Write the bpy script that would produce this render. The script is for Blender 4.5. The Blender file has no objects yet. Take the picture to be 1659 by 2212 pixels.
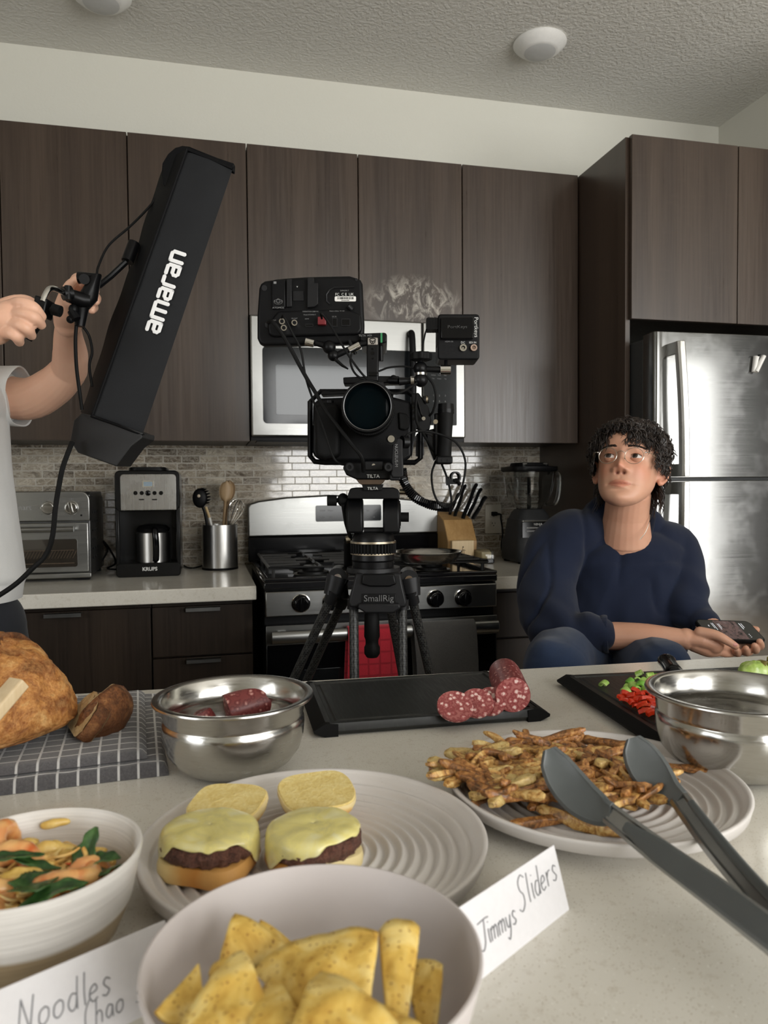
import bpy, math, random
from mathutils import Vector as V, Matrix, noise, Euler
R = math.radians
scene = bpy.context.scene
C = scene.collection
# ------------------------------------------------------------------ camera
YAW, PITCH, ROLL, FPX, CAMH = 13.3, -1.93, 0.47, 1614.0, 1.21
EYE = V((0, 0, CAMH))
rh = V((math.cos(R(YAW)), -math.sin(R(YAW)), 0))
fh = V((math.sin(R(YAW)), math.cos(R(YAW)), 0))
fw = fh*math.cos(R(PITCH)) + V((0, 0, 1))*math.sin(R(PITCH))
uh = rh.cross(fw)
cx = rh*math.cos(R(ROLL)) - uh*math.sin(R(ROLL))
cu = rh*math.sin(R(ROLL)) + uh*math.cos(R(ROLL))
cam_data = bpy.data.cameras.new('camera')
cam = bpy.data.objects.new('camera', cam_data); C.objects.link(cam)
cam.matrix_world = Matrix(((cx.x, cu.x, -fw.x, EYE.x), (cx.y, cu.y, -fw.y, EYE.y), (cx.z, cu.z, -fw.z, EYE.z), (0, 0, 0, 1)))
cam_data.sensor_fit = 'VERTICAL'; cam_data.sensor_height = 36; cam_data.lens = FPX/2212*36
cam_data.clip_start = 0.02
cam_data.dof.use_dof = True; cam_data.dof.focus_distance = 1.25; cam_data.dof.aperture_fstop = 10.5
scene.camera = cam
scene.view_settings.view_transform = 'Standard'
scene.view_settings.look = 'None'
scene.view_settings.gamma = 1.0
scene.view_settings.use_curve_mapping = False
scene.view_settings.exposure = 1.02
try: scene.cycles.max_bounces = 8; scene.cycles.use_denoising = True
except Exception: pass
# ------------------------------------------------------------------ world + daylight through the windows behind the camera, added fill at left
world = bpy.data.worlds.new('sky'); scene.world = world; world.use_nodes = True
bg = world.node_tree.nodes['Background']; bg.inputs[0].default_value = (0.80, 0.86, 0.95, 1); bg.inputs[1].default_value = 1.0
def area(name, loc, rot, sx, sy, power, col=(1, 1, 1)):
    l = bpy.data.lights.new(name, 'AREA'); l.shape = 'RECTANGLE'; l.size = sx; l.size_y = sy; l.energy = power; l.color = col
    o = bpy.data.objects.new(name, l); C.objects.link(o); o.location = loc; o.rotation_euler = [R(a) for a in rot]
    return o
DAY = (1.0, 0.985, 0.945)
area('daylight_window', (1.25, -2.26, 1.65), (90, 0, 0), 1.35, 1.55, 30, DAY)
area('daylight_patio_door', (3.65, -2.26, 1.25), (90, 0, 0), 2.15, 2.3, 70, DAY)
area('left_fill', (-3.27, -.9, 1.6), (90, 0, -90), 1.9, 1.6, 15, DAY)  # added fill from the left, brightens counter and ceiling
# ------------------------------------------------------------------ pixels -> points (1659 x 2212 frame)
def ray(px, py):
    return fw + cx*((px-829.5)/FPX) - cu*((py-1106)/FPX)
def atz(px, py, z):
    d = ray(px, py); return EYE + d*((z-CAMH)/d.z)
def atY(px, py, Y):
    d = ray(px, py); return EYE + d*(Y/d.y)
def atX(px, py, X):
    d = ray(px, py); return EYE + d*(X/d.x)
def pix(w):
    d = w-EYE; z = d.dot(fw); return (829.5+FPX*d.dot(cx)/z, 1106-FPX*d.dot(cu)/z)
def atd(px, py, dep):
    return EYE + ray(px, py)*dep
# ------------------------------------------------------------------ mesh builder
def orth(d):
    d = d.normalized(); a = V((0, 0, 1)) if abs(d.z) < .9 else V((1, 0, 0))
    x = d.cross(a).normalized(); return x, x.cross(d).normalized()
class MB:
    def __init__(s): s.v = []; s.f = []; s.m = []; s.cur = 0
    def add(s, vs, fs, T=None):
        o = len(s.v)
        s.v += [T @ V(p) if T else V(p) for p in vs]
        s.f += [tuple(i+o for i in f) for f in fs]; s.m += [s.cur]*len(fs); return s
    def box(s, a, b, T=None):
        x0, y0, z0 = a; x1, y1, z1 = b
        vs = [(x0, y0, z0), (x1, y0, z0), (x1, y1, z0), (x0, y1, z0), (x0, y0, z1), (x1, y0, z1), (x1, y1, z1), (x0, y1, z1)]
        return s.add(vs, [(0, 3, 2, 1), (4, 5, 6, 7), (0, 1, 5, 4), (1, 2, 6, 5), (2, 3, 7, 6), (3, 0, 4, 7)], T)
    def cbox(s, c, d, T=None):
        return s.box([c[i]-d[i]/2 for i in range(3)], [c[i]+d[i]/2 for i in range(3)], T)
    def prism(s, pts, lo, hi, axis='y', T=None):
        n = len(pts)
        f = {'y': lambda p, h: (p[0], h, p[1]), 'z': lambda p, h: (p[0], p[1], h), 'x': lambda p, h: (h, p[0], p[1])}[axis]
        vs = [f(p, lo) for p in pts] + [f(p, hi) for p in pts]
        fs = [tuple(range(n)), tuple(range(2*n-1, n-1, -1))] + [(i, (i+1) % n+0, (i+1) % n+n, i+n)[::-1] for i in range(n)]
        return s.add(vs, fs, T)
    def lathe(s, prof, n=48, T=None, close=False):
        vs = []; fs = []; m = len(prof)
        for i in range(n):
            a = 2*math.pi*i/n
            for r, z in prof: vs.append((r*math.cos(a), r*math.sin(a), z))
        for i in range(n):
            j = (i+1) % n
            for k in range(m-1+(1 if close else 0)):
                k2 = (k+1) % m
                fs.append((i*m+k, j*m+k, j*m+k2, i*m+k2))
        return s.add(vs, fs, T)
    def tube(s, pts, r, n=10, cap=True, flat=1.0, loop=False):
        pts = [V(p) for p in pts]; m = len(pts)
        if not isinstance(r, (list, tuple)): r = [r]*m
        vs = []; fs = []
        x, y = orth(pts[1]-pts[0])
        for i, p in enumerate(pts):
            if loop: d = pts[(i+1) % m]-pts[i-1]
            else: d = pts[min(i+1, m-1)]-pts[max(i-1, 0)]
            if d.length < 1e-9: d = V((0, 0, 1))
            d.normalize()
            x = (x - d*x.dot(d)).normalized(); y = d.cross(x)
            for k in range(n):
                a = 2*math.pi*k/n
                vs.append(p + x*(math.cos(a)*r[i]) + y*(math.sin(a)*r[i]*flat))
        for i in range(m if loop else m-1):
            j = (i+1) % m
            for k in range(n):
                l = (k+1) % n
                fs.append((i*n+k, i*n+l, j*n+l, j*n+k))
        if cap and not loop:
            fs.append(tuple(range(n))[::-1]); fs.append(tuple((m-1)*n+k for k in range(n)))
        return s.add(vs, fs)
    def cyl(s, a, b, r, r2=None, n=24):
        return s.tube([a, b], [r, r if r2 is None else r2], n)
    def ell(s, c, rad, T=None, nu=20, nv=12):
        vs = [(c[0], c[1], c[2]-rad[2])]; fs = []
        for j in range(1, nv):
            t = math.pi*j/nv - math.pi/2
            for i in range(nu):
                a = 2*math.pi*i/nu
                vs.append((c[0]+rad[0]*math.cos(t)*math.cos(a), c[1]+rad[1]*math.cos(t)*math.sin(a), c[2]+rad[2]*math.sin(t)))
        vs.append((c[0], c[1], c[2]+rad[2])); top = len(vs)-1
        for i in range(nu):
            k = (i+1) % nu
            fs.append((0, 1+k, 1+i)); fs.append((top, 1+(nv-2)*nu+i, 1+(nv-2)*nu+k))
            for j in range(nv-2): fs.append((1+j*nu+i, 1+j*nu+k, 1+(j+1)*nu+k, 1+(j+1)*nu+i))
        return s.add(vs, fs, T)
    def loft(s, rings, cap=True, T=None, closed=True):
        n = len(rings[0]); vs = [p for r in rings for p in r]; fs = []
        for i in range(len(rings)-1):
            for k in range(n if closed else n-1):
                l = (k+1) % n; fs.append((i*n+k, i*n+l, (i+1)*n+l, (i+1)*n+k))
        if cap and closed: fs.append(tuple(range(n))[::-1]); fs.append(tuple((len(rings)-1)*n+k for k in range(n)))
        return s.add(vs, fs, T)
    def grid(s, fn, nu, nv):
        vs = [fn(i/nu, j/nv) for j in range(nv+1) for i in range(nu+1)]
        fs = [(j*(nu+1)+i, j*(nu+1)+i+1, (j+1)*(nu+1)+i+1, (j+1)*(nu+1)+i) for j in range(nv) for i in range(nu)]
        return s.add(vs, fs)
    def build(s, name, mats, parent=None, smooth=True, bevel=0, seg=2, sub=0, solid=0, angle=35, T=None):
        me = bpy.data.meshes.new(name)
        me.from_pydata([tuple(T @ p) if T else tuple(p) for p in s.v], [], s.f)
        if not isinstance(mats, (list, tuple)): mats = [mats]
        for m in mats: me.materials.append(m)
        for i, p in enumerate(me.polygons): p.material_index = s.m[i] if len(mats) > 1 else 0
        o = bpy.data.objects.new(name, me); C.objects.link(o)
        if parent: o.parent = parent
        import bmesh
        bm = bmesh.new(); bm.from_mesh(me); bmesh.ops.recalc_face_normals(bm, faces=bm.faces); bm.to_mesh(me); bm.free()
        if smooth:
            for p in me.polygons: p.use_smooth = True
            me.set_sharp_from_angle(angle=R(angle))
        if solid: md = o.modifiers.new('solid', 'SOLIDIFY'); md.thickness = solid; md.offset = 0
        if bevel: md = o.modifiers.new('bevel', 'BEVEL'); md.width = bevel; md.segments = seg; md.limit_method = 'ANGLE'; md.angle_limit = R(40); md.harden_normals = False
        if sub: md = o.modifiers.new('sub', 'SUBSURF'); md.levels = sub; md.render_levels = sub
        return o
def rrect(x0, z0, x1, z1, r, n=5):
    out = []
    for cx_, cz_, a0 in ((x1-r, z1-r, 0), (x0+r, z1-r, 90), (x0+r, z0+r, 180), (x1-r, z0+r, 270)):
        for i in range(n+1):
            a = R(a0+90*i/n); out.append((cx_+r*math.cos(a), cz_+r*math.sin(a)))
    return out
def bez(pts, n=8):
    """Catmull-Rom curve through the points"""
    P = [V(p) for p in pts]; P = [P[0]*2-P[1]] + P + [P[-1]*2-P[-2]]; out = []
    for i in range(1, len(P)-2):
        a, b, c, d = P[i-1:i+3]
        for k in range(n):
            t = k/n
            out.append(0.5*((2*b)+(c-a)*t+(2*a-5*b+4*c-d)*t*t+(3*b-a-3*c+d)*t**3))
    out.append(P[-2]); return out
# ------------------------------------------------------------------ naming
def tag(o, label=None, cat=None, group=None, kind=None):
    if label: o['label'] = label
    if cat: o['category'] = cat
    if group: o['group'] = group
    if kind: o['kind'] = kind
    return o
def thing(name, label, cat, loc=(0, 0, 0), rz=0, group=None, kind=None):
    o = bpy.data.objects.new(name, None); C.objects.link(o); o.empty_display_size = .05
    o.location = loc; o.rotation_euler = (0, 0, rz)
    return tag(o, label, cat, group, kind)
def struct(o, label=None): o['kind'] = 'structure'; return tag(o, label)
class Frame:
    """a local frame standing at a point; turns world points into it"""
    def __init__(s, loc, rz): s.loc = V(loc); s.rz = rz; s.M = Matrix.Translation(s.loc) @ Matrix.Rotation(rz, 4, 'Z'); s.I = s.M.inverted()
    def l(s, w): return s.I @ w
    def d(s, px, py, dep): return s.I @ atd(px, py, dep)
def text(s, size, loc, rot, material, parent, name='lettering', depth=.0004, align='CENTER', sx=1.0, shear=0, bold=0):
    c = bpy.data.curves.new(name, 'FONT'); c.body = s; c.size = size; c.extrude = depth; c.align_x = align; c.align_y = 'CENTER'; c.shear = shear; c.offset = bold
    c.resolution_u = 3
    o = bpy.data.objects.new('tmp', c); C.objects.link(o)
    bpy.context.view_layer.update()
    me = bpy.data.meshes.new_from_object(o.evaluated_get(bpy.context.evaluated_depsgraph_get()))
    bpy.data.objects.remove(o); bpy.data.curves.remove(c)
    me.name = name; me.materials.clear(); me.materials.append(material)
    o = bpy.data.objects.new(name, me); C.objects.link(o); o.parent = parent
    o.location = loc; o.rotation_euler = rot; o.scale = (sx, 1, 1)
    return o
# ------------------------------------------------------------------ materials
def srgb(r, g, b):
    f = lambda c: (c/255/12.92) if c/255 <= .04045 else ((c/255+.055)/1.055)**2.4
    return (f(r), f(g), f(b), 1)
class Mat:
    def __init__(s, name):
        s.m = bpy.data.materials.new(name); s.m.use_nodes = True; s.nt = s.m.node_tree; s.b = s.nt.nodes['Principled BSDF']; s.tc = None
    def n(s, t, **kw):
        nd = s.nt.nodes.new(t)
        for k, v in kw.items():
            if hasattr(nd, k): setattr(nd, k, v)
        return nd
    def co(s, scale=(1, 1, 1), loc=(0, 0, 0), rot=(0, 0, 0)):
        if not s.tc: s.tc = s.n('ShaderNodeTexCoord')
        mp = s.n('ShaderNodeMapping'); s.nt.links.new(s.tc.outputs['Object'], mp.inputs[0])
        mp.inputs['Scale'].default_value = scale; mp.inputs['Location'].default_value = loc; mp.inputs['Rotation'].default_value = rot
        return mp.outputs[0]
    def noise(s, scale, detail=3, rough=.5, co=None, dist=0):
        t = s.n('ShaderNodeTexNoise'); s.nt.links.new(co or s.co(), t.inputs['Vector'])
        t.inputs['Scale'].default_value = scale; t.inputs['Detail'].default_value = detail; t.inputs['Roughness'].default_value = rough; t.inputs['Distortion'].default_value = dist
        return t.outputs[0]
    def vor(s, scale, co=None, feature='F1', out=0, rnd=1):
        t = s.n('ShaderNodeTexVoronoi'); t.feature = feature; s.nt.links.new(co or s.co(), t.inputs['Vector']); t.inputs['Scale'].default_value = scale
        t.inputs['Randomness'].default_value = rnd
        return t.outputs[out]
    def wave(s, scale, co=None, dist=0, kind='BANDS', direc='X', dscale=1, prof='SIN'):
        t = s.n('ShaderNodeTexWave'); t.wave_type = kind; t.wave_profile = prof
        if kind == 'BANDS': t.bands_direction = direc
        s.nt.links.new(co or s.co(), t.inputs['Vector']); t.inputs['Scale'].default_value = scale; t.inputs['Distortion'].default_value = dist; t.inputs['Detail Scale'].default_value = dscale
        return t.outputs['Fac']
    def ramp(s, fac, stops, interp='LINEAR'):
        t = s.n('ShaderNodeValToRGB'); s.nt.links.new(fac, t.inputs[0]); t.color_ramp.interpolation = interp
        e = t.color_ramp.elements
        while len(e) < len(stops): e.new(.5)
        for i, (p, c) in enumerate(stops):
            e[i].position = p; e[i].color = c if isinstance(c, (tuple, list)) else (c, c, c, 1)
        return t.outputs[0]
    def mix(s, fac, a, b, mode='MIX'):
        t = s.n('ShaderNodeMix'); t.data_type = 'RGBA'; t.blend_type = mode
        for sock, v in ((t.inputs[0], fac), (t.inputs[6], a), (t.inputs[7], b)):
            if isinstance(v, bpy.types.NodeSocket): s.nt.links.new(v, sock)
            else: sock.default_value = v
        return t.outputs[2]
    def math(s, op, a, b=0, c=0):
        t = s.n('ShaderNodeMath'); t.operation = op
        for sock, v in zip(t.inputs, (a, b, c)):
            if isinstance(v, bpy.types.NodeSocket): s.nt.links.new(v, sock)
            else: sock.default_value = v
        return t.outputs[0]
    def set(s, **kw):
        for k, v in kw.items():
            sock = s.b.inputs[{'base': 'Base Color', 'rough': 'Roughness', 'metal': 'Metallic', 'coat': 'Coat Weight', 'coatr': 'Coat Roughness', 'sss': 'Subsurface Weight', 'sssr': 'Subsurface Radius', 'ssss': 'Subsurface Scale', 'trans': 'Transmission Weight', 'ior': 'IOR', 'spec': 'Specular IOR Level', 'emit': 'Emission Color', 'emits': 'Emission Strength', 'alpha': 'Alpha', 'sheen': 'Sheen Weight', 'aniso': 'Anisotropic'}[k]]
            if isinstance(v, bpy.types.NodeSocket): s.nt.links.new(v, sock)
            else: sock.default_value = v
        return s
    def bump(s, h, strength=.3, dist=.001):
        t = s.n('ShaderNodeBump'); s.nt.links.new(h, t.inputs['Height']); t.inputs['Strength'].default_value = strength; t.inputs['Distance'].default_value = dist
        s.nt.links.new(t.outputs[0], s.b.inputs['Normal']); return s
def plain(name, col, rough=.5, metal=0, vs=60, var=.12, bs=0, bd=.0005, **kw):
    """procedural plain: a colour with fine mottling and optional bump"""
    m = Mat(name); c = tuple(col)
    lo = tuple(x*(1-var) for x in c[:3])+(1,); hi = tuple(min(1, x*(1+var)) for x in c[:3])+(1,)
    nz = m.noise(vs, 4, .6)
    m.set(base=m.ramp(nz, [(.3, lo), (.7, hi)]), rough=rough, metal=metal, **kw)
    if bs: m.bump(m.noise(bs, 4, .6), .6, bd)
    return m.m
# ------------------------------------------------------------------ shared materials
def wood(name, c0, c1, c2, rough=.31, spec=.55):
    m = Mat(name)
    bands = m.noise(1, 2, .5, m.co((9, 9, .05)))
    grain = m.noise(1, 5, .65, m.co((120, 120, 3.0)))
    fig = m.noise(1, 3, .6, m.co((18, 18, 60)))
    c = m.ramp(bands, [(.38, c0), (.5, c1), (.62, c2)])
    c = m.mix(.45, c, m.ramp(grain, [(.35, c0), (.65, c2)]))
    c = m.mix(m.math('MULTIPLY', m.ramp(fig, [(.55, 0.0), (.75, 1.0)]), .16), c, c2)
    m.set(base=c, rough=m.ramp(grain, [(.3, rough-.04), (.7, rough+.07)]), spec=spec)
    m.bump(grain, .25, .0004); return m.m
W_UP = wood('dark_wood_laminate', srgb(44, 33, 26), srgb(56, 44, 35), srgb(68, 55, 45))
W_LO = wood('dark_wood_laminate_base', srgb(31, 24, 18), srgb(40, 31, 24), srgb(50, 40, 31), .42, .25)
def smudge_glint_wood():
    m = Mat('dark_wood_laminate_smudge_glint'); m.m.node_tree.nodes.remove(m.b)
    src = W_UP.copy(); src.name = 'dark_wood_laminate_smudge_glint'; bpy.data.materials.remove(m.m)
    s = Mat.__new__(Mat); s.m = src; s.nt = src.node_tree; s.b = s.nt.nodes['Principled BSDF']; s.tc = None
    # greasy smudge low on the door, its highlights painted in as pale streaks
    tc = s.co((1, 1, 1))
    g = s.n('ShaderNodeTexGradient'); g.gradient_type = 'SPHERICAL'
    pc = atY(895, 655, 2.58)
    s.nt.links.new(s.co((5.2, 1, 9.5), (-pc.x*5.2, -pc.y, -pc.z*9.5)), g.inputs[0])
    st = s.noise(1, 5, .7, s.co((22, 1, 12), rot=(0, R(25), 0)), dist=1.5)
    mk = s.math('MULTIPLY', s.ramp(g.outputs[1], [(0, 0.0), (.5, 1.0)]), s.ramp(st, [(.47, 0.0), (.62, 1.0)]))
    old = s.b.inputs['Base Color'].links[0].from_socket
    s.set(base=s.mix(s.math('MULTIPLY', mk, .62), old, srgb(190, 184, 172)))
    return src
def steel(name, col=(.28, .28, .27), rough=.30, axis=(3, 3, 900), smudge=True, amp=.035):
    m = Mat(name); br = m.noise(1, 3, .6, m.co(axis)); sm = m.noise(7, 4, .6)
    r = m.ramp(br, [(.3, rough-amp), (.7, rough+amp)])
    if smudge: r = m.mix(m.ramp(sm, [(.5, 0.0), (.72, .5)]), r, (rough+.16,)*3+(1,))
    m.set(base=m.ramp(br, [(.3, tuple(c*.96 for c in col)+(1,)), (.7, tuple(min(1, c*1.05) for c in col)+(1,))]), metal=1.0, rough=r)
    m.bump(br, .04, .0001); return m.m
ST_H = steel('brushed_steel')                                   # brushed across
ST_V = steel('brushed_steel_upright', (.50, .49, .47), axis=(260, 260, 2))
ST_FR = steel('fridge_steel', (.17, .17, .165), .15, (3, 3, 900))
ST_BOWL = steel('bowl_steel', (.50, .49, .465), .2, (60, 60, 400), amp=.07)
CHROME = plain('chrome', (.75, .74, .72), .09, 1.0, var=.03)
BLK = plain('black_plastic', (.0045, .0045, .005), .42, spec=.14, bs=900, bd=.0001)
BLK_G = plain('glossy_black', (.003, .003, .0035), .13, spec=.28)
BLK_M = plain('matte_black_metal', (.006, .006, .006), .45, .1, spec=.2, bs=700, bd=.00012)
RUBBER = plain('black_rubber', (.006, .006, .006), .6, spec=.12, bs=500, bd=.0002)
DGREY = plain('dark_grey_plastic', (.028, .029, .031), .45, spec=.25)
WHT = plain('white_plastic', (.72, .71, .68), .4, var=.04)
INK = plain('white_print', (.55, .55, .53), .5, var=.03)
INK_D = plain('dim_print', (.18, .18, .18), .5, var=.03)
GLASS_D = plain('dark_glass', (.01, .011, .012), .05, var=.05, coat=1.0)
def glass(name, col=(1, 1, 1, 1), rough=.02):
    m = Mat(name); m.set(base=m.ramp(m.noise(3), [(.3, col), (.7, tuple(c*.97 for c in col[:3])+(1,))]), rough=rough, trans=1.0, ior=1.45); return m.m
CLEAR = glass('clear_plastic', (.8, .82, .82, 1))
def quartz(name):
    m = Mat(name)
    sp = m.vor(380); n1 = m.noise(90, 4, .7); n2 = m.noise(8, 3)
    base = m.ramp(n2, [(.3, srgb(214, 210, 199)), (.7, srgb(222, 218, 208))])
    c = m.mix(m.ramp(sp, [(.12, 1.0), (.2, 0.0)]), base, srgb(176, 164, 146))
    c = m.mix(m.ramp(m.vor(170), [(.07, .75), (.13, 0.0)]), c, srgb(240, 238, 230))
    c = m.mix(m.math('MULTIPLY', m.ramp(n1, [(.56, 0.0), (.66, 1.0)]), .35), c, srgb(188, 178, 162))
    m.set(base=c, rough=.17, spec=.5); return m.m
QUARTZ = quartz('speckled_quartz')
def paint(name, col, bs, bd, st):
    m = Mat(name); nz = m.noise(bs, 3, .55)
    m.set(base=m.ramp(m.noise(1.5, 2), [(.3, tuple(c*.985 for c in col[:3])+(1,)), (.7, col)]), rough=.75, spec=.25)
    m.bump(m.ramp(nz, [(.42, 0.0), (.6, 1.0)]), st, bd); return m.m
WALLP = paint('wall_paint', srgb(208, 206, 195), 120, .0008, .25)
CEILP = paint('textured_ceiling_paint', srgb(214, 212, 205), 75, .0025, .5)
SIDEP = paint('darkened_side_wall', srgb(58, 57, 55), 120, .0008, .25)  # unseen wall, darkened so the fridge reflects grey on its right
FLOORM = wood('floor_planks', srgb(140, 124, 104), srgb(158, 140, 118), srgb(172, 154, 132), .45)
def tiles():
    m = Mat('shell_glass_mosaic')
    sw = m.n('ShaderNodeSeparateXYZ'); m.nt.links.new(m.co(), sw.inputs[0])
    cb = m.n('ShaderNodeCombineXYZ'); m.nt.links.new(sw.outputs[0], cb.inputs[0]); m.nt.links.new(sw.outputs[2], cb.inputs[1])
    b = m.n('ShaderNodeTexBrick'); m.nt.links.new(cb.outputs[0], b.inputs[0])
    b.offset = .37; b.squash = .62; b.squash_frequency = 3; b.offset_frequency = 2
    for k, v in (('Scale', 1.0), ('Mortar Size', .0021), ('Mortar Smooth', .1), ('Bias', 0), ('Brick Width', .108), ('Row Height', .0272)): b.inputs[k].default_value = v
    b.inputs['Color1'].default_value = (0, 0, 0, 1); b.inputs['Color2'].default_value = (1, 1, 1, 1); b.inputs['Mortar'].default_value = (.5, .5, .5, 1)
    # shifted swirl per tile
    off = m.n('ShaderNodeVectorMath'); off.operation = 'MULTIPLY_ADD'; m.nt.links.new(b.outputs[0], off.inputs[0]); off.inputs[1].default_value = (3, 7, 5); m.nt.links.new(m.co((1, 1, 2.2)), off.inputs[2])
    sw1 = m.noise(11, 3, .55, off.outputs[0], 2.2); sw2 = m.noise(26, 2, .5, off.outputs[0], 3.0)
    tone = m.ramp(b.outputs[0], [(0, srgb(52, 42, 34)), (.2, srgb(112, 98, 82)), (.4, srgb(168, 156, 136)), (.58, srgb(72, 60, 50)), (.8, srgb(200, 190, 172)), (1, srgb(124, 106, 82))])
    swc = m.ramp(sw1, [(.32, srgb(58, 48, 40)), (.44, srgb(140, 128, 112)), (.5, srgb(208, 200, 184)), (.56, srgb(96, 80, 62)), (.64, srgb(180, 170, 152)), (.72, srgb(84, 72, 60))])
    c = m.mix(.5, tone, swc); c = m.mix(m.math('MULTIPLY', m.ramp(sw2, [(.48, 0.0), (.5, 1.0), (.54, 0.0)]), .45), c, srgb(225, 220, 208))
    c = m.mix(b.outputs[1], c, srgb(186, 180, 168))
    m.set(base=c, rough=m.ramp(b.outputs[1], [(0, .14), (1, .7)]), coat=m.ramp(b.outputs[1], [(0, .7), (1, 0.0)]), coatr=.05)
    h = m.math('ADD', m.math('MULTIPLY', b.outputs[1], -1.0), m.math('MULTIPLY', m.noise(30, 2), .25))
    m.bump(h, .5, .0012); return m.m
TILE = tiles()
# ------------------------------------------------------------------ room shell
ZC = 2.79; YB = 2.93; CT = 0.914
XL, XR, XR2, YF, YJ = -3.2, 2.23, 4.8, -2.2, 1.75
def wallbox(name, a, b, m, label=None):
    return struct(MB().box(a, b).build(name, m, smooth=False), label)
wallbox('floor', (XL, YF, -.1), (XR2, YB, 0), FLOORM, 'brown wood plank kitchen floor')
wallbox('ceiling', (XL, YF, ZC), (XR2, YB, ZC+.1), CEILP, 'orange-peel textured off-white ceiling')
wallbox('wall_back', (XL, YB, 0), (XR+.1, YB+.12, ZC), WALLP, 'cream painted wall above the cabinets')
wallbox('wall_right', (XR, YJ, 0), (XR+.12, YB, ZC), WALLP, 'cream wall beside the fridge')
wallbox('wall_corner', (XR+.12, YJ, 0), (XR2, YJ+.12, ZC), WALLP)
def wall_with_holes(name, axis, pos, lo, hi, holes, th=.12):
    mb = MB(); xs = sorted({lo, hi} | {h[0] for h in holes} | {h[1] for h in holes})
    for a, b in zip(xs, xs[1:]):
        cut = [h for h in holes if h[0] <= a and h[1] >= b]
        segs = [(0, ZC)]
        for h in cut: segs = [(0, h[2]), (h[3], ZC)]
        for z0, z1 in segs:
            if z1-z0 > .001:
                if axis == 'y': mb.box((a, pos-th, z0), (b, pos, z1))
                else: mb.box((pos, a, z0), (pos+th, b, z1))
    return struct(mb.build(name, WALLP, smooth=False))
wall_with_holes('wall_rear', 'y', YF, XL, XR2, [(.55, 1.95, .85, 2.45), (2.55, 4.75, .05, 2.45)])
wallbox('wall_side', (XR2, YF-.12, 0), (XR2+.12, YJ+.12, ZC), SIDEP)
def window(n, axis, pos, a, b, z0, z1, mull, blinds=False):
    fr = MB(); t = .05
    def bx(x0, x1, za, zb, d0, d1, mb=fr):
        if axis == 'y': mb.box((x0, pos+d0, za), (x1, pos+d1, zb))
        else: mb.box((pos+d0, x0, za), (pos+d1, x1, zb))
    s = -1 if axis == 'y' else 1
    d0, d1 = sorted((s*.05, s*.11))
    bx(a, b, z0, z0+t, d0, d1); bx(a, b, z1-t, z1, d0, d1); bx(a, a+t, z0+t, z1-t, d0, d1); bx(b-t, b, z0+t, z1-t, d0, d1)
    for k in range(1, mull): x = a+(b-a)*k/mull; bx(x-t/2, x+t/2, z0+t, z1-t, d0, d1)
    w = struct(fr.build('window_%d' % n, WHT, smooth=False)); 
    if blinds:
        bl = MB(); z = z0+.07
        while z < z1-.06:
            bx(a+.06, b-.06, z, z+.03, s*.02 if s > 0 else -.024, s*.024 if s > 0 else -.02, bl); z += .05
        o = bl.build('blinds', WHT, w, smooth=False)
    return w
def wall_left_():
    mb = MB()
    for y0_, y1_, z0_, z1_ in ((YF-.12, -1.9, 0, ZC), (.1, YB, 0, ZC), (-1.9, .1, 0, .75), (-1.9, .1, 2.45, ZC)): mb.box((XL-.12, y0_, z0_), (XL, y1_, z1_))
    struct(mb.build('wall_left', WALLP, smooth=False))
wall_left_()
window(4, 'x', XL-.16, -1.9, .1, .75, 2.45, 2)  # frame of the added left opening, invented for the fill
window(1, 'y', YF, .55, 1.95, .85, 2.45, 1, False)
window(2, 'y', YF, 2.55, 4.75, .05, 2.45, 2)
# ------------------------------------------------------------------ cabinets
YU = 2.58            # face of the upper doors
def upper_cab(label, x0, x1, z0, z1, n, yface=YU, mats=None, panel=False):
    t = thing('upper_cabinet', label, 'cabinet', ((x0+x1)/2, yface, z0), 0, 'dark wood wall cabinets')
    w = (x1-x0)/2; H = z1-z0; dep = YB-yface
    MB().box((-w+.001, .022, 0), (w-.001, dep-.002, H)).build('body', W_LO, t, smooth=False)
    for k in range(n):
        a = -w+2*w*k/n+.0018; b = -w+2*w*(k+1)/n-.0018
        # door meshes are built around the world x so that the grain differs
        o = MB().box((a, 0, -.004), (b, .019, H+.002)).build('door', (mats or [W_UP]*n)[k], t, bevel=.0012)
    return t
XD = [-.6301-.381, -.2490-.381-.0]
x0 = atY(536, 600, YU).x
S = [x0-.762-.381, x0-.762, x0-.381, x0, x0+.381, x0+.762, x0+.762+.459]
ZT = 2.362; ZB = 1.372
SMUDGE_GLINT = smudge_glint_wood()
upper_cab('dark wood wall cabinet cut by the left frame edge', S[0]-.381, S[1], ZB, ZT, 2)
upper_cab('wide dark wood wall cabinet with two doors behind the tube light', S[1], S[3], ZB, ZT, 2)
zm = atY(900, 697, YU).z
# doors of the microwave cabinet: grain offset objects, smudge in world-like coordinates
t = thing('upper_cabinet', 'short dark wood cabinet above the microwave with a smudge and its painted highlights on the door', 'cabinet', (0, 0, 0), 0, 'dark wood wall cabinets')
MB().box((S[3]+.001, YU+.022, zm+.004), (S[5]-.001, YB-.002, ZT)).build('body', W_LO, t, smooth=False)
MB().box((S[3]+.0018, YU, zm), (S[4]-.0018, YU+.019, ZT+.002)).build('door', W_UP, t, bevel=.0012)
MB().box((S[4]+.0018, YU, zm), (S[5]-.0018, YU+.019, ZT+.002)).build('door', SMUDGE_GLINT, t, bevel=.0012)
upper_cab('single door dark wood wall cabinet above the blender', S[5], S[6]-.002, ZB, ZT, 1)
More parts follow.
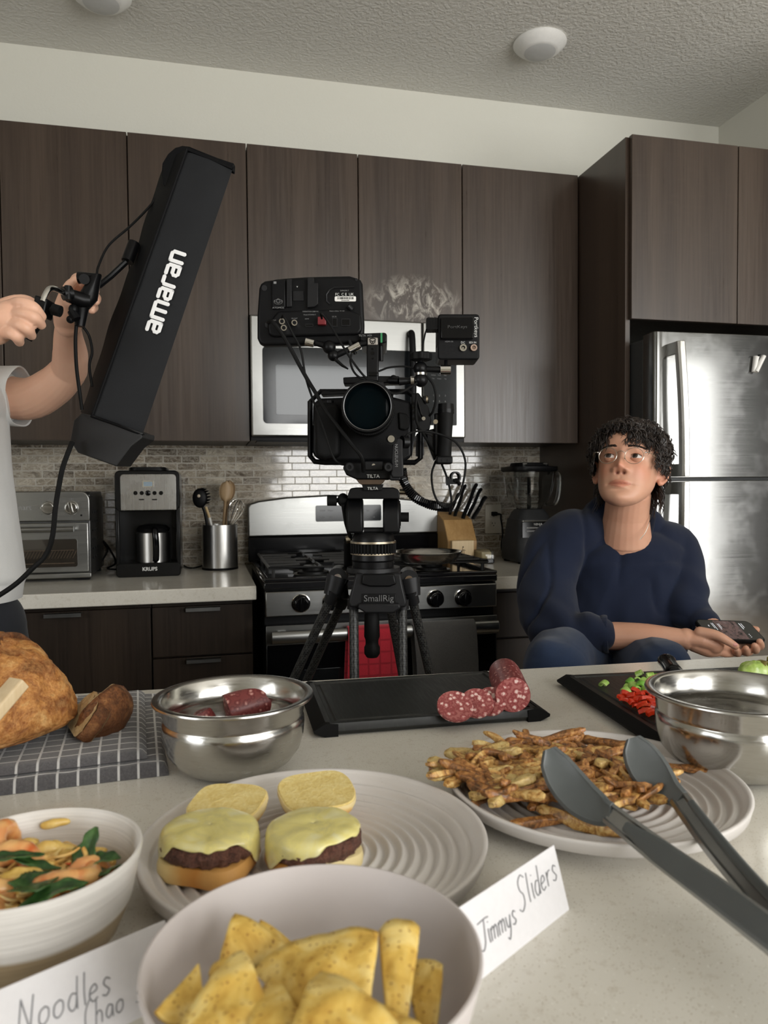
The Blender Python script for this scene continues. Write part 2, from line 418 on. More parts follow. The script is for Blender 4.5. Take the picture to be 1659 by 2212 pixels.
# under-cabinet light rail (dark strip)
XP = S[6]+.001      # left side of the fridge panel
YP = 2.262
t = thing('fridge_surround_panel', 'tall dark wood panel standing left of the fridge', 'panel')
MB().box((XP, YP, .0), (XP+.018, YB-.002, ZT)).build('side_panel', W_UP, t, bevel=.001)
XC0, XC1 = XP+.020, XR-.002
zf = atY(1480, 697, YP).z
t = thing('upper_cabinet', 'dark wood cabinet with two doors over the fridge', 'cabinet', (0, 0, 0), 0, 'dark wood wall cabinets')
MB().box((XC0, YP+.022, zf+.012), (XC1, YB-.002, ZT)).build('body', W_LO, t, smooth=False)
xs = atY(1594, 500, YP-.02).x
MB().box((atY(1365,500,YP-.02).x, YP-.020, zf), (xs-.0018, YP-.001, ZT+.002)).build('door', W_UP, t, bevel=.0012)
MB().box((xs+.0018, YP-.020, zf), (XC1-.02, YP-.001, ZT+.002)).build('door', W_UP, t, bevel=.0012)
# ------------------------------------------------------------------ backsplash
struct(MB().box((S[0]-.4, YB-.008, CT), (atY(1170, 1000, YB-.008).x, YB, ZB+.02)).build('trim_1', TILE, smooth=False), 'shell glass mosaic tile backsplash behind the counter')
# ------------------------------------------------------------------ base run
YC = 2.275           # front edge of worktop
xr0 = atY(556, 1264, YC).x; xr1 = xr0+.762
XRL, XRR = xr0, xr1
def worktop(x0, x1, label):
    t = thing('worktop', label, 'worktop')
    MB().box((x0, YC, CT-.042), (x1, YB-.009, CT)).build('slab', QUARTZ, t, bevel=.003)
worktop(-2.4, XRL-.003, 'pale speckled quartz worktop left of the range')
worktop(XRR+.003, XP-.001, 'pale speckled quartz worktop right of the range')
def pull(mb, x, z, w=.1, y=0):
    mb.box((x-w/2, y-.024, z-.002), (x+w/2, y, z+.0015)); mb.box((x-w/2, y-.026, z-.009), (x+w/2, y-.022, z+.0015))
YBF = YC+.035
def base_cab(label, x0, x1, fronts):
    t = thing('base_cabinet', label, 'cabinet', ((x0+x1)/2, YBF, 0), 0, 'dark wood base cabinets'); w = (x1-x0)/2
    MB().box((-w+.001, .022, .09), (w-.001, YB-YBF-.01, CT-.044)).build('body', W_LO, t, smooth=False)
    MB().box((-w+.001, .08, .0), (w-.001, .1, .09)).build('toe_kick', BLK, t, smooth=False)
    for kind, z0, z1, px in fronts:
        o = MB().box((-w+.002, 0, z0), (w-.002, .02, z1)).build(kind, W_LO, t, bevel=.0012)
        if px is not None:
            mb = MB(); pull(mb, px, z1-.004); mb.build('handle', BLK_M if 0 else ST_H, o, smooth=False)
    return t
zt = CT-.058
xs1 = atY(328, 1400, YBF).x
hx = atY(138, 1320, YBF).x
base_cab('dark wood base cabinet with one broad door under the toaster oven', xs1-.6, xs1, [('door', .1, zt, hx-(xs1-.3))])
zz = atY(450, 1416, YBF).z
base_cab('dark wood drawer base beside the range with edge pulls', xs1+.001, XRL-.012, [('drawer', zz+.003, zt, 0), ('drawer', zz-.19, zz-.003, 0), ('drawer', .1, zz-.196, 0)])
base_cab('dark wood base cabinet left of the broad door', xs1-1.2, xs1-.602, [('door', .1, zt, None)])
base_cab('dark base cabinet between range and fridge behind the seated person', XRR+.006, XP-.003, [('drawer', zz+.003, zt, 0), ('door', .1, zz-.003, None)])
# ------------------------------------------------------------------ ceiling lights
def ceil_light(px, py, label):
    p = atz(px, py, ZC-.012)
    t = thing('ceiling_light', label, 'light', (p.x, p.y, ZC), 0, 'flush ceiling lights')
    MB().lathe([(0, -.001), (.092, -.001), (.094, -.006), (.088, -.014), (.066, -.032), (.058, -.036), (0, -.036)], 64).build('trim_ring', WHT, t)
    MB().lathe([(.057, -.0355), (.05, -.038), (.02, -.0405), (0, -.041)], 48).build('diffuser', plain('light_diffuser', (.55, .55, .54), .5, var=.03), t)
ceil_light(1166, 99, 'round white flush ceiling light right of centre')
ceil_light(218, -8, 'round white flush ceiling light cut by the top frame edge')
# ------------------------------------------------------------------ microwave
YM = 2.55
fr = Frame(((S[3]+S[5])/2, YM, ZB+.0), 0)
zmb = atY(700, 944, YM).z; zmt = zm-.003
MBK = glass('microwave_glass') if 0 else plain('microwave_black_glass', (.012, .014, .016), .10, spec=.3)
mt = thing('microwave', 'stainless over-range microwave partly hidden behind the video camera', 'microwave', fr.loc)
hw = .379; z0 = zmb-ZB; z1 = zmt-ZB
MB().box((-hw, .022, z0-.012), (hw, YB-YM-.01, z1)).build('body', BLK, mt, smooth=False)
xg0 = atY(568, 850, YM).x-fr.loc.x; xg1 = atY(911, 850, YM).x-fr.loc.x; xk1 = atY(986, 850, YM).x-fr.loc.x
zg0 = atY(700, 916, YM).z-ZB; zg1 = atY(700, 752, YM).z-ZB
o = MB().box((-hw, 0, z0), (xg1+.004, .022, z1)).build('door', ST_H, mt, bevel=.006, seg=3)
MB().prism(rrect(xg0, zg0, xg1-.022, zg1, .014), -.003, .004).build('door_glass', MBK, o)
xw0 = atY(596, 850, YM).x-fr.loc.x; xw1 = atY(853, 850, YM).x-fr.loc.x; zw0 = atY(700, 897, YM).z-ZB; zw1 = atY(700, 791, YM).z-ZB
MB().prism(rrect(xw0, zw0, xw1, zw1, .006), -.0045, -.002).build('window_screen', plain('microwave_screen', (.045, .052, .056), .07, vs=900, spec=.35), o)
xh = atY(886, 850, YM).x-fr.loc.x
MB().tube(bez([(xh, 0, z0+.045), (xh, -.03, z0+.06), (xh, -.042, (z0+z1)/2), (xh, -.03, z1-.06), (xh, 0, z1-.045)], 8), .0115, 14).build('handle', BLK, o)
o = MB().box((xg1+.006, 0, z0), (hw, .022, z1)).build('control_panel', ST_H, mt, bevel=.005, seg=3)
MB().prism(rrect(xg1+.008, zg0, xk1, zg1, .004), -.002, .004).build('keypad_glass', MBK, o)
kx = (xg1+xk1)/2+.004
for r in range(4):
    for c in range(3):
        text('123456789 0 '[r*3+c], .0085, (kx-.026+c*.022, -.0025, zg0+.105-r*.02), (R(90), 0, 0), INK_D, o, 'key_number')
for r in range(3):
    for c in range(3): text(('Pop', 'Potato', 'Veg', 'Defrost', 'Time', 'Melt', 'Reheat', 'Cook', 'Soften')[r*3+c], .0055, (kx-.026+c*.022, -.0025, zg0+.165+r*.012), (R(90), 0, 0), INK_D, o, 'key_word')
MB().box((-hw+.02, .03, z0-.016), (-hw+.2, .12, z0-.011)).build('vent_grille', BLK, mt, smooth=False)
# ------------------------------------------------------------------ range
YR = 2.24; XA, XB = .160, .900; XM = (XA+XB)/2; ZK = .940
fr = Frame((XM, YR, 0), 0); w = (XB-XA)/2
rg = thing('gas_range', 'stainless and black gas range with towels on its oven handle', 'stove', fr.loc)
MB().box((-w+.003, .03, .02), (w-.003, .66, ZK-.03)).build('body', BLK, rg, smooth=False)
mb = MB()
mb.box((-w, -.005, ZK-.034), (w, .64, ZK-.012)); mb.box((-w, -.005, ZK-.012), (w, .012, ZK)); mb.box((-w, .012, ZK-.012), (-w+.015, .6, ZK)); mb.box((w-.015, .012, ZK-.012), (w, .6, ZK))
ck = mb.build('cooktop', plain('black_enamel', (.010, .010, .011), .12, coat=.5), rg, bevel=.004)
mb = MB()
BUR = [(-.2, .16), (-.2, .42), (.2, .16), (.2, .42)]
for bx_, by_ in BUR:
    T = Matrix.Translation((bx_, by_, ZK-.012))
    o = MB().lathe([(0, 0), (.052, 0), (.05, .012), (.036, .016), (.036, .024), (.03, .03), (0, .031)], 36, T).build('burner', BLK_M, rg)
    MB().lathe([(.06, 0), (.066, .004), (.062, .006), (.056, .002)], 36, T).build('burner_ring', ST_H, o)
def grate(cx_, cy_, label=None):
    mb = MB(); b = .0055; z = ZK+.026
    x0, x1, y0, y1 = cx_-.155, cx_+.155, cy_-.255, cy_+.245
    mb.tube([(x0, y0, z), (x1, y0, z), (x1, y1, z), (x0, y1, z)], b, 6, loop=True)
    mb.tube([(x0, cy_-.005, z), (x1, cy_-.005, z)], b, 6)
    for yy in (cy_-.13, cy_+.125):
        mb.tube([(cx_, yy-.11, z+.002), (cx_, yy-.03, z+.002)], b, 6); mb.tube([(cx_, yy+.03, z+.002), (cx_, yy+.11, z+.002)], b, 6)
        for s in (-1, 1):
            mb.tube([(cx_+s*.155, yy, z+.002), (cx_+s*.03, yy, z+.002)], b, 6)
            mb.tube(bez([(cx_+s*.155, yy-.06, z), (cx_+s*.09, yy-.055, z), (cx_+s*.055, yy-.05, z+.001)], 4), b, 6)
            mb.tube(bez([(cx_+s*.155, yy+.06, z), (cx_+s*.09, yy+.055, z), (cx_+s*.055, yy+.05, z+.001)], 4), b, 6)
    for xx in (x0+.012, x1-.012):
        for yy in (y0+.01, cy_-.005, y1-.01): mb.tube([(xx, yy, z), (xx, yy, ZK-.012)], b, 6)
    mb.build('burner_grate', plain('cast_iron', (.016, .016, .016), .5, bs=600, bd=.0002), rg)
grate(-.195, .29); grate(.195, .29)
MB().box((-.035, .05, ZK-.01), (.035, .53, ZK+.022)).build('centre_griddle', BLK_M, rg, bevel=.004)
# backguard
YG = 2.86-YR
zb0 = atY(640, 1158, 2.86).z; 
pts = [(-w, zb0)] + [(w, zb0)]
top = [(atY(px, py, 2.86).x-XM, atY(px, py, 2.86).z) for px, py in ((952, 1094), (940, 1088), (900, 1080), (830, 1073), (713, 1069), (620, 1074), (560, 1082), (540, 1088), (534, 1096))]
pts = [(-w-.012, zb0), (w, zb0)] + [(min(x, w), z) for x, z in top]; pts[-1] = (-w-.012, pts[-1][1])
bg_ = MB().prism(pts, YG, YG+.05).build('backguard', ST_H, rg, bevel=.006, seg=3)
MB().box((-w-.012, YG-.004, ZK-.01), (w, YG+.05, zb0-.001)).build('backguard_base', BLK_G, rg, bevel=.004)
a = atY(682, 1127, 2.86); b = atY(823, 1090, 2.86)
dp = MB().prism(rrect(a.x-XM, a.z, b.x-XM, b.z, .006), YG-.003, YG+.004).build('oven_display', MBK, bg_)
for i, (px, py, s) in enumerate(((697, 1103, 'Clock'), (714, 1103, 'Timer'), (697, 1117, 'Bake'), (714, 1117, 'Broil'), (795, 1103, 'Set'), (809, 1103, 'Off'), (796, 1117, 'Lo'), (808, 1117, 'Hi'))):
    p = atY(px, py, 2.855)-fr.loc; text(s, .009, (p.x, YG-.0035, p.z), (R(90), 0, 0), INK_D, dp, 'display_word')
# control strip + knobs
za, zb_ = atY(800, 1322, YR).z, atY(800, 1270, YR).z
cs = MB().box((-w+.004, -.008, za), (w-.004, .03, zb_)).build('control_strip', ST_H, rg, bevel=.003)
for px, py in ((650, 1303), (716, 1299), (940, 1293), (1000, 1291)):
    p = atY(px, py, YR-.008)-fr.loc
    T = Matrix.Translation((p.x, -.008, p.z)) @ Matrix.Rotation(R(90), 4, 'X')
    mb = MB().lathe([(0, .030), (.018, .030), (.021, .027), (.0215, .008), (.026, .004), (.026, 0), (0, 0)], 40, T)
    mb.box((-.0052, -.022, .026), (.0052, .022, .036), T @ Matrix.Rotation(R(-8), 4, 'Z'))
    mb.build('knob', BLK_G, rg, bevel=.001)
    MB().lathe([(.0262, 0), (.0285, .001), (.028, .004), (.0262, .0045)], 40, T).build('knob_ring', CHROME, rg)
# oven door
zd1 = za-.028; zd0 = .2
dr = MB().box((-w+.003, -.006, zd0), (w-.003, .03, zd1)).build('oven_door', BLK_G, rg, bevel=.004)
zs0 = atY(600, 1394, YR-.006).z; zs1 = atY(600, 1352, YR-.006).z
MB().box((-w+.004, -.0085, zs0), (w-.004, -.005, zs1)).build('door_trim', ST_H, dr, bevel=.001)
MB().prism(rrect(-.27, .3, .27, .66, .02), -.0075, -.005).build('oven_window', GLASS_D, dr)
# handle : broad rounded bar
hz = (zs0+zs1)/2+.002
mb = MB(); 
prof = [(math.cos(a_)*.011, math.sin(a_)*.019) for a_ in [2*math.pi*k/20 for k in range(20)]]
mb.loft([[(x_, -.052+p_[0]*s_, hz+p_[1]*s_) for p_ in prof] for x_, s_ in ((-w+.015, .6), (-w+.018, 1), (w-.018, 1), (w-.015, .6))])
for s in (-1, 1): mb.box((s*(w-.05)-.012, -.05, hz-.012), (s*(w-.05)+.012, -.006, hz+.012))
mb.build('door_handle', ST_H, dr)
MB().box((-w+.003, -.004, .03), (w-.003, .03, zd0-.006)).build('drawer', ST_H, rg, bevel=.004)
YH = YR-.052; HZ = hz
# ------------------------------------------------------------------ towels on the oven handle
def hung_towel(name, label, px0, px1, drop, m, seed, thick=.004, back=True):
    xa = atY(px0, 1360, YH-.02).x; xb = atY(px1, 1350, YH-.02).x; rnd = random.Random(seed)
    t = thing(name, label, 'towel', ((xa+xb)/2, YH, HZ)); hwid = (xb-xa)/2
    path = [( .024, -drop*.72), (.023, -.1), (.021, 0), (.014, .016), (0, .0235), (-.014, .016), (-.022, 0), (-.026, -.06), (-.026, -.2), (-.028, -drop)]
    pth = [V((0, a_, b_)) for a_, b_ in path]; pth = bez(pth, 5)
    def fn(u, v_):
        k = v_*(len(pth)-1); i = min(int(k), len(pth)-2); p = pth[i].lerp(pth[i+1], k-i)
        x = -hwid+2*hwid*u; fold = math.sin(u*9+seed)*.0035+math.sin(u*17+seed*2)*.0018
        dn = max(0, -p.z)/drop
        sgn = -1 if p.y < 0 else .3
        return V((x*(1-.03*dn)+.004*math.sin(p.z*14+seed), p.y+sgn*abs(fold)*dn*2.2+.0, p.z+.003*math.sin(u*7)*dn))
    o = MB().grid(fn, 44, 60).build('cloth', m, t, solid=thick); o.modifiers['solid'].offset = 0
    return t
def terry(name, c0, c1, grid=None, gc=None):
    m = Mat(name); base = m.ramp(m.noise(500, 4, .7), [(.3, c0), (.7, c1)])
    if grid:
        wv = [m.wave(grid, m.co((1, 1, 1)), 0, direc=d) for d in ('X', 'Z')]
        g = m.math('MAXIMUM', m.ramp(wv[0], [(.9, 0.0), (.97, 1.0)]), m.ramp(wv[1], [(.9, 0.0), (.97, 1.0)]))
        base = m.mix(g, base, gc)
    m.set(base=base, rough=.95, sheen=.3); m.bump(m.noise(650, 4, .7), .7, .0014); return m.m
RED = terry('red_terry', srgb(158, 18, 36), srgb(190, 34, 52), 9, srgb(146, 12, 32))
GRT = terry('grey_terry', srgb(62, 60, 58), srgb(84, 82, 79))
hung_towel('dish_towel', 'red checked dish towel hanging on the oven handle', 750, 862, .42, RED, 1)
hung_towel('dish_towel', 'dark grey towel hanging on the oven handle', 897, 1030, .40, GRT, 4, .008)
# ------------------------------------------------------------------ frying pan on the right grate
p = atz(925, 1193, ZK+.065); fr = Frame((p.x, p.y, ZK+.0335), 0)
pn = thing('frying_pan', 'small stainless frying pan on the back right burner', 'pan', fr.loc)
prof = [(0, 0), (.072, 0), (.086, .006), (.098, .024), (.104, .033), (.107, .0345), (.106, .036), (.1015, .0345), (.095, .026), (.084, .009), (.071, .003), (0, .003)]
MB().lathe(prof, 64).build('bowl', ST_BOWL, pn)
MB().tube(bez([(-.094, -.01, .022), (-.13, -.03, .03), (-.2, -.06, .042), (-.24, -.075, .044)], 6), [.008]*6+[.009]*12+[.007], 10, flat=.55).build('handle', ST_V, pn)
# ------------------------------------------------------------------ toaster oven
YT = 2.575; xr_ = atY(197, 1200, YT).x; fr = Frame((xr_-.21, YT, CT), 0)
to = thing('toaster_oven', 'stainless toaster oven with two round knobs at the left end of the counter', 'toaster oven', fr.loc)
H = atY(150, 1061, YT).z-CT; q = lambda px, py, dy=0: atY(px, py, YT+dy)-fr.loc
side = plain('dark_steel_side', (.12, .12, .12), .35, .8)
mb = MB().box((-.208, .012, .016), (.208, .325, H-.02)); 
mb.loft([[(-.208, y_, z_) for y_, z_ in ((.012, H-.02), (.012, H-.012), (.03, H-.002), (.28, H-.002), (.325, H-.03))], [(.208, y_, z_) for y_, z_ in ((.012, H-.02), (.012, H-.012), (.03, H-.002), (.28, H-.002), (.325, H-.03))]])
bd = mb.build('body', side, to, bevel=.003)
for r in range(6):
    for c in range(3): MB().cbox((.2085, .05+c*.05, .07+r*.03), (.002, .014, .007)).build('vent_slot', BLK, bd, smooth=False)
zt0 = q(100, 1127).z; zdt = q(100, 1130).z; zdb = q(100, 1238).z
o = MB().prism(rrect(-.209, zt0, .209, H, .03, 6)[:14]+[(-.209, zt0), (.209, zt0)], 0, .02).build('control_panel', ST_H, to, bevel=.004, seg=3)
for px in (105, 155):
    p = q(px, 1097); T = Matrix.Translation((p.x, 0, p.z)) @ Matrix.Rotation(R(90), 4, 'X')
    k = MB().lathe([(0, .017), (.017, .017), (.02, .013), (.021, .002), (.023, 0), (0, 0)], 36, T).box((-.0045, -.02, .015), (.0045, .02, .023), T @ Matrix.Rotation(R(90 if px == 105 else 12), 4, 'Z'))
    k.build('knob', CHROME, to, bevel=.001)
    mb = MB()
    for a_ in range(0, 360, 45): mb.cbox((.029*math.cos(R(a_)), .029*math.sin(R(a_)), .0002), (.003, .003, .0006), T)
    mb.build('dial_marks', INK_D, to, smooth=False)
p = q(36, 1097); text('Cuisinart', .024, (p.x, -.001, p.z), (R(90), 0, 0), plain('etched_grey', (.3, .3, .3), .4), o, 'brand_lettering')
p = q(176, 1113); MB().cyl((p.x, .001, p.z), (p.x, -.003, p.z), .003).build('indicator_light', BLK_G, to)
dr = MB().box((-.204, -.004, zdb), (.204, .016, zdt)).build('door', ST_H, to, bevel=.004, seg=3)
wx1 = q(168, 1190).x; wz0 = q(150, 1224).z; wz1 = q(150, 1164).z
MB().prism(rrect(-wx1-.0, wz0, wx1, wz1, .008), -.0065, -.003).build('door_window', plain('oven_glass', (.03, .025, .02), .06, coat=1.0), dr)
mb = MB()
for k in range(36): x_ = -.16+.009*k; mb.tube([(x_, -.007, wz0+.028), (x_+.012, -.007, wz0+.052)], .0007, 5)
mb.tube([(-.17, -.007, wz0+.054), (.16, -.007, wz0+.054)], .0012, 6); mb.tube([(-.17, -.007, wz0+.012), (.16, -.007, wz0+.012)], .0016, 6)
mb.build('wire_basket', plain('basket_wire', (.16, .12, .09), .4, .7), dr)
hz2 = q(100, 1143).z
mb = MB().tube([(-.17, -.035, hz2), (q(163, 1143).x, -.035, hz2)], .0085, 16)
for s in (-1, 1): mb.tube([(s*(wx1-.008), -.035, hz2), (s*(wx1-.008), 0, hz2)], .0075, 12)
mb.build('door_handle', ST_H, dr)
MB().box((-.209, -.008, q(100, 1250).z), (.211, .02, zdb-.002)).build('bottom_rail', ST_H, to, bevel=.003)
for s in (-1, 1):
    for y_ in (.02, .28): MB().box((s*.18-.02, y_, 0), (s*.18+.02, y_+.025, .018)).build('foot', BLK, to)
# ------------------------------------------------------------------ coffee maker
YK = 2.62; fr = Frame((atY(320, 1150, YK).x, YK, CT), 0); q = lambda px, py, dy=0: atY(px, py, YK+dy)-fr.loc
cm = thing('coffee_maker', 'black and steel drip coffee maker between toaster oven and utensil crock', 'coffee maker', fr.loc)
H = q(320, 1016).z; hw = (q(390, 1150).x-q(250, 1150).x)/2
mb = MB()
mb.prism(rrect(-hw, 0.002, hw, H, .018, 6), .14, .23)
zc = q(320, 1104).z; zbz = q(320, 1216).z
mb.prism(rrect(-hw, zc, hw, H, .018, 6), 0, .145)
mb.prism(rrect(-hw, 0, hw, zbz, .012, 6), -.004, .145)
mb.box((-hw, .002, zbz-.01), (-hw+.013, .145, zc+.02)); mb.box((hw-.013, .002, zbz-.01), (hw, .145, zc+.02))
mb.build('housing', plain('black_housing', (.005, .005, .005), .25, spec=.25), cm, bevel=.004)
MB().loft([[(x_*s_, y_, z_) for x_, y_ in rrect(-hw*.6, .02, hw*.6, .2, .03)] for s_, z_ in ((1, H-.002), (1, H+.008), (.9, H+.012))]).build('lid', BLK, cm)
x0_, x1_ = q(260, 1060).x, q(381, 1060).x
fp = MB().prism([(x0_, zc+.003), (x1_, zc+.003)]+rrect(x0_, zc+.003, x1_, q(320, 1024).z, .012)[:12], -.004, .003).build('steel_panel', steel('coffee_panel_steel', (.36, .355, .34), .26, (500, 3, 3)), cm, bevel=.0015)
a = q(308, 1053); b = q(332, 1038)
MB().prism(rrect(a.x, a.z, b.x, b.z, .003), -.007, -.003).build('display_frame', CHROME, fp)
MB().box((a.x+.004, -.0078, a.z+.004), (b.x-.004, -.006, b.z-.004)).build('clock_display', plain('lcd', (.25, .32, .38), .2), fp, smooth=False)
for i, px in enumerate((293, 306.5, 320, 334, 348)):
    p = q(px, 1065); r_ = .0092 if i == 2 else .0068
    T = Matrix.Translation((p.x, -.004, p.z)) @ Matrix.Rotation(R(90), 4, 'X')
    MB().lathe([(0, .004), (r_*.6, .004), (r_, .002), (r_, 0), (0, 0)], 24, T).build('button', BLK_G, fp)
for px in (306, 334):
    p = q(px, 1079); MB().prism(rrect(p.x-.0085, p.z-.002, p.x+.0085, p.z+.002, .0018), -.006, -.003).build('button', BLK_G, fp)
p = q(324, 1229); text('KRUPS', .0165, (p.x, -.0055, p.z), (R(90), 0, 0), INK, cm, 'brand_lettering', bold=.0005)
rc = .055; T = Matrix.Translation((q(328, 1170).x, .078, zbz))
cf = MB().lathe([(0, 0), (rc, 0), (rc, .004), (rc, .098), (rc-.004, .102), (0, .102)], 48, T).build('carafe', ST_V, cm)
MB().lathe([(0, .102), (rc-.002, .102), (rc+.001, .112), (rc-.01, .122), (rc-.03, .126), (0, .126)], 48, T).build('carafe_lid', BLK, cf)
hx = T.translation.x+.008
MB().tube(bez([(hx, .03, zbz+.112), (hx+.003, -.003, zbz+.108), (hx+.006, -.006, zbz+.06), (hx+.004, .008, zbz+.012), (hx, .024, zbz+.01)], 6), .0105, 12, flat=.8).build('carafe_handle', BLK_G, cf)
# cords behind the coffee maker
def cord(name, label, pts, r, m=RUBBER, cat='cord', n=8, group=None, sm=8):
    o = MB().tube(bez(pts, sm), r, n).build(name, m); return tag(o, label, cat, group)
cord('power_cable', 'black cord looping out behind the coffee maker towards the toaster', [atY(212, 1222, 2.84), atY(232, 1190, 2.86), atY(222, 1168, 2.88), atY(236, 1185, 2.87), atY(250, 1215, 2.84), atY(232, 1228, 2.8), atY(258, 1230, 2.82)], .0035)
cord('power_cable', 'black cord lying between coffee maker and utensil crock', [atz(388, 1205, CT+.01), atz(398, 1222, CT+.004), atz(415, 1227, CT+.004), atz(436, 1222, CT+.004), atz(446, 1214, CT+.004)], .003)
# ------------------------------------------------------------------ utensil crock
p = atY(475, 1180, 2.80); fr = Frame((p.x, 2.80, CT), 0); YCk = fr.loc.y
ck = thing('utensil_crock', 'brushed steel utensil crock beside the range', 'utensil holder', fr.loc)
rk = .064; hk = .163
MB().lathe([(0, 0), (rk, 0), (rk, hk), (rk-.002, hk), (rk-.002, .003), (0, .003)], 64).build('cylinder', ST_V, ck)
MB().lathe([(rk, 0), (rk+.0015, .001), (rk+.0015, .007), (rk, .008)], 64).build('base_ring', BLK, ck)
def uw(px, py, dy=0): return atY(px, py, YCk+dy)
WOODL = wood('light_spoon_wood', srgb(150, 122, 88), srgb(172, 144, 108), srgb(188, 160, 122), .5)
SILV = CHROME
# pasta server
a = uw(452, 1215, .02); b = uw(440, 1100, .03); t = thing('pasta_server', 'black nylon pasta server standing in the utensil crock', 'utensil', a)
g = lambda w_: w_-a
MB().tube(bez([g(a), g(uw(449, 1150, .02)), g(uw(443, 1110, .025)), g(uw(438, 1095, .025))], 5), .0055, 10).build('handle', BLK, t)
hc = g(uw(432, 1076, .02)); mb = MB(); mb.ell(hc, (.027, .010, .036))
for k in range(7):
    a_ = R(-35+k*20); s_ = hc+V((math.cos(a_)*.024, 0, math.sin(a_)*.033)); mb.tube([s_, s_+V((.010, -.008, .002)), s_+V((.013, -.022, .003))], [.0035, .003, .002], 7)
hd = mb.build('head', BLK, t); MB().ell(hc+V((-.004, -.0085, .008)), (.006, .003, .006)).build('hole_insert', plain('beige_tip', (.6, .5, .38), .5), hd)
# pastry brush
a = uw(470, 1215, -.02); t = thing('pastry_brush', 'white pastry brush with pale bristles in the crock', 'utensil', a); g = lambda w_: w_-a
MB().tube([g(a), g(uw(459, 1150, -.02)), g(uw(456, 1134, -.02)), g(uw(452, 1118, -.02))], [.005, .007, .013, .0145], 12, flat=.45).build('handle', WHT, t)
MB().tube([g(uw(452, 1118, -.02)), g(uw(448, 1106, -.02)), g(uw(444, 1095, -.02))], [.0135, .0145, .015], 12, flat=.4).build('bristles', terry('bristle', srgb(190, 160, 110), srgb(216, 192, 148)), t)
def spoon(label, hp, foot, dy, rx, rz_, m, tilt=0):
    a = uw(foot[0], foot[1], dy); t = thing('wooden_spoon', label, 'utensil', a, 0, 'wooden spoons in the crock'); g = lambda w_: w_-a
    h = g(uw(hp[0], hp[1], dy)); d = h.normalized()
    MB().tube([V((0, 0, 0)), h*.5, h*.82, h], [.005, .0055, .007, .009], 12, flat=.8).build('handle', m, t)
    T = Matrix.Translation(h+d*.01) @ Matrix.Rotation(math.atan2(d.x, d.z), 4, 'Y')
    rings = []
    for k in range(9):
        u = k/8; z = -rz_+2*rz_*u; ww = rx*math.sqrt(max(.002, 1-(z/rz_)**2))*(1+.15*(u-.5))
        rings.append([(ww*math.cos(q_), (.006*math.sin(q_)+(-.0035+.010*(abs(math.cos(q_)))**2*.6 if math.sin(q_) < 0 else 0)), z) for q_ in [2*math.pi*i/20 for i in range(20)]])
    MB().loft(rings, T=T).build('bowl', m, t)
spoon('large wooden spoon standing at the back of the crock', (488, 1068), (476, 1215), .015, .025, .040, WOODL)
spoon('darker wooden spoon overlapped by the first spoon', (494, 1066), (482, 1215), .035, .023, .040, wood('tan_spoon_wood', srgb(118, 92, 62), srgb(138, 110, 78), srgb(150, 124, 90), .5))
a = uw(488, 1215, -.03); t = thing('whisk', 'wire balloon whisk leaning right in the crock', 'utensil', a); g = lambda w_: w_-a
n0 = g(uw(494, 1140, -.03)); top = g(uw(517, 1080, -.03)); ax = (top-n0)
MB().tube([V((0, 0, 0)), n0], .006, 10).build('handle', ST_V, t)
mb = MB(); side_ = V((ax.z, 0, -ax.x)).normalized()
for k in range(7):
    a_ = math.pi*k/7; sd = side_*math.cos(a_)+V((0, 1, 0))*math.sin(a_)
    loop = [n0+sd*.004, n0+ax*.35+sd*.019, n0+ax*.7+sd*.029, n0+ax*.93+sd*.02, top, n0+ax*.93-sd*.02, n0+ax*.7-sd*.029, n0+ax*.35-sd*.019, n0-sd*.004]
    mb.tube(bez(loop, 5), .0011, 6)
mb.build('wires', CHROME, t)
# ------------------------------------------------------------------ knife block
YN = 2.74; fr = Frame((atY(992, 1200, YN).x, YN, CT), 0); q = lambda px, py, dy=0: atY(px, py, YN+dy)-fr.loc
BEECH = wood('beech_block', srgb(160, 122, 72), srgb(178, 140, 88), srgb(190, 154, 104), .45)
BEECHL = wood('pale_beech', srgb(196, 168, 122), srgb(208, 182, 138), srgb(216, 192, 152), .5)
kb = thing('knife_block', 'pale wooden knife block holding black handled knives right of the range', 'knife block', fr.loc)
xl = q(961, 1150).x; xr3 = q(1030, 1150).x; zt_ = q(990, 1124).z
mb = MB(); x0_, x1_ = xl+.008, xr3-.004
# block leans back: profile in (y,z)
pr = [(0, 0), (.11, 0), (.15, zt_+.03), (.045, zt_+.0), (-.012, .085), (-.012, .07)]
mb.loft([[(x0_, *p_) for p_ in pr], [(x1_, *p_) for p_ in pr]])
mb.build('block', BEECH, kb, bevel=.003)
mb = MB(); a = q(976, 1213, -.03); b = q(1023, 1167, -.03)
fp = MB().box((a.x, -.034, 0), (b.x, -.004, b.z)).build('front_foot', BEECHL, kb, bevel=.002)
c = (a+b)/2; mb = MB()
def stroke(mb, pts, w_, y, T=None): mb.tube([V((p_[0], y, p_[1])) for p_ in pts], w_, 6)
stroke(mb, [(c.x-.004, c.z-.012), (c.x-.002, c.z+.012)], .0009, -.0345); stroke(mb, [(c.x+.004, c.z-.012), (c.x+.003, c.z+.006)], .0009, -.0345)
stroke(mb, [(c.x-.012, c.z), (c.x-.002, c.z+.004), (c.x+.01, c.z+.002)], .0009, -.0345); mb.ell((c.x, -.0345, c.z+.015), (.003, .001, .003))
mb.build('burnt_mark', plain('burnt_brown', (.1, .06, .03), .6), fp)
KN = [((983, 1112), (1004, 1048), .0115, .02), ((1000, 1118), (1028, 1046), .013, .0), ((1012, 1112), (1038, 1056), .012, .03), ((1022, 1118), (1048, 1073), .0105, .01), ((972, 1108), (990, 1066), .010, .04)]
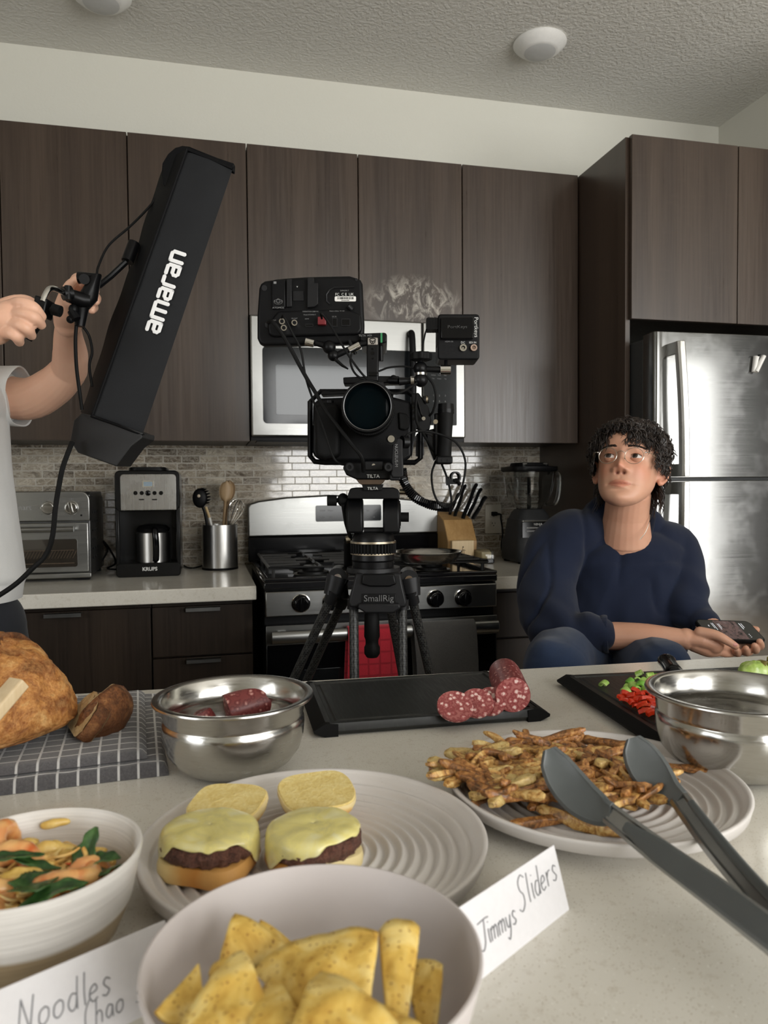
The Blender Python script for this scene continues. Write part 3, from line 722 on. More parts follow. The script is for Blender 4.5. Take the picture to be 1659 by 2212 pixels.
wh = ['knife with the tallest handle rising left in the block', 'middle black knife nearest the viewer in the block', 'black knife leaning right behind the middle one', 'rightmost knife of the block with the lowest handle', 'leftmost short black knife handle in the block']
for (a, b, r_, dy), l in zip(KN, wh):
    A = atY(a[0], a[1]+3, YN+.06+dy); B = atY(b[0], b[1], YN+.085+dy)
    t = thing('kitchen_knife', l, 'knife', A, 0, 'knives in the block'); d = (B-A)
    pts = bez([V((0, 0, 0)), d*.12+V((-.002, 0, 0)), d*.5+V((.001, 0, 0)), d*.85+V((-.001, 0, 0)), d*1.0+V((.003, 0, 0))], 4)
    rr = [r_*(.85+.3*abs(math.sin(k/len(pts)*5.5))*.5) for k in range(len(pts))]; rr[-1] = r_*.85
    hdl = MB().tube(pts, rr, 12, flat=.6).build('handle', BLK, t)
    for f in (.2, .5, .8): MB().ell(d*f+V((0, -r_*.62, 0)), (.0022, .0012, .0022), nu=10, nv=6).build('rivet', ST_H, hdl)
# ------------------------------------------------------------------ butter dish
YBt = 2.72; fr = Frame((atY(1043, 1210, YBt).x, YBt, CT), 0); q = lambda px, py: atY(px, py, YBt)-fr.loc
bt = thing('butter_dish', 'small clear lidded butter dish with black base by the outlet', 'butter dish', fr.loc)
MB().loft([[(x_*s_, y_*s_, z_) for x_, y_ in rrect(-.029, -.05, .029, .05, .006)] for s_, z_ in ((.93, 0), (1, .004), (1, .016), (.97, .018))]).build('base', BLK_G, bt)
MB().loft([[(x_*s_, y_*s_, z_) for x_, y_ in rrect(-.033, -.053, .033, .053, .01)] for s_, z_ in ((1, .0185), (1, .04), (.9, .05), (.3, .052))]).build('cover', CLEAR, bt)
MB().box((-.019, -.035, .0186), (.019, .035, .042)).build('butter', plain('butter', srgb(226, 208, 160), .5), bt, bevel=.003)
# ------------------------------------------------------------------ wall outlet + plug
a = atY(1048, 1153, YB-.012); b = atY(1083, 1090, YB-.012); fr = Frame(((a.x+b.x)/2, YB-.008, (a.z+b.z)/2), 0)
ot = thing('wall_outlet', 'almond double wall outlet on the tile beside the blender', 'outlet', fr.loc)
ow, oh = (b.x-a.x)/2, (b.z-a.z)/2; ALM = plain('almond_plastic', srgb(196, 190, 176), .4, var=.03)
MB().prism(rrect(-ow, -oh, ow, oh, .004), -.006, 0).build('cover_plate', ALM, ot, bevel=.0015)
for s in (-1, 1):
    o = MB().prism(rrect(-.0165, s*.0195-.014, .0165, s*.0195+.014, .008), -.0085, -.005).build('socket', ALM, ot)
    mb = MB(); mb.cbox((-.006, -.0086, s*.0195+.003), (.002, .001, .008)); mb.cbox((.006, -.0086, s*.0195+.003), (.002, .001, .007)); mb.cbox((0, -.0086, s*.0195-.007), (.004, .001, .004)); mb.build('slots', BLK, o, smooth=False)
pl = fr.loc+V((0, -.0095, .0225))
t = thing('power_plug', 'black plug and cord in the upper socket of the outlet', 'plug', pl)
MB().loft([[(x_*s_, y_, z_*s_) for x_, z_ in rrect(-.011, -.009, .011, .009, .004)] for s_, y_ in ((1, 0), (1, -.014), (.7, -.024), (.4, -.03))]).build('plug_body', RUBBER, t)
g = lambda w_: w_-pl
MB().tube(bez([V((.0, -.02, 0)), V((.02, -.026, -.003)), g(atY(1082, 1120, 2.87)), g(atY(1086, 1150, 2.86)), g(atY(1083, 1180, 2.84)), g(atY(1088, 1196, 2.82)), g(atY(1100, 1206, 2.80))], 6), .0035, 8).build('cord', RUBBER, t)
# ------------------------------------------------------------------ blender
YBl = 2.70; fr = Frame((atY(1143, 1200, YBl).x, YBl, CT), 0); q = lambda px, py, dy=0: atY(px, py, YBl+dy)-fr.loc
bl = thing('blender', 'black blender with a clear pitcher in the counter corner', 'blender', fr.loc)
zq = lambda py: q(1143, py, -.08).z
def sect(hx_, hy_, z_, r_=.03): return [(x_, y_, z_) for x_, y_ in rrect(-hx_, -hy_, hx_, hy_, min(r_, hx_*.9, hy_*.9), 5)]
z1_ = .168
MB().loft([sect(.083, .095, .008), sect(.086, .098, .02), sect(.084, .094, .085), sect(.078, .085, .10), sect(.07, .075, z1_)]).build('motor_base', BLK_G if 0 else DGREY, bl)
for s in (-1, 1):
    for s2 in (-1, 1): MB().cyl((s*.062, s2*.07, 0), (s*.062, s2*.07, .01), .014).build('foot', RUBBER, bl)
lf = lambda z_: -(.085-(z_-.10)/.068*.010)
pn = MB().loft([[(-.066, -.088, .1), (.066, -.088, .1), (.066, -.080, .1), (-.066, -.080, .1)], [(-.062, -.0785, .162), (.062, -.0785, .162), (.062, -.07, .162), (-.062, -.07, .162)]]).build('front_panel', BLK_G, bl)
text('NINJA', .013, (0, -.0825, .149), (R(81), 0, 0), INK, bl, 'brand_lettering')
text('PROFESSIONAL 1000 WATTS', .0075, (0, -.0845, .136), (R(81), 0, 0), INK, bl, 'lettering')
mb = MB(); mb.box((-.05, -.087, .122), (-.006, -.084, .127)); mb.box((.006, -.087, .122), (.05, -.084, .127)); mb.build('buttons', INK_D, bl, smooth=False)
mb = MB(); mb.tube([(-.062, -.082, .162), (.062, -.082, .162)], .0035, 8); mb.ell((-.062, -.083, .162), (.005, .004, .005)); mb.ell((.062, -.083, .162), (.005, .004, .005)); mb.build('steel_strip', ST_H, bl)
MB().loft([sect(.068, .07, z1_), sect(.060, .06, .19, .03), sect(.05, .05, .205, .03)]).build('collar', DGREY, bl)
outer = [sect(.045, .045, .198, .04), sect(.05, .05, .215, .045), sect(.075, .072, .245, .05), sect(.082, .078, .28, .05), sect(.088, .084, .335, .05), sect(.09, .086, .352, .05)]
inner = [[(x_*.95, y_*.95, z_+(.004 if i == 0 else 0)) for x_, y_, z_ in r_] for i, r_ in enumerate(outer)]
jr = MB().loft(outer+inner[::-1]).build('pitcher', CLEAR, bl)
MB().tube(bez([(.085, -.0, .345), (.115, 0, .345), (.128, 0, .325), (.124, 0, .26), (.108, 0, .225), (.07, 0, .222)], 6), .011, 12, flat=.7).build('pitcher_handle', CLEAR, jr)
mb = MB().cyl((0, 0, .205), (0, 0, .33), .008)
for z_ in (.225, .265, .30):
    for s in (-1, 1): mb.box((0 if s > 0 else -.055, -.006, z_), (.055 if s > 0 else 0, .006, z_+.002), Matrix.Rotation(R(z_*900), 4, 'Z'))
mb.build('blade_stack', BLK, jr)
MB().loft([sect(.092, .088, .350, .05), sect(.096, .092, .356, .05), sect(.096, .092, .368, .05), sect(.07, .06, .372, .04), sect(.066, .056, .384, .04)]).build('lid', BLK, bl)
MB().tube([(-.05, -.05, .378), (.05, -.05, .378)], .007, 10).build('lid_lever', ST_H, bl)
# ------------------------------------------------------------------ fridge
YFR = 2.118; XF0 = 1.385; XF1 = 2.17; zft = atY(1417, 715, YFR).z; zsp = atY(1500, 1035, YFR).z
fr = Frame(((XF0+XF1)/2, YFR, 0), 0); w = (XF1-XF0)/2
fg = thing('refrigerator', 'stainless top-freezer refrigerator behind the seated person', 'refrigerator', fr.loc)
SIDE = plain('fridge_side_grey', (.035, .037, .038), .4, bs=500, bd=.0002)
MB().box((-w+.006, .075, .03), (w-.006, .74, zft-.012)).build('body', SIDE, fg, bevel=.004)
def fdoor(name, z0_, z1_, hz0, hz1, up):
    prof = [(-w, .066), (-w, .012), (-w+.004, .004), (-w+.012, 0), (w-.012, -0.0), (w-.004, .004), (w, .012), (w, .066)]
    n_ = 8; pr = []
    # slight belly across the front
    for k in range(25):
        x_ = -w+.012+(2*w-.024)*k/24; pr.append((x_, -.006*(1-(x_/w)**2)))
    pr = [(-w, .066), (-w, .012), (-w+.004, .004)]+pr+[(w-.004, .004), (w, .012), (w, .066)]
    d = MB().loft([[(x_, y_, z0_) for x_, y_ in pr], [(x_, y_, z1_) for x_, y_ in pr]]).build(name, ST_FR, fg, bevel=.002)
    MB().box((-w+.008, .066, z0_+.008), (w-.008, .076, z1_-.008)).build('gasket', BLK, d, smooth=False)
    hx_ = -w+.062; mb = MB(); rings = []
    ends = (hz0, hz1)
    for k in range(21):
        u = k/20; z_ = hz0+(hz1-hz0)*u
        a_ = u if up else 1-u      # 1 = end away from the split
        lean = .012*math.sin(math.pi*(.15+.7*a_))
        yo = -.066+.012*(1-math.sin(math.pi*min(1, .12+a_*.8)))
        wd = .0135
        rings.append([(hx_+x_-.018*a_+.01, yo+y_, z_) for x_, y_ in [(-wd, .017), (-wd, -.002), (-wd+.005, -.009), (wd-.005, -.009), (wd, -.002), (wd, .017)]])
    mb.loft(rings)
    for zc_, a_ in ((hz0+.02, 0 if up else 1), (hz1-.02, 1 if up else 0)):
        x_ = hx_-.018*a_+.01; mb.box((x_-.0125, -.055, zc_-.02), (x_+.012, .0, zc_+.02))
    mb.build('handle', steel('handle_steel', (.62, .61, .58), .3, (260, 260, 2), smudge=False), d, bevel=.002)
    return d
fz = fdoor('freezer_door', zsp+.005, zft, zsp+.008, atY(1455, 737, YFR-.05).z, True)
fd = fdoor('fridge_door', .09, zsp-.005, .62, zsp-.008, False)
MB().box((-w+.01, .04, 0.0), (w-.01, .07, .085)).build('kick_grille', BLK, fg, smooth=False)
# white clip on freezer door
cp = atY(1634, 790, YFR-.006); t = thing('bag_clip', 'white plastic bag clip stuck on the freezer door', 'clip', cp)
def leg(a, b, r_, y): 
    A = atY(a[0], a[1], YFR-.006+y)-cp; B = atY(b[0], b[1], YFR-.006+y)-cp
    return MB().tube([A+V((0, -.008, 0)), B+V((0, -.008, 0))], r_, 14, flat=.8)
leg((1624, 804), (1630, 771), [.0075, .0105], 0).build('jaw', WHT, t)
leg((1629, 804), (1646, 770), [.0090, .0082], -.006).build('lever', WHT, t)
A = atY(1630, 770, YFR-.006)-cp; MB().cyl(A+V((0, -.026, 0)), A+V((0, -.0165, 0)), .0032, n=14).build('magnet', BLK, t)
# ------------------------------------------------------------------ island
A = atz(275, 1492, CT); B = atz(1659, 1415, CT); d = (B-A).normalized()
P0 = A-d*1.1; P1 = B+d*.9; nrm = V((d.y, -d.x, 0))     # towards the viewer
ISL_R = math.atan2(d.y, d.x)
mid = (P0+P1)/2; fr = Frame((mid.x, mid.y, 0), ISL_R); L_ = (P1-P0).length/2
t = thing('island_worktop', 'large pale speckled quartz island top covered with food', 'worktop', (mid.x, mid.y, CT), ISL_R)
MB().box((-L_, -1.02, -.042), (L_, 0, 0)).build('slab', QUARTZ, t, bevel=.0025)
t = thing('kitchen_island', 'dark wood island base under the pale worktop', 'island', (mid.x, mid.y, 0), ISL_R)
MB().box((-L_+.05, -.99, .09), (L_-.05, -.33, CT-.043)).build('body', W_LO, t, smooth=False)
MB().box((-L_+.07, -.93, 0), (L_-.07, -.38, .09)).build('toe_kick', BLK, t, smooth=False)
rnd = random.Random(7)
def nz(p, s, k=0): return noise.noise(V(p)*s+V((k, k*1.7, k*.3)))
# ------------------------------------------------------------------ cutting boards
def board(label, c, rz_, hx, hy, th=.0155, group='black plastic cutting boards'):
    t = thing('cutting_board', label, 'cutting board', (c[0], c[1], CT), rz_, group)
    m = BOARD
    rings = [rrect(-hx+.012, -hy+.003, hx-.012, hy-.003, .006), rrect(-hx, -hy, hx, hy, .010), rrect(-hx, -hy, hx, hy, .010), rrect(-hx+.012, -hy+.0015, hx-.012, hy-.0015, .008)]
    zs = [.0015, .006, .0075, th]
    mb = MB(); mb.loft([[(x, y, z) for x, y in r_] for r_, z in zip(rings, zs)], cap=False)
    # top with juice groove
    def rg_(ins, z): return [(x, y, z) for x, y in rrect(-hx+.012+ins, -hy+.0015+ins, hx-.012-ins, hy-.0015-ins, max(.003, .010-ins))]
    mb.loft([rg_(0, th), rg_(.008, th), rg_(.010, th-.002), rg_(.014, th-.002), rg_(.016, th-.0004), rg_(.05, th-.0004)], cap=False)
    mb.add(rg_(.05, th-.0004), [tuple(range(24))]); mb.add([(x, y, .0015) for x, y in rings[0]], [tuple(range(24))[::-1]])
    o = mb.build('slab', m, t, angle=25)
    for s in (-1, 1):
        mb = MB(); T = Matrix.Scale(s, 4, V((1, 0, 0)))
        e = [[(hx-.03, y_, z_), (hx-.012, y_, z_+.0002), (hx+.0015, y_*1.001, .008), (hx+.0005, y_, .004), (hx-.02, y_, .0)] for y_, z_ in ((-hy-.0006, th), (hy+.0006, th))]
        prof = [(hx-.028, th-.001), (hx-.013, th+.0006), (hx+.0015, .0085), (hx+.001, .0055), (hx-.012, 0), (hx-.028, 0)]
        mb.loft([[(x_, y_, z_) for x_, z_ in prof] for y_ in (-hy-.001, -hy+.008)], T=T); mb.loft([[(x_, y_, z_) for x_, z_ in prof] for y_ in (hy-.008, hy+.001)], T=T)
        prof2 = [(hx-.016, th-.002), (hx-.013, th+.0008), (hx+.0018, .0085), (hx+.0008, .0055), (hx-.012, 0), (hx-.028, 0)]
        mb.loft([[(x_, y_, z_) for x_, z_ in prof2] for y_ in (-hy+.008, hy-.008)], T=T)
        mb.build('grip_end', RUBBER, t)
    return t
BOARD = Mat('black_board'); sc = BOARD.noise(1, 4, .6, BOARD.co((300, 25, 60), rot=(0, 0, R(35)))); sc2 = BOARD.noise(1, 4, .6, BOARD.co((30, 260, 60), rot=(0, 0, R(20))))
BOARD.set(base=BOARD.ramp(BOARD.math('MAXIMUM', sc, sc2), [(.55, (.010, .011, .010, 1)), (.75, (.022, .023, .021, 1))]), rough=BOARD.ramp(sc, [(.3, .36), (.7, .5)])); BOARD.bump(BOARD.noise(700, 3), .3, .0002); BOARD = BOARD.m
a = atz(691, 1594, CT); b = atz(1176, 1557, CT); c = atz(1075, 1448, CT+.015)
bx = (b-a).normalized(); hx1 = (b-a).length/2+.006; hy1 = .1
cB1 = (a+b)/2+V((-bx.y, bx.x, 0))*hy1
board('long black cutting board holding the cut salami', cB1, math.atan2(bx.y, bx.x), hx1, hy1)
TOP1 = CT+.0155
fl = atz(1222, 1458, CT+.0155); bl_ = atz(1440, 1598, CT+.004); 
dx2 = (atz(1659, 1437, CT+.0155)-fl).normalized(); hx2, hy2 = .21, .142
cB2 = fl+dx2*(hx2-.012)+V((dx2.y, -dx2.x, 0))*hy2
board('black cutting board with diced red pepper behind the right steel bowl', cB2, math.atan2(dx2.y, dx2.x), hx2, hy2)
# ------------------------------------------------------------------ steel mixing bowls
def mixing_bowl(label, c, s=1.0):
    t = thing('mixing_bowl', label, 'bowl', (c[0], c[1], CT), 0, 'stainless mixing bowls')
    pr = [(0, .001), (.030, .001), (.034, .0005), (.050, .005), (.0605, .0125), (.0685, .0235), (.0725, .037), (.0737, .049), (.0735, .0545), (.0722, .0565), (.0718, .058), (.0730, .061), (.0745, .0755), (.0752, .0770), (.0805, .0782), (.0822, .0778), (.0832, .0765), (.0836, .0775), (.0828, .0792), (.0805, .0797), (.0748, .0788), (.0734, .0775), (.0722, .0615), (.0706, .058), (.0712, .055), (.0722, .0535), (.0723, .049), (.0711, .037), (.067, .0242), (.0592, .0136), (.049, .0064), (.033, .0022), (0, .0022)]
    MB().lathe([(r_*s, z_*s) for r_, z_ in pr], 96).build('shell', ST_BOWL, t, angle=50)
    return t
bw1 = atz(505, 1502, CT+.078); mixing_bowl('left steel mixing bowl holding two pieces of salami', bw1, 1.0)
bw2 = atz(1588, 1492, CT+.083); mixing_bowl('empty steel mixing bowl cut by the right frame edge', bw2, 1.06)
# ------------------------------------------------------------------ stoneware plates
def stoneware(name, c0, c1, fine=0):
    m = Mat(name); n1 = m.noise(5, 3); sp = m.vor(240)
    b_ = m.mix(m.ramp(sp, [(.05, .5), (.09, 0.0)]), m.ramp(n1, [(.3, c0), (.7, c1)]), srgb(120, 104, 88))
    m.set(base=b_, rough=.38, spec=.45)
    if fine:
        ring = m.wave(fine, m.co(), .8, 'RINGS', dscale=2); m.nt.nodes[-1]
        m.bump(m.noise(260, 3), .2, .0003)
    return m.m
PLATE = stoneware('warm_grey_stoneware', srgb(206, 201, 197), srgb(216, 211, 207), 30)
def plate(label, c, r=.138, rz=0):
    t = thing('dinner_plate', label, 'plate', (c[0], c[1], CT), rz, 'ridged stoneware plates')
    pr = [(0, .004), (.078, .004), (.082, 0), (.088, 0), (.09, .004), (.118, .0085), (.132, .0155), (r, .0235), (r+.0005, .025), (r-.001, .0262), (r-.004, .0255)]
    rr = r-.004
    N = 150
    for k in range(N):
        u = rr*(1-(k+1)/N)
        base = .0092+ .0155*max(0, (u-.098)/(rr-.098))**1.9 if u > .098 else .0092
        amp = .0021 if u > .02 else .0004
        w_ = math.cos(u*2*math.pi/.0098)
        if u > rr-.006: amp = 0
        pr.append((max(u, 0), base+amp*w_))
    MB().lathe(pr, 144).build('ridged_dish', PLATE, t, angle=70)
    return t
pl1 = atz(680, 1809, CT+.022); plate('ridged plate carrying the cheeseburger sliders', pl1, .134)
pl2 = atz(1281, 1686, CT+.022); plate('ridged plate heaped with fries', pl2, .134)
ZP = CT+.0100
# ------------------------------------------------------------------ sliders
def crumbm(name, c0, c1, c2, s=70, bump=.0012, rough=.75, sss=0):
    m = Mat(name); n1 = m.noise(s, 5, .65); n2 = m.noise(s*4, 4, .7)
    m.set(base=m.mix(.35, m.ramp(n1, [(.3, c0), (.5, c1), (.7, c2)]), m.ramp(n2, [(.35, c0), (.65, c2)])), rough=rough)
    if sss: m.set(sss=sss, sssr=(1, .5, .25), ssss=.01)
    m.bump(m.math('ADD', n1, n2), .7, bump); return m.m
BUNCUT = crumbm('toasted_bun_face', srgb(214, 184, 104), srgb(228, 204, 130), srgb(238, 220, 156), 90)
def bunside():
    m = Mat('bun_crust'); z = m.n('ShaderNodeSeparateXYZ'); m.nt.links.new(m.co(), z.inputs[0])
    h = m.math('ADD', z.outputs[2], m.math('MULTIPLY', m.noise(60, 3), .012))
    c = m.ramp(m.math('MULTIPLY', h, 38), [(.25, srgb(178, 104, 38)), (.6, srgb(206, 144, 70)), (.9, srgb(228, 190, 122)), (1, srgb(236, 214, 158))])
    m.set(base=c, rough=.5); m.bump(m.noise(150, 4), .4, .0008); return m.m
BUNCR = bunside()
BUNSIDE = crumbm('soft_bun_side', srgb(218, 186, 120), srgb(232, 208, 150), srgb(240, 222, 172), 50, .002)
def sqring(a, b, z, e=3.2, n=56, k=0, amp=.0, s=60, rz=0):
    out = []
    for i in range(n):
        t_ = 2*math.pi*i/n; c_, s_ = math.cos(t_), math.sin(t_)
        x = a*math.copysign(abs(c_)**(2/e), c_); y = b*math.copysign(abs(s_)**(2/e), s_)
        f = 1+amp*nz((x, y, z), s, k)
        X = x*f; Y = y*f
        out.append((X*math.cos(rz)-Y*math.sin(rz), X*math.sin(rz)+Y*math.cos(rz), z+amp*.02*nz((x, y, z), s, k+9)))
    return out
PATTY = crumbm('seared_beef', srgb(48, 26, 20), srgb(96, 58, 46), srgb(140, 94, 76), 190, .003, .45)
def cheesem():
    m = Mat('melted_cheese'); n1 = m.noise(45, 4, .6, dist=.6)
    m.set(base=m.ramp(n1, [(.3, srgb(206, 196, 138)), (.5, srgb(232, 218, 138)), (.68, srgb(236, 228, 176))]), rough=.3, coat=.3, sss=.15, sssr=(1, .8, .3), ssss=.006)
    m.bump(n1, .35, .002); return m.m
CHEESE = cheesem()
def slider(label, c, rz, k, a=.035, b=.034, bare=-1.57):
    t = thing('slider', label, 'burger', (c.x, c.y, ZP+.0005), rz, 'open cheeseburger sliders')
    mb = MB().loft([sqring(a*s_, b*s_, z_, 3.6, 56, k, .06, 40) for s_, z_ in ((.8, 0), (.94, .002), (1, .007), (1.0, .012), (.97, .0155), (.85, .017))])
    mb.build('bottom_bun', BUNSLI, t)
    mb = MB(); rings = []
    for s_, z_ in ((.80, .0155), (.97, .0165), (1.05, .0195), (1.07, .0245), (1.03, .029), (.85, .031)):
        rings.append(sqring(a*s_*1.0, b*s_*1.0, z_, 2.2, 120, k+3, .085, 230))
    mb.loft(rings); mb.build('patty', PATTY, t)
    # cheese drapes over the patty, its hem rising and falling
    def hem(th):
        # bared over a wide front sector, dripping at its ends
        w_ = math.cos((th-bare)); f = .95-.95*max(0, (w_-.35)/.65)**.5
        return f+.22*math.sin(th*5+k)*(.4+f)+.25*nz((math.cos(th)*2, math.sin(th)*2, k), 2.0, k)
    nn = 96; rings = []
    for j in range(13):
        u = j/12; ring = []
        for i in range(nn):
            th = 2*math.pi*i/nn; hm = max(.05, min(1.35, hem(th)))
            if u < .62:
                rr_ = u/.62*a*1.0; z_ = .0342-.0012*(u/.62)**2
            else:
                v_ = (u-.62)/.38; rr_ = a*(1.0+.09*math.sin(min(1, v_*1.6)*math.pi/2)*min(1, hm*2.2+.25)); z_ = .032-(.0005+.0175*hm*v_)*(v_**.6 if v_ < 1 else 1)
            rr_ *= 1+.02*nz((math.cos(th)*3, math.sin(th)*3, u*4), 1.3, k)
            z_ += .0012*nz((rr_*math.cos(th), rr_*math.sin(th), 0), 60, k)
            ring.append((rr_*math.cos(th)*1.0, rr_*math.sin(th)*(b/a), z_))
        rings.append(ring)
    o = MB().loft(rings, cap=False).build('cheese', CHEESE, t, solid=.0022, sub=1); 
    return t
def slibun():
    m = Mat('slider_bun_crust'); z = m.n('ShaderNodeSeparateXYZ'); m.nt.links.new(m.co(), z.inputs[0])
    side_ = m.math('ADD', m.math('ADD', m.math('MULTIPLY', z.outputs[0], 22), m.math('MULTIPLY', z.outputs[1], -14)), m.math('MULTIPLY', m.noise(30, 3), .5))
    c = m.ramp(side_, [(0, srgb(236, 216, 160)), (.25, srgb(232, 204, 140)), (.5, srgb(216, 158, 82)), (.8, srgb(204, 138, 62)), (1, srgb(214, 160, 90))])
    m.set(base=c, rough=.6); m.bump(m.noise(120, 4), .5, .001); return m.m
BUNSLI = slibun()
s1 = atz(455, 1880, ZP); s2 = atz(678, 1876, ZP)
slider('cheese slider on the left of the plate with orange bun crust showing', s1, R(-28), 1.0, .0335, .032, R(-75))
slider('cheese slider right of the other with patty bared on one side', s2, R(200), 2.3, .0325, .031, R(-255))
def buntop(label, c, rz, tilt, k, a, b):
    t = thing('bun_top', label, 'bun', (c.x, c.y, ZP+.001), 0, 'toasted bun tops lying cut side up')
    T = Matrix.Rotation(rz, 4, 'Z') @ Matrix.Rotation(tilt, 4, 'X')
    zo = .0015+abs(math.sin(tilt))*b*.55
    T = Matrix.Translation((0, 0, zo)) @ T
    rings = [sqring(a*s_, b*s_, z_, e_, 56, k, .05, 40) for s_, z_, e_ in ((.15, 0, 2), (.5, .0012, 2.2), (.78, .006, 2.6), (.94, .013, 3), (1, .019, 3.2), (.985, .0225, 3.3))]
    MB().loft(rings).build('crust', BUNCR, t, T=T)
    MB().loft([sqring(a*s_, b*s_, z_, 3.3, 56, k, .05, 40) for s_, z_ in ((.975, .0222), (.95, .0238), (.8, .0232), (.4, .0236), (.05, .0234))]).build('toasted_face', BUNCUT, t, T=T)
b1 = atz(496, 1797, ZP); b2 = atz(684, 1772, ZP)
buntop('bun top tipped behind the left slider', b1, R(-24), R(8), 4, .0310, .0275)
buntop('bun top lying cut side up behind the right slider', b2, R(6), R(7), 6, .0325, .0315)
# ------------------------------------------------------------------ salami
def salm(name, cell=150):
    m = Mat(name); v = m.vor(cell); n_ = m.noise(120, 4, .7); f = m.math('ADD', m.math('MULTIPLY', v, .8), m.math('MULTIPLY', m.noise(170, 4, .7, dist=1.5), .8))
    c = m.ramp(f, [(.56, srgb(226, 198, 190)), (.64, srgb(192, 134, 128)), (.73, srgb(158, 80, 80)), (.88, srgb(130, 54, 54)), (1, srgb(164, 96, 92))])
    m.set(base=c, rough=.38, sss=.1, sssr=(1, .3, .2), ssss=.004); m.bump(n_, .3, .0004); return m.m
SAL = salm('salami_cut'); 
SALSKIN = Mat('salami_skin'); _v = SALSKIN.vor(150); _n = SALSKIN.noise(60, 4, .7)
SALSKIN.set(base=SALSKIN.ramp(SALSKIN.math('ADD', _v, SALSKIN.math('MULTIPLY', _n, .8)), [(.52, srgb(200, 150, 140)), (.66, srgb(142, 70, 68)), (.9, srgb(104, 38, 40)), (1, srgb(128, 60, 58))]), rough=.35); SALSKIN.bump(_n, .4, .0008); SALSKIN = SALSKIN.m
def disc_rings(r, z0, z1, k, n=40, amp=.03):
    def rg2(s_, z): return [(r*s_*math.cos(q_)*(1+amp*nz((math.cos(q_), math.sin(q_), 0), 1.6, k)), r*s_*math.sin(q_)*(1+amp*nz((math.cos(q_), math.sin(q_), 5), 1.6, k)), z) for q_ in [2*math.pi*i/n for i in range(n)]]
    return rg2
def salami_slice(label, c, r, T, k, name='salami_slice', th=.005):
    t = thing(name, label, 'salami', c, 0, 'salami slices on the black board')
    g_ = disc_rings(r, 0, th, k)
    MB().loft([g_(.1, th), g_(.97, th), g_(1, th*.85), g_(1, .0006), g_(.97, 0), g_(.1, 0)]).build('slice', SAL, t, T=T)
f0 = atz(1108, 1502, TOP1+.0218); f1 = atz(1087, 1450, TOP1+.0218); ax = (f1-f0); ax.z = 0; ax = ax.normalized()
t = thing('salami_log', 'thick salami log with its cut face towards the slices', 'salami', (f0.x, f0.y, TOP1))
T = Matrix.Translation((0, 0, .0222)) @ ax.to_track_quat('Z', 'Y').to_matrix().to_4x4()
g_ = disc_rings(.0218, 0, .1, 2, 48, .02)
MB().loft([g_(1.0, .0005), g_(1, .03), g_(1.01, .06), g_(1.0, .095), g_(.96, .107), g_(.8, .117), g_(.45, .124), g_(.1, .1265)]).build('casing', SALSKIN, t, T=T)
MB().loft([g_(.995, .0006), g_(.97, -.0008), g_(.5, -.0012), g_(.05, -.0012)]).build('cut_face', SAL, t, T=T)
for (px, py), r_, tilt, az, k, l, lift in (((983, 1526), .0222, 36, 8, 1, 'front salami slice lying on the groove of the board', .0130), ((1030, 1519), .0205, 40, 20, 2, 'middle salami slice tucked behind the front one', .0125), ((1060, 1515), .0195, 44, 30, 3, 'hindmost salami slice touching the log', .0125)):
    c = atz(px, py, TOP1+lift)
    T = Matrix.Translation((0, 0, 0)) @ Matrix.Rotation(R(-az), 4, 'Z') @ Matrix.Rotation(R(tilt), 4, 'X') @ Matrix.Translation((0, 0, -.0025))
    salami_slice(l, c, r_, T, k)
# pieces in the left bowl
def bowl_piece(label, px, py, dz, r, ln, yaw, pitch, k):
    c = atz(px, py, CT+dz); t = thing('salami_chunk', label, 'salami', c, 0, 'salami pieces in the steel bowl')
    T = Matrix.Rotation(yaw, 4, 'Z') @ Matrix.Rotation(pitch, 4, 'Y')
    g_ = disc_rings(r, 0, ln, k)
    MB().loft([g_(.2, 0), g_(.98, 0), g_(1, .002), g_(1, ln*.6), g_(.93, ln*.85), g_(.6, ln*.98), g_(.1, ln)]).build('casing', SALSKIN, t, T=T)
    MB().loft([g_(.97, -.0004), g_(.5, -.0010), g_(.05, -.0010)]).build('cut_face', SAL, t, T=T)
bowl_piece('dark salami chunk lying right in the left steel bowl', 490, 1540, .040, .021, .058, R(12), R(80), 5)
bowl_piece('pink salami piece showing its cut face in the left steel bowl', 425, 1545, .038, .019, .03, R(-30), R(150), 6)
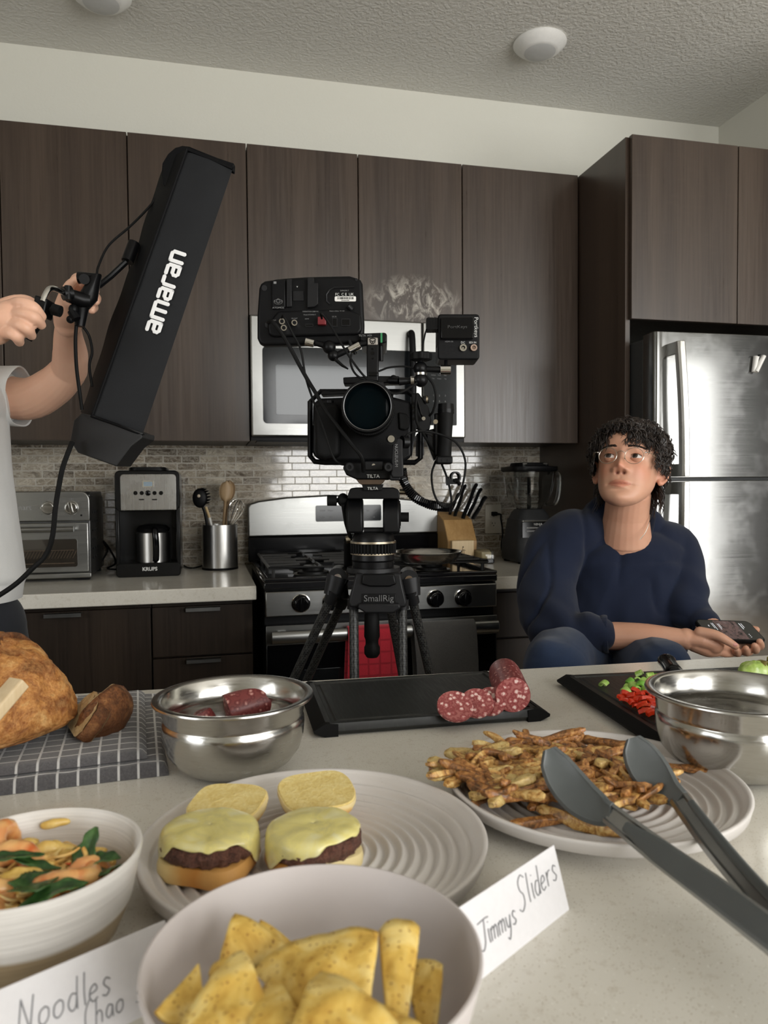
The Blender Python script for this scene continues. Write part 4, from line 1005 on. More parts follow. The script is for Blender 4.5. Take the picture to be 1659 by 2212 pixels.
# ------------------------------------------------------------------ checked towel under the bread
TOW = Mat('checked_grey_terry')
_b = TOW.ramp(TOW.noise(420, 4, .75), [(.3, srgb(70, 68, 70)), (.7, srgb(98, 95, 97))])
_c = TOW.co((1, 1, 1), (.006, .004, 0))
def _ln(direc, off=0):
    w_ = TOW.wave(16.4, TOW.co((1, 1, 1), (off, off, 0)), .0, direc=direc); return TOW.ramp(w_, [(.94, 0.0), (.975, 1.0)])
_g2 = TOW.math('MAXIMUM', _ln('X'), _ln('Y'))
TOW.set(base=TOW.mix(_g2, _b, srgb(208, 206, 204)), rough=.95, sheen=.4); TOW.bump(TOW.math('ADD', TOW.noise(520, 4, .75), _g2), .8, .0018); TOW = TOW.m
nr = V((-.044, .793, CT)); t = thing('kitchen_towel', 'folded grey terry towel with white checks under the bread', 'towel', nr, R(5))
def tw(lx, top):
    mb = MB(); W_, D_ = .46, .285
    def fn(u, v_):
        x = -W_*(1-u); y = D_*v_; e = min(1, min(1-u, v_, 1-v_, 1)*60)
        ed = min((1-u)*W_, v_*D_, (1-v_)*D_)
        rise = math.sqrt(max(0, 1-(1-min(1, ed/.007))**2))
        z = top*(.25+.75*rise)+.0016*nz((x, y, 0), 22, 1)+.0012*nz((x, y, 0), 60, 3)
        return V((x+.004*nz((y*8, 0, 0), 1, 4), y+.003*nz((x*8, 0, 0), 1, 8), max(.001, z)))
    mb.grid(fn, 120, 80)
    n_ = 121
    # skirt down to the counter
    border = [i for i in range(n_)]+[j*n_+120 for j in range(1, 81)]+[80*n_+i for i in range(119, -1, -1)]+[j*n_ for j in range(79, 0, -1)]
    o_ = len(mb.v); 
    for i in border: p_ = mb.v[i]; mb.v.append(V((p_.x, p_.y, .0004)))
    m_ = len(border)
    for i in range(m_): j = (i+1) % m_; mb.f.append((border[i], border[j], o_+j, o_+i)); mb.m.append(0)
    return mb
tw(0, .0135).build('folded_cloth', TOW, t, angle=60)
MB().grid(lambda u, v_: V((-.46+.44*u, .014+.262*v_+.004*nz((u*6, 0, 0), 1, 3), .0150+.0075*math.sqrt(max(0, 1-(1-min(1, min(1-u, v_, 1-v_, u)*26))**2))+.0012*nz((u*5, v_*5, 0), 1, 2))), 100, 60).build('upper_fold', TOW, t, angle=60)
# ------------------------------------------------------------------ bread
def crust(name, c, s=30):
    m = Mat(name); n1 = m.noise(s, 6, .68, dist=.4); n2 = m.noise(s*7, 5, .7); z = m.n('ShaderNodeSeparateXYZ'); m.nt.links.new(m.co(), z.inputs[0])
    b_ = m.ramp(n1, [(.3, c[0]), (.45, c[1]), (.55, c[2]), (.68, c[3])])
    b_ = m.mix(.35, b_, m.ramp(n2, [(.35, c[0]), (.65, c[3])]))
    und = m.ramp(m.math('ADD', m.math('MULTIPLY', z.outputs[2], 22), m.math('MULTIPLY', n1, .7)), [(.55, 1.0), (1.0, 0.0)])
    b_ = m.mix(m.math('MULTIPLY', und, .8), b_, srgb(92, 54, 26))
    m.set(base=b_, rough=.5, spec=.4); m.bump(m.math('ADD', m.math('MULTIPLY', n1, 2.0), n2), .9, .0022); return m.m
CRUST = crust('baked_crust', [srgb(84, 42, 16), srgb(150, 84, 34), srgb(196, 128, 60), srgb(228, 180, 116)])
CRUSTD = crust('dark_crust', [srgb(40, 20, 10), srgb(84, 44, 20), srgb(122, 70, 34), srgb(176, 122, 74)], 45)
CRUMB = crumbm('bread_crumb', srgb(190, 156, 104), srgb(214, 186, 136), srgb(228, 206, 164), 80)
def dome(rx, ry, rz, k, a=.06, n=72, m_=40, cut=None, s=14, bot=.2):
    mb = MB(); rings = []
    for j in range(m_+1):
        ph = -math.pi/2*(1)+math.pi*j/m_
        ring = []
        for i in range(n):
            th = 2*math.pi*i/n; x, y, z = math.cos(ph)*math.cos(th), math.cos(ph)*math.sin(th), math.sin(ph)
            zz_ = z if z > 0 else z*bot
            f = 1+a*nz((x, y, z), 1.7, k)+a*.35*nz((x, y, z), 5, k+3)+a*.22*nz((x, y, z), 12, k+7)+a*.10*nz((x, y, z), 30, k+9)
            X, Y, Z = rx*x*f, ry*y*f, rz*(zz_+bot)/(1+bot)*f
            if cut is not None and X > cut: X = cut+(X-cut)*.03
            ring.append((X, Y, max(0, Z)))
        rings.append(ring)
    return mb.loft(rings)
ZB_ = CT+.0245
c = atz(-100, 1600, ZB_)
t = thing('bread_loaf', 'big golden round bread loaf cut by the left frame edge', 'bread', (c.x, c.y, ZB_))
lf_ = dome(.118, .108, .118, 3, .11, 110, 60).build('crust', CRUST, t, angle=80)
# score ridge along the top
mb = MB(); mb.tube([V(p_) for p_ in bez([(.02, -.085, .06), (.045, -.05, .092), (.05, 0, .108), (.06, .04, .100), (.075, .07, .07)], 8)], [.003]+[.0065]*31+[.003], 8, flat=.8)
mb.build('score_ridge', CRUSTD, lf_)
def bread_piece(label, name, foot, rz, lean, rx, rzz, th, k, dome_=0):
    """half-moon piece of bread: crust round the rim (and over one side for the heel), crumb on the cut faces"""
    t = thing(name, label, 'bread', (foot.x, foot.y, ZB_), rz); n_ = 64; T = Matrix.Rotation(lean, 4, 'X')
    def ring(s_, y_, lift=0):
        out = []
        for i in range(n_):
            a_ = 2*math.pi*i/n_; c_, q_ = math.cos(a_), math.sin(a_); f = 1+.07*nz((c_, q_, 0), 2, k)+.035*nz((c_*3, q_*3, y_*60), 2, k+2)
            z = rzz*q_*s_*f; z = max(z, -rzz*.62)
            out.append((rx*c_*s_*f, y_+.0016*nz((c_*s_*4, q_*s_*4, y_*90), 1.5, k), z+rzz*.62))
        return out
    ys = [-th/2, -th/2+.003, 0, th/2-.003, th/2]
    rr = [ring(.965, ys[0]), ring(1, ys[1]), ring(1.015, ys[2]), ring(1, ys[3])]
    if dome_: rr += [ring(math.sqrt(max(0.002, 1-(u/6)**2)), ys[3]+dome_*u/6) for u in range(1, 7)]
    else: rr += [ring(.965, ys[4])]
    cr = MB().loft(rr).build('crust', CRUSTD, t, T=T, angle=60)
    MB().loft([ring(.955, ys[0]-.0008), ring(.6, ys[0]-.0016), ring(.1, ys[0]-.0018)]).build('crumb_face', CRUMB, t, T=T, angle=60)
    if not dome_: MB().loft([ring(.955, ys[4]+.0008), ring(.6, ys[4]+.0016), ring(.1, ys[4]+.0018)]).build('crumb_face', CRUMB, t, T=T, angle=60)
c = atz(162, 1592, ZB_); bread_piece('dark crusted bread slice leaning beside the loaf', 'bread_slice', c+V((.0, .012, 0)), R(-72), R(-38), .038, .030, .015, 4)
c = atz(196, 1585, ZB_); bread_piece('rounded dark heel of bread at the end of the loaf', 'bread_heel', c+V((.0, .024, 0)), R(-118), R(-30), .038, .034, .008, 8, .030)
# wooden knife handle over the loaf
A_ = atd(41, 1474, .70); B_ = atd(-60, 1590, .66); t = thing('bread_knife', 'pale wooden knife handle lying over the bread at the left frame edge', 'knife', B_)
dd = (A_-B_); xq = dd.normalized(); zq_ = V((0, 0, 1)); yq = zq_.cross(xq).normalized(); zq_ = xq.cross(yq)
Mx = Matrix((xq, yq, zq_)).transposed().to_4x4()
MB().loft([[(x_, y_, z_) for y_, z_ in rrect(-.010, -.006, .010, .006, .0025)] for x_ in (0, dd.length*.5, dd.length-.002, dd.length)], T=Mx).build('handle', wood('pale_handle_wood', srgb(200, 176, 138), srgb(214, 192, 156), srgb(224, 206, 172), .5), t)
MB().box((-.12, -.012, -.001), (0.0, .012, .001), Mx).build('blade', ST_H, t, smooth=False)
# ------------------------------------------------------------------ fries
def friem(name, c):
    m = Mat(name); n1 = m.noise(85, 5, .7, dist=1.2); n2 = m.noise(260, 4, .7)
    b_ = m.ramp(n1, [(.40, c[0]), (.48, c[1]), (.55, c[2]), (.66, c[3])])
    m.set(base=m.mix(.25, b_, m.ramp(n2, [(.35, c[0]), (.65, c[3])])), rough=.42, coat=.15, sss=.08, sssr=(1, .6, .2), ssss=.004); m.bump(m.math('ADD', n1, n2), .6, .0012); return m.m
FRY = [friem('fry_golden', [srgb(104, 58, 22), srgb(176, 120, 54), srgb(212, 166, 92), srgb(230, 198, 132)]),
       friem('fry_brown', [srgb(60, 32, 14), srgb(124, 72, 32), srgb(172, 112, 56), srgb(212, 162, 98)]),
       friem('fry_pale', [srgb(120, 80, 34), srgb(190, 152, 84), srgb(214, 184, 116), srgb(226, 204, 142)])]
def fry_mesh(L, w, h, k, bend):
    mb = MB(); rings = []; n_ = 12; m_ = 14
    for j in range(m_+1):
        u = j/m_; x = L*(u-.5); tw = nz((u*2, 0, 0), 1.2, k)*.8
        e = min(1, min(u, 1-u)*9+.5); ww = w*e*(1+.2*nz((u*3, 1, 0), 1, k)); hh = h*e*(1+.25*nz((u*3, 2, 0), 1, k+4))
        cy_ = bend*(1-(2*u-1)**2)+.0015*nz((u*4, 3, 0), 1, k); cz_ = bend*.5*math.sin(u*5+k)+.001*nz((u*5, 5, 0), 1, k)
        ring = []
        for i in range(n_):
            a_ = 2*math.pi*(i+.5)/n_; c_, s_ = math.cos(a_), math.sin(a_)
            y = ww*math.copysign(abs(c_)**.32, c_); z = hh*math.copysign(abs(s_)**.32, s_)
            f = 1+.15*nz((u*12, c_*2, s_*2), 1, k+8)
            ring.append((x, cy_+(y*math.cos(tw)-z*math.sin(tw))*f, cz_+(y*math.sin(tw)+z*math.cos(tw))*f))
        rings.append(ring)
    mb.loft(rings); return mb
FSH = []
rf = random.Random(11)
for k in range(14):
    L = rf.uniform(.044, .080); w_ = rf.uniform(.0026, .0052)
    o = fry_mesh(L, w_, w_*rf.uniform(.55, .95), k*3.7, rf.uniform(-.006, .008)).build('fry', FRY[(1, 1, 0, 1, 2, 1, 0, 2, 1, 0, 1, 1, 0, 1)[k]], angle=60)
    FSH.append(o)
used = [False]*14; spots = []
def heap_z(x, y): # height of the pile above the plate
    return 0
PATCH = [(1010, 1655, .9), (1060, 1640, 1), (1110, 1625, 1.15), (1165, 1610, 1.15), (1220, 1625, 1.1), (1280, 1640, 1), (1330, 1655, .95), (1100, 1665, 1.1), (1160, 1660, 1.1), (1060, 1690, .8), (1030, 1680, .8), (1240, 1690, .9), (1310, 1700, .9), (1350, 1690, .8), (1180, 1600, .9), (1370, 1680, .8), (1120, 1700, .5), (1200, 1710, .5), (1280, 1670, 1.0), (1380, 1700, .5)]
grid_h = {}
def bump_h(x, y, add):
    k = (round(x/.012), round(y/.012)); 
    h = max(grid_h.get((k[0]+a, k[1]+b), 0) for a in (-1, 0, 1) for b in (-1, 0, 1))
    for a in (-1, 0, 1):
        for b in (-1, 0, 1): grid_h[(k[0]+a, k[1]+b)] = max(grid_h.get((k[0]+a, k[1]+b), 0), h*.7+add)
    return h
FL = ['golden fry', 'browned fry', 'pale fry']
nf = 0
def place_fry(px, py, yaw, pitch, lift, k, label=None, group='fries heaped on the plate', zoff=None):
    global nf
    p = atz(px, py, ZP+.006+lift)
    src = FSH[k]
    if used[k]: o = src.copy(); C.objects.link(o)
    else: o = src; used[k] = True
    h = bump_h(p.x, p.y, .0058)
    z = ZP+.0055+min(h, .022) if zoff is None else zoff
    q_ = atz(px, py, z)
    o.location = q_; o.rotation_euler = (rf.uniform(-.5, .5), pitch, yaw)
    tag(o, label or 'browned fry lying in the heap of fries', 'fry', group); nf += 1
    return o
order = []
for i in range(150):
    px, py, d_ = PATCH[i % len(PATCH)]
    order.append((px+rf.gauss(0, 17), py+rf.gauss(0, 11)))
for i, (px, py) in enumerate(order):
    py = min(py, 1745); py = max(py, 1604); px = max(px, 985)
    place_fry(px, py, rf.uniform(-1.2, .9) if rf.random() < .8 else rf.uniform(0, 3.1), rf.uniform(-.28, .28), .002, rf.randrange(14))
# fries that stand out
SPEC = [((1200, 1592), -.25, -.25, .026, 1, 'brown fry arching up at the back of the heap'),
        ((980, 1672), -.15, .1, .010, 3, 'reddish brown fry poking out left of the heap'),
        ((1105, 1712), .75, .06, .012, 4, 'thick pale fry with browned tip at the front left of the heap'),
        ((1182, 1770), .12, 0, .001, 13, 'grey brown fry lying alone at the front of the plate'),
        ((1258, 1776), -.85, .0, .003, 9, 'golden fry ending the row at the front of the plate'),
        ((1312, 1606), -1.0, -.1, .016, 0, 'short fry standing behind the heap between the tong heads'),
        ((1475, 1660), -.6, 0, .001, 1, 'brown fry right of the far tong head'),
        ((1000, 1655), -.2, .1, .014, 6, 'fry with a dark tip on the left edge of the heap'),
        ((1400, 1727), -.2, 0, .003, 0, 'orange fry at the right end of the heap')]
for (px, py), yaw, pit, lift, k, l in SPEC: place_fry(px, py, yaw, pit, lift, k, l, zoff=ZP+.0055+lift)
# ------------------------------------------------------------------ diced vegetables on the second board
TOP2 = CT+.0155
def vegm(name, c0, c1, c2):
    m = Mat(name); n_ = m.noise(70, 3, .6); m.set(base=m.ramp(n_, [(.3, c0), (.5, c1), (.7, c2)]), rough=.25, sss=.2, sssr=(.6, .6, .3), ssss=.004); m.bump(n_, .3, .0008); return m.m
CEL = vegm('celery_green', srgb(120, 160, 60), srgb(160, 194, 96), srgb(204, 220, 150)); CELD = vegm('celery_skin', srgb(84, 140, 40), srgb(110, 166, 56), srgb(150, 190, 90))
PEP = vegm('red_pepper', srgb(180, 30, 10), srgb(214, 56, 22), srgb(232, 100, 56))
rv = random.Random(5)
def cel_mesh(r, L, k):
    mb = MB(); rings = []
    for u in (0, .25, .5, .75, 1):
        ring = []
        for i in range(9):
            a_ = math.pi*1.15*i/8-.2; ring.append((r*math.cos(a_)*(1+.08*nz((u, i, 0), 1, k)), L*(u-.5), r*math.sin(a_)*.85))
        for i in range(8, -1, -1):
            a_ = math.pi*1.15*i/8-.2; ring.append((r*.52*math.cos(a_), L*(u-.5), r*.5*math.sin(a_)*.85))
        rings.append(ring)
    return mb.loft(rings)
def pep_mesh(a, b, h, k):
    mb = MB(); rings = []
    for u in range(5):
        x = a*(u/4-.5); z0_ = .0025*math.cos((u/4-.5)*2.2)
        rings.append([(x, y_*(1+.1*nz((x*80, y_*80, z_*80), 1, k)), z_+z0_) for y_, z_ in ((-b/2, 0), (b/2, 0), (b/2, h), (0, h*1.08), (-b/2, h))])
    return mb.loft(rings)
CS = [cel_mesh(rv.uniform(.0055, .0078), rv.uniform(.006, .010), k).build('celery_piece', (CEL, CEL, CELD, CEL)[k], bevel=.0006, angle=50) for k in range(4)]
PS = [pep_mesh(rv.uniform(.010, .015), rv.uniform(.007, .011), rv.uniform(.0035, .0055), k).build('pepper_piece', PEP, bevel=.0006, angle=50) for k in range(4)]
def scatter(src, pos, label, cat, group, first_labels={}):
    seen = set()
    for i, (px, py, lift) in enumerate(pos):
        k = i % len(src); o = src[k]
        if k in seen: o = src[k].copy(); C.objects.link(o)
        seen.add(k)
        o.location = atz(px, py, TOP2+.002+lift); o.rotation_euler = (rv.uniform(-.7, .7), rv.uniform(-.5, .5), rv.uniform(0, 6.28))
        tag(o, first_labels.get(i, label), cat, group)
scatter(CS, [(1305, 1479, .0), (1382, 1457, .0), (1362, 1474, .002), (1378, 1470, .002), (1392, 1473, .001), (1368, 1484, .003), (1385, 1482, .006), (1402, 1477, .005), (1352, 1494, .001), (1405, 1462, .008), (1420, 1464, .003), (1375, 1488, .003), (1398, 1488, .004), (1414, 1480, .004), (1410, 1492, .002), (1356, 1485, .001), (1424, 1476, .002)],
        'chopped pale green celery piece in the heap on the black board', 'celery', 'chopped celery on the board', {0: 'small green piece lying alone left of the celery heap', 1: 'celery piece on the far groove of the board'})
scatter(PS, [(1350, 1506, .002), (1342, 1512, .001), (1358, 1513, .0), (1362, 1523, .001), (1372, 1500, .005), (1384, 1505, .007), (1396, 1503, .006), (1380, 1517, .004), (1394, 1517, .006), (1410, 1508, .005), (1407, 1520, .006), (1420, 1512, .004), (1390, 1529, .002), (1402, 1532, .002), (1378, 1532, .0), (1412, 1536, .001), (1396, 1543, .0), (1424, 1528, .002), (1425, 1543, .0), (1408, 1547, .0), (1366, 1510, .004), (1432, 1535, .0), (1350, 1518, .003)],
        'diced red pepper piece in the heap on the black board', 'pepper', 'diced red pepper on the board', {1: 'curled red pepper piece at the left end of the heap'})
c = atz(1630, 1459, TOP2); t = thing('green_pepper', 'pale green pepper chunk at the right frame edge of the board', 'pepper', c)
dome(.025, .018, .022, 12, .12, 40, 20, s=10).build('flesh', vegm('green_pepper_flesh', srgb(128, 156, 64), srgb(158, 182, 92), srgb(188, 204, 132)), t, angle=80)
c = atz(1664, 1456, TOP2); t = thing('lettuce_core', 'browned leafy core beside the green pepper', 'vegetable', c)
mb = MB()
for k in range(9):
    a_ = k*.9; mb.tube(bez([(0, 0, .004), (.008*math.cos(a_), .008*math.sin(a_), .014), (.02*math.cos(a_), .018*math.sin(a_), .018+.003*math.sin(k*2)), (.026*math.cos(a_), .024*math.sin(a_), .010)], 5), [.003]+[.005]*13+[.003, .001][:2], 8, flat=.4)
mb.build('leafy_stub', vegm('browned_leaf', srgb(60, 44, 20), srgb(120, 110, 50), srgb(180, 170, 100)), t)
# kitchen knife across the far edge
h0 = atz(1459, 1456, TOP2+.013); h1 = atz(1438, 1425, TOP2+.019); dh = (h1-h0).normalized()
t = thing('chef_knife', 'black handled knife pointing away over the far edge of the right board', 'knife', h0)
dd = h1-h0; pts = [dd*u for u in (0, .15, .4, .7, .9, 1.0)]
MB().tube(bez(pts, 4), [.0105, .011, .012, .0125, .0128, .0128, .0126, .0124, .0122, .0120, .0118, .0118, .0120, .0124, .0128, .013, .0132, .0132, .0128, .012, .0095], 16, flat=.8).build('handle', BLK_G, t)
xq = dh; yq = V((0, 0, 1)).cross(xq).normalized(); zq_ = xq.cross(yq); Mx = Matrix((xq, yq, zq_)).transposed().to_4x4()
MB().prism([(.004, -.0095), (.004, .0095), (-.02, .013), (-.12, .016), (-.16, .004), (-.165, -.008), (-.02, -.009)], -.0012, .0012, 'z', T=Mx).build('blade', ST_H, t, smooth=False)
# ------------------------------------------------------------------ chips in their bowl
BCH = plain('matte_mauve_stoneware', srgb(198, 190, 187), .5, vs=12, var=.03, bs=300, bd=.0001)
cc = atz(678, 2054, CT+.070)
t = thing('serving_bowl', 'matte mauve grey bowl full of tortilla chips', 'bowl', (cc.x, cc.y, CT), 0, 'serving bowls')
pr = [(0, .003), (.034, .003), (.036, 0), (.041, 0), (.043, .003), (.056, .012), (.069, .030), (.0775, .052), (.082, .0695), (.0818, .0712), (.0805, .0715), (.0797, .0705), (.0752, .053), (.0665, .0318), (.054, .0148), (.042, .0068), (0, .0062)]
MB().lathe(pr, 128).build('shell', BCH, t, angle=60)
CHM = Mat('corn_chip'); n1 = CHM.noise(55, 4, .6, dist=.5); n2 = CHM.vor(300); n3 = CHM.noise(16, 3)
b_ = CHM.ramp(n1, [(.34, srgb(200, 154, 62)), (.5, srgb(230, 192, 96)), (.64, srgb(242, 214, 134))])
b_ = CHM.mix(CHM.math('MULTIPLY', CHM.ramp(n3, [(.5, 0.0), (.66, 1.0)]), .22), b_, srgb(168, 132, 70))
b_ = CHM.mix(CHM.math('MULTIPLY', CHM.ramp(n2, [(.14, .85), (.26, 0.0)]), 1.0), b_, srgb(166, 112, 42))
CHM.set(base=b_, rough=.55, sss=.08, sssr=(1, .7, .2), ssss=.003); CHM.bump(CHM.math('ADD', n1, CHM.ramp(n2, [(.05, 0.0), (.2, 1.0)])), .6, .0009); CHM = CHM.m
def chip(label, A, B, Cc, bulge, k, curl=0.0):
    a, b, c = (atd(*q_) for q_ in (A, B, Cc)); cen = (a+b+c)/3; t_n = (b-a).cross(c-a).normalized()
    if t_n.dot(cen-EYE) > 0: t_n = -t_n
    mb = MB(); N = 18; idx = {}; vs = []; fs = []
    for i in range(N+1):
        for j in range(N+1-i):
            u, v_ = i/N, j/N; w_ = 1-u-v_
            # slightly rounded corners and bowed sides
            p = a*w_+b*u+c*v_; r_ = 27*u*v_*w_
            edge = min(u, v_, w_); cn = max(u, v_, w_)
            p = cen+(p-cen)*(1-.06*max(0, cn-.8)*5)*(1+.05*(1-min(1, edge*8))*math.sin(math.pi*min(1, (1-cn)*1.5)))
            d_ = bulge*(u*v_+v_*w_+u*w_)*3+curl*math.sin(u*6+k)*.3+.0022*nz(p*1, 60, k)+.0012*nz(p*1, 150, k)
            p = p+t_n*d_-cen
            idx[(i, j)] = len(vs); vs.append(p)
    for i in range(N):
        for j in range(N-i):
            fs.append((idx[(i, j)], idx[(i+1, j)], idx[(i, j+1)]))
            if i+j < N-1: fs.append((idx[(i+1, j)], idx[(i+1, j+1)], idx[(i, j+1)]))
    mb.add(vs, fs)
    o = mb.build('tortilla_chip', CHM, smooth=True, solid=.0017, angle=80); o.location = cen
    return tag(o, label, 'chip', 'tortilla chips in the mauve bowl')
chip('tall folded chip standing at the back left of the bowl', (506, 1972, .395), (470, 2105, .375), (652, 2078, .385), .012, 1)
chip('curled chip tucked behind the folded one', (560, 1985, .400), (545, 2100, .385), (664, 2072, .395), .006, 2)
chip('triangular chip pointing up at the left front', (526, 2050, .350), (370, 2250, .31), (620, 2300, .295), .006, 3)
chip('pointed yellow chip leaning on the left bowl wall', (430, 2078, .355), (330, 2188, .325), (455, 2222, .325), -.004, 4)
chip('broad chip lying across the middle with a spotted face', (540, 2098, .362), (822, 2008, .370), (790, 2340, .300), .010, 5)
chip('upright chip standing on the right side', (818, 2008, .372), (908, 1996, .376), (850, 2420, .29), .004, 6)
chip('broad right front chip beside the upright one', (905, 2002, .374), (870, 2235, .33), (820, 2240, .33), .003, 7)
chip('pale chip with its tip rising in the front middle', (690, 2090, .330), (600, 2360, .275), (930, 2300, .285), .008, 8)
chip('shaded chip low behind the upright chip', (870, 2085, .376), (960, 2090, .37), (930, 2330, .31), .002, 9)
chip('chip filling the front of the bowl under the pointed one', (585, 2110, .342), (520, 2320, .285), (700, 2300, .285), .006, 10)
chip('small chip showing between the left chips', (452, 2090, .372), (500, 2075, .37), (470, 2190, .345), .003, 11)
chip('chip lying flat along the bottom frame edge', (760, 2150, .33), (700, 2330, .285), (930, 2240, .305), .004, 12)
# ------------------------------------------------------------------ noodle bowl
nc = atz(66, 1849, CT+.066)
t = thing('serving_bowl', 'white glazed bowl with a tan foot holding shrimp noodles', 'bowl', (nc.x, nc.y, CT), 0, 'serving bowls')
def glaze():
    m = Mat('white_tan_glaze'); z = m.n('ShaderNodeSeparateXYZ'); m.nt.links.new(m.co(), z.inputs[0])
    wob = m.math('ADD', z.outputs[2], m.math('MULTIPLY', m.noise(9, 3), .010)); st = m.noise(1, 4, .6, m.co((12, 12, 700)))
    w_ = m.ramp(st, [(.3, srgb(206, 202, 196)), (.7, srgb(226, 222, 216))]); tn = m.ramp(st, [(.3, srgb(150, 130, 100)), (.7, srgb(176, 156, 124))])
    f = m.ramp(m.math('MULTIPLY', wob, 20), [(.76, 1.0), (.82, 0.0)])
    m.set(base=m.mix(f, w_, tn), rough=.35); m.bump(st, .4, .0008); return m.m
pr = [(0, .003), (.030, .003), (.032, 0), (.038, 0), (.040, .003), (.052, .016), (.0605, .036), (.065, .056), (.0672, .066), (.0668, .0678), (.0655, .0682), (.0645, .067), (.0622, .055), (.0577, .037), (.0495, .0185), (.038, .0075), (0, .0065)]
MB().lathe(pr, 112).build('shell', glaze(), t, angle=60)
NOOD = vegm('fried_noodle', srgb(204, 148, 72), srgb(230, 186, 108), srgb(242, 212, 150))
mb = MB(); rn = random.Random(3); zN = .046
for k in range(260):
    r_ = .052*math.sqrt(rn.random()); a_ = rn.uniform(0, 6.28); x, y = r_*math.cos(a_), r_*math.sin(a_); z = zN+.008*(1-(r_/.052)**2)+rn.uniform(-.004, .004)
    d_ = rn.uniform(0, 6.28); pts = [V((x, y, z))]
    for s_ in range(4): d_ += rn.uniform(-1.1, 1.1); pts.append(pts[-1]+V((math.cos(d_)*.007, math.sin(d_)*.007, rn.uniform(-.0035, .0035))))
    if max((p_.x**2+p_.y**2) for p_ in pts) > .055**2: continue
    mb.tube(bez(pts, 3), rn.uniform(.0011, .0018), 6, flat=.7)
mb.lathe([(0, zN+.002), (.03, zN), (.056, zN-.008)], 40)
nd = mb.build('fried_noodles', NOOD); nd.location = (nc.x, nc.y, CT); tag(nd, 'tangle of fried noodles filling the white bowl', 'noodles', kind='stuff')
SHR = Mat('cooked_shrimp'); w_ = SHR.noise(28, 3, .6, dist=1.0); n1 = SHR.noise(50, 4)
SHR.set(base=SHR.mix(.5, SHR.ramp(w_, [(.44, srgb(236, 190, 124)), (.56, srgb(206, 98, 34))]), SHR.ramp(n1, [(.38, srgb(196, 78, 26)), (.6, srgb(240, 184, 114))])), rough=.3, coat=.3, sss=.06, sssr=(1, .5, .25), ssss=.003); SHR.bump(n1, .6, .002); SHR = SHR.m
def shrimp(label, c, rz, tilt, s, k):
    t = thing('shrimp', label, 'shrimp', c, 0, 'shrimp on the noodles'); T = Matrix.Rotation(rz, 4, 'Z') @ Matrix.Rotation(tilt, 4, 'X')
    pts = [(T @ V((s*.016*math.cos(a_), s*.016*math.sin(a_), .002*math.sin(a_*2)))) for a_ in [R(-40+i*16) for i in range(15)]]
    rr = [s*.0078*(.55+.5*math.sin(math.pi*min(1, .2+i/15*.8)))*(1+.08*(i % 2)) for i in range(15)]
    MB().tube(pts, rr, 14, flat=.85).build('body', SHR, t, angle=80)
    e = pts[-1]; d_ = (pts[-1]-pts[-2]).normalized(); sd = d_.cross(T.to_3x3() @ V((0, 0, 1))).normalized(); mb = MB()
    for q_ in (-1, 0, 1): mb.tube([e, e+(d_+sd*q_*.45)*.006*s, e+(d_+sd*q_*.7)*.012*s], [.002*s, .003*s, .0008*s], 8, flat=.35)
    mb.build('tail_fan', vegm('shrimp_tail_%d' % k, srgb(150, 40, 16), srgb(200, 80, 30), srgb(226, 130, 60)), t)
def nP(px, py, z): return atz(px, py, CT+z)
shrimp('shrimp with an upright orange tail at the back left of the bowl', nP(22, 1832, .056), R(100), R(60), .85, 1)
shrimp('shrimp cut by the left frame edge behind the herb leaf', nP(12, 1885, .056), R(20), R(20), .95, 2)
shrimp('orange shrimp at the left frame edge near the front rim', nP(4, 1912, .054), R(200), R(15), .8, 3)
shrimp('curled pale shrimp in front', nP(40, 1955, .054), R(150), R(-10), .85, 4)
shrimp('spotted shrimp in the middle between the leaves', nP(140, 1893, .056), R(220), R(10), .95, 5)
shrimp('small shrimp right of the middle one', nP(197, 1900, .052), R(60), R(20), .7, 6)
HERB = vegm('herb_leaf', srgb(34, 58, 30), srgb(50, 84, 40), srgb(84, 118, 66))
def leaf(label, c, rz, tl, L, w_, k):
    pts = []; T = Matrix.Rotation(rz, 4, 'Z') @ Matrix.Rotation(tl, 4, 'Y')
    def fn(u, v_):
        x = L*(u-.5); hw = w_*math.sin(math.pi*min(1, u*.93+.05))**.7*(1+.2*math.sin(u*19+k)); y = hw*(v_-.5)*2
        return T @ V((x, y, .004*math.sin(u*3+k)+.22*abs(y)+.001*nz((u*5, v_*4, 0), 1, k)))
    o = MB().grid(fn, 20, 10).build('herb_leaf', HERB, solid=.0006, angle=80); o.location = c; tag(o, label, 'herb', 'herb leaves on the noodles')
leaf('narrow herb leaf lying behind the middle shrimp at left', nP(28, 1858, .064), R(20), R(-6), .036, .006, 1)
leaf('herb leaf running right from the narrow one', nP(72, 1862, .062), R(-8), R(4), .034, .005, 2)
leaf('large dark herb leaf in the centre of the noodles', nP(70, 1903, .066), R(-70), R(-12), .038, .012, 3)
leaf('bright green herb leaf standing at the right rear', nP(178, 1846, .060), R(55), R(-35), .036, .008, 4)
leaf('dark rounded herb leaf right of the bright one', nP(207, 1862, .058), R(-5), R(10), .03, .008, 5)
leaf('herb leaf near the front rim', nP(112, 1942, .062), R(15), R(-8), .040, .008, 6)
leaf('dark herb leaf low by the right wall of the bowl', nP(228, 1888, .052), R(80), R(10), .026, .009, 7)
leaf('thin herb leaf right of the front one', nP(160, 1930, .060), R(70), R(-15), .022, .004, 8)
EGG = vegm('egg_bit', srgb(200, 160, 70), srgb(224, 188, 104), srgb(236, 210, 140))
XC = [(30, 1845, .054), (150, 1850, .052), (172, 1872, .051), (100, 1872, .056), (118, 1915, .056), (178, 1908, .052), (56, 1925, .057), (92, 1965, .056), (150, 1945, .053), (20, 1975, .055), (205, 1845, .047), (228, 1862, .044)]
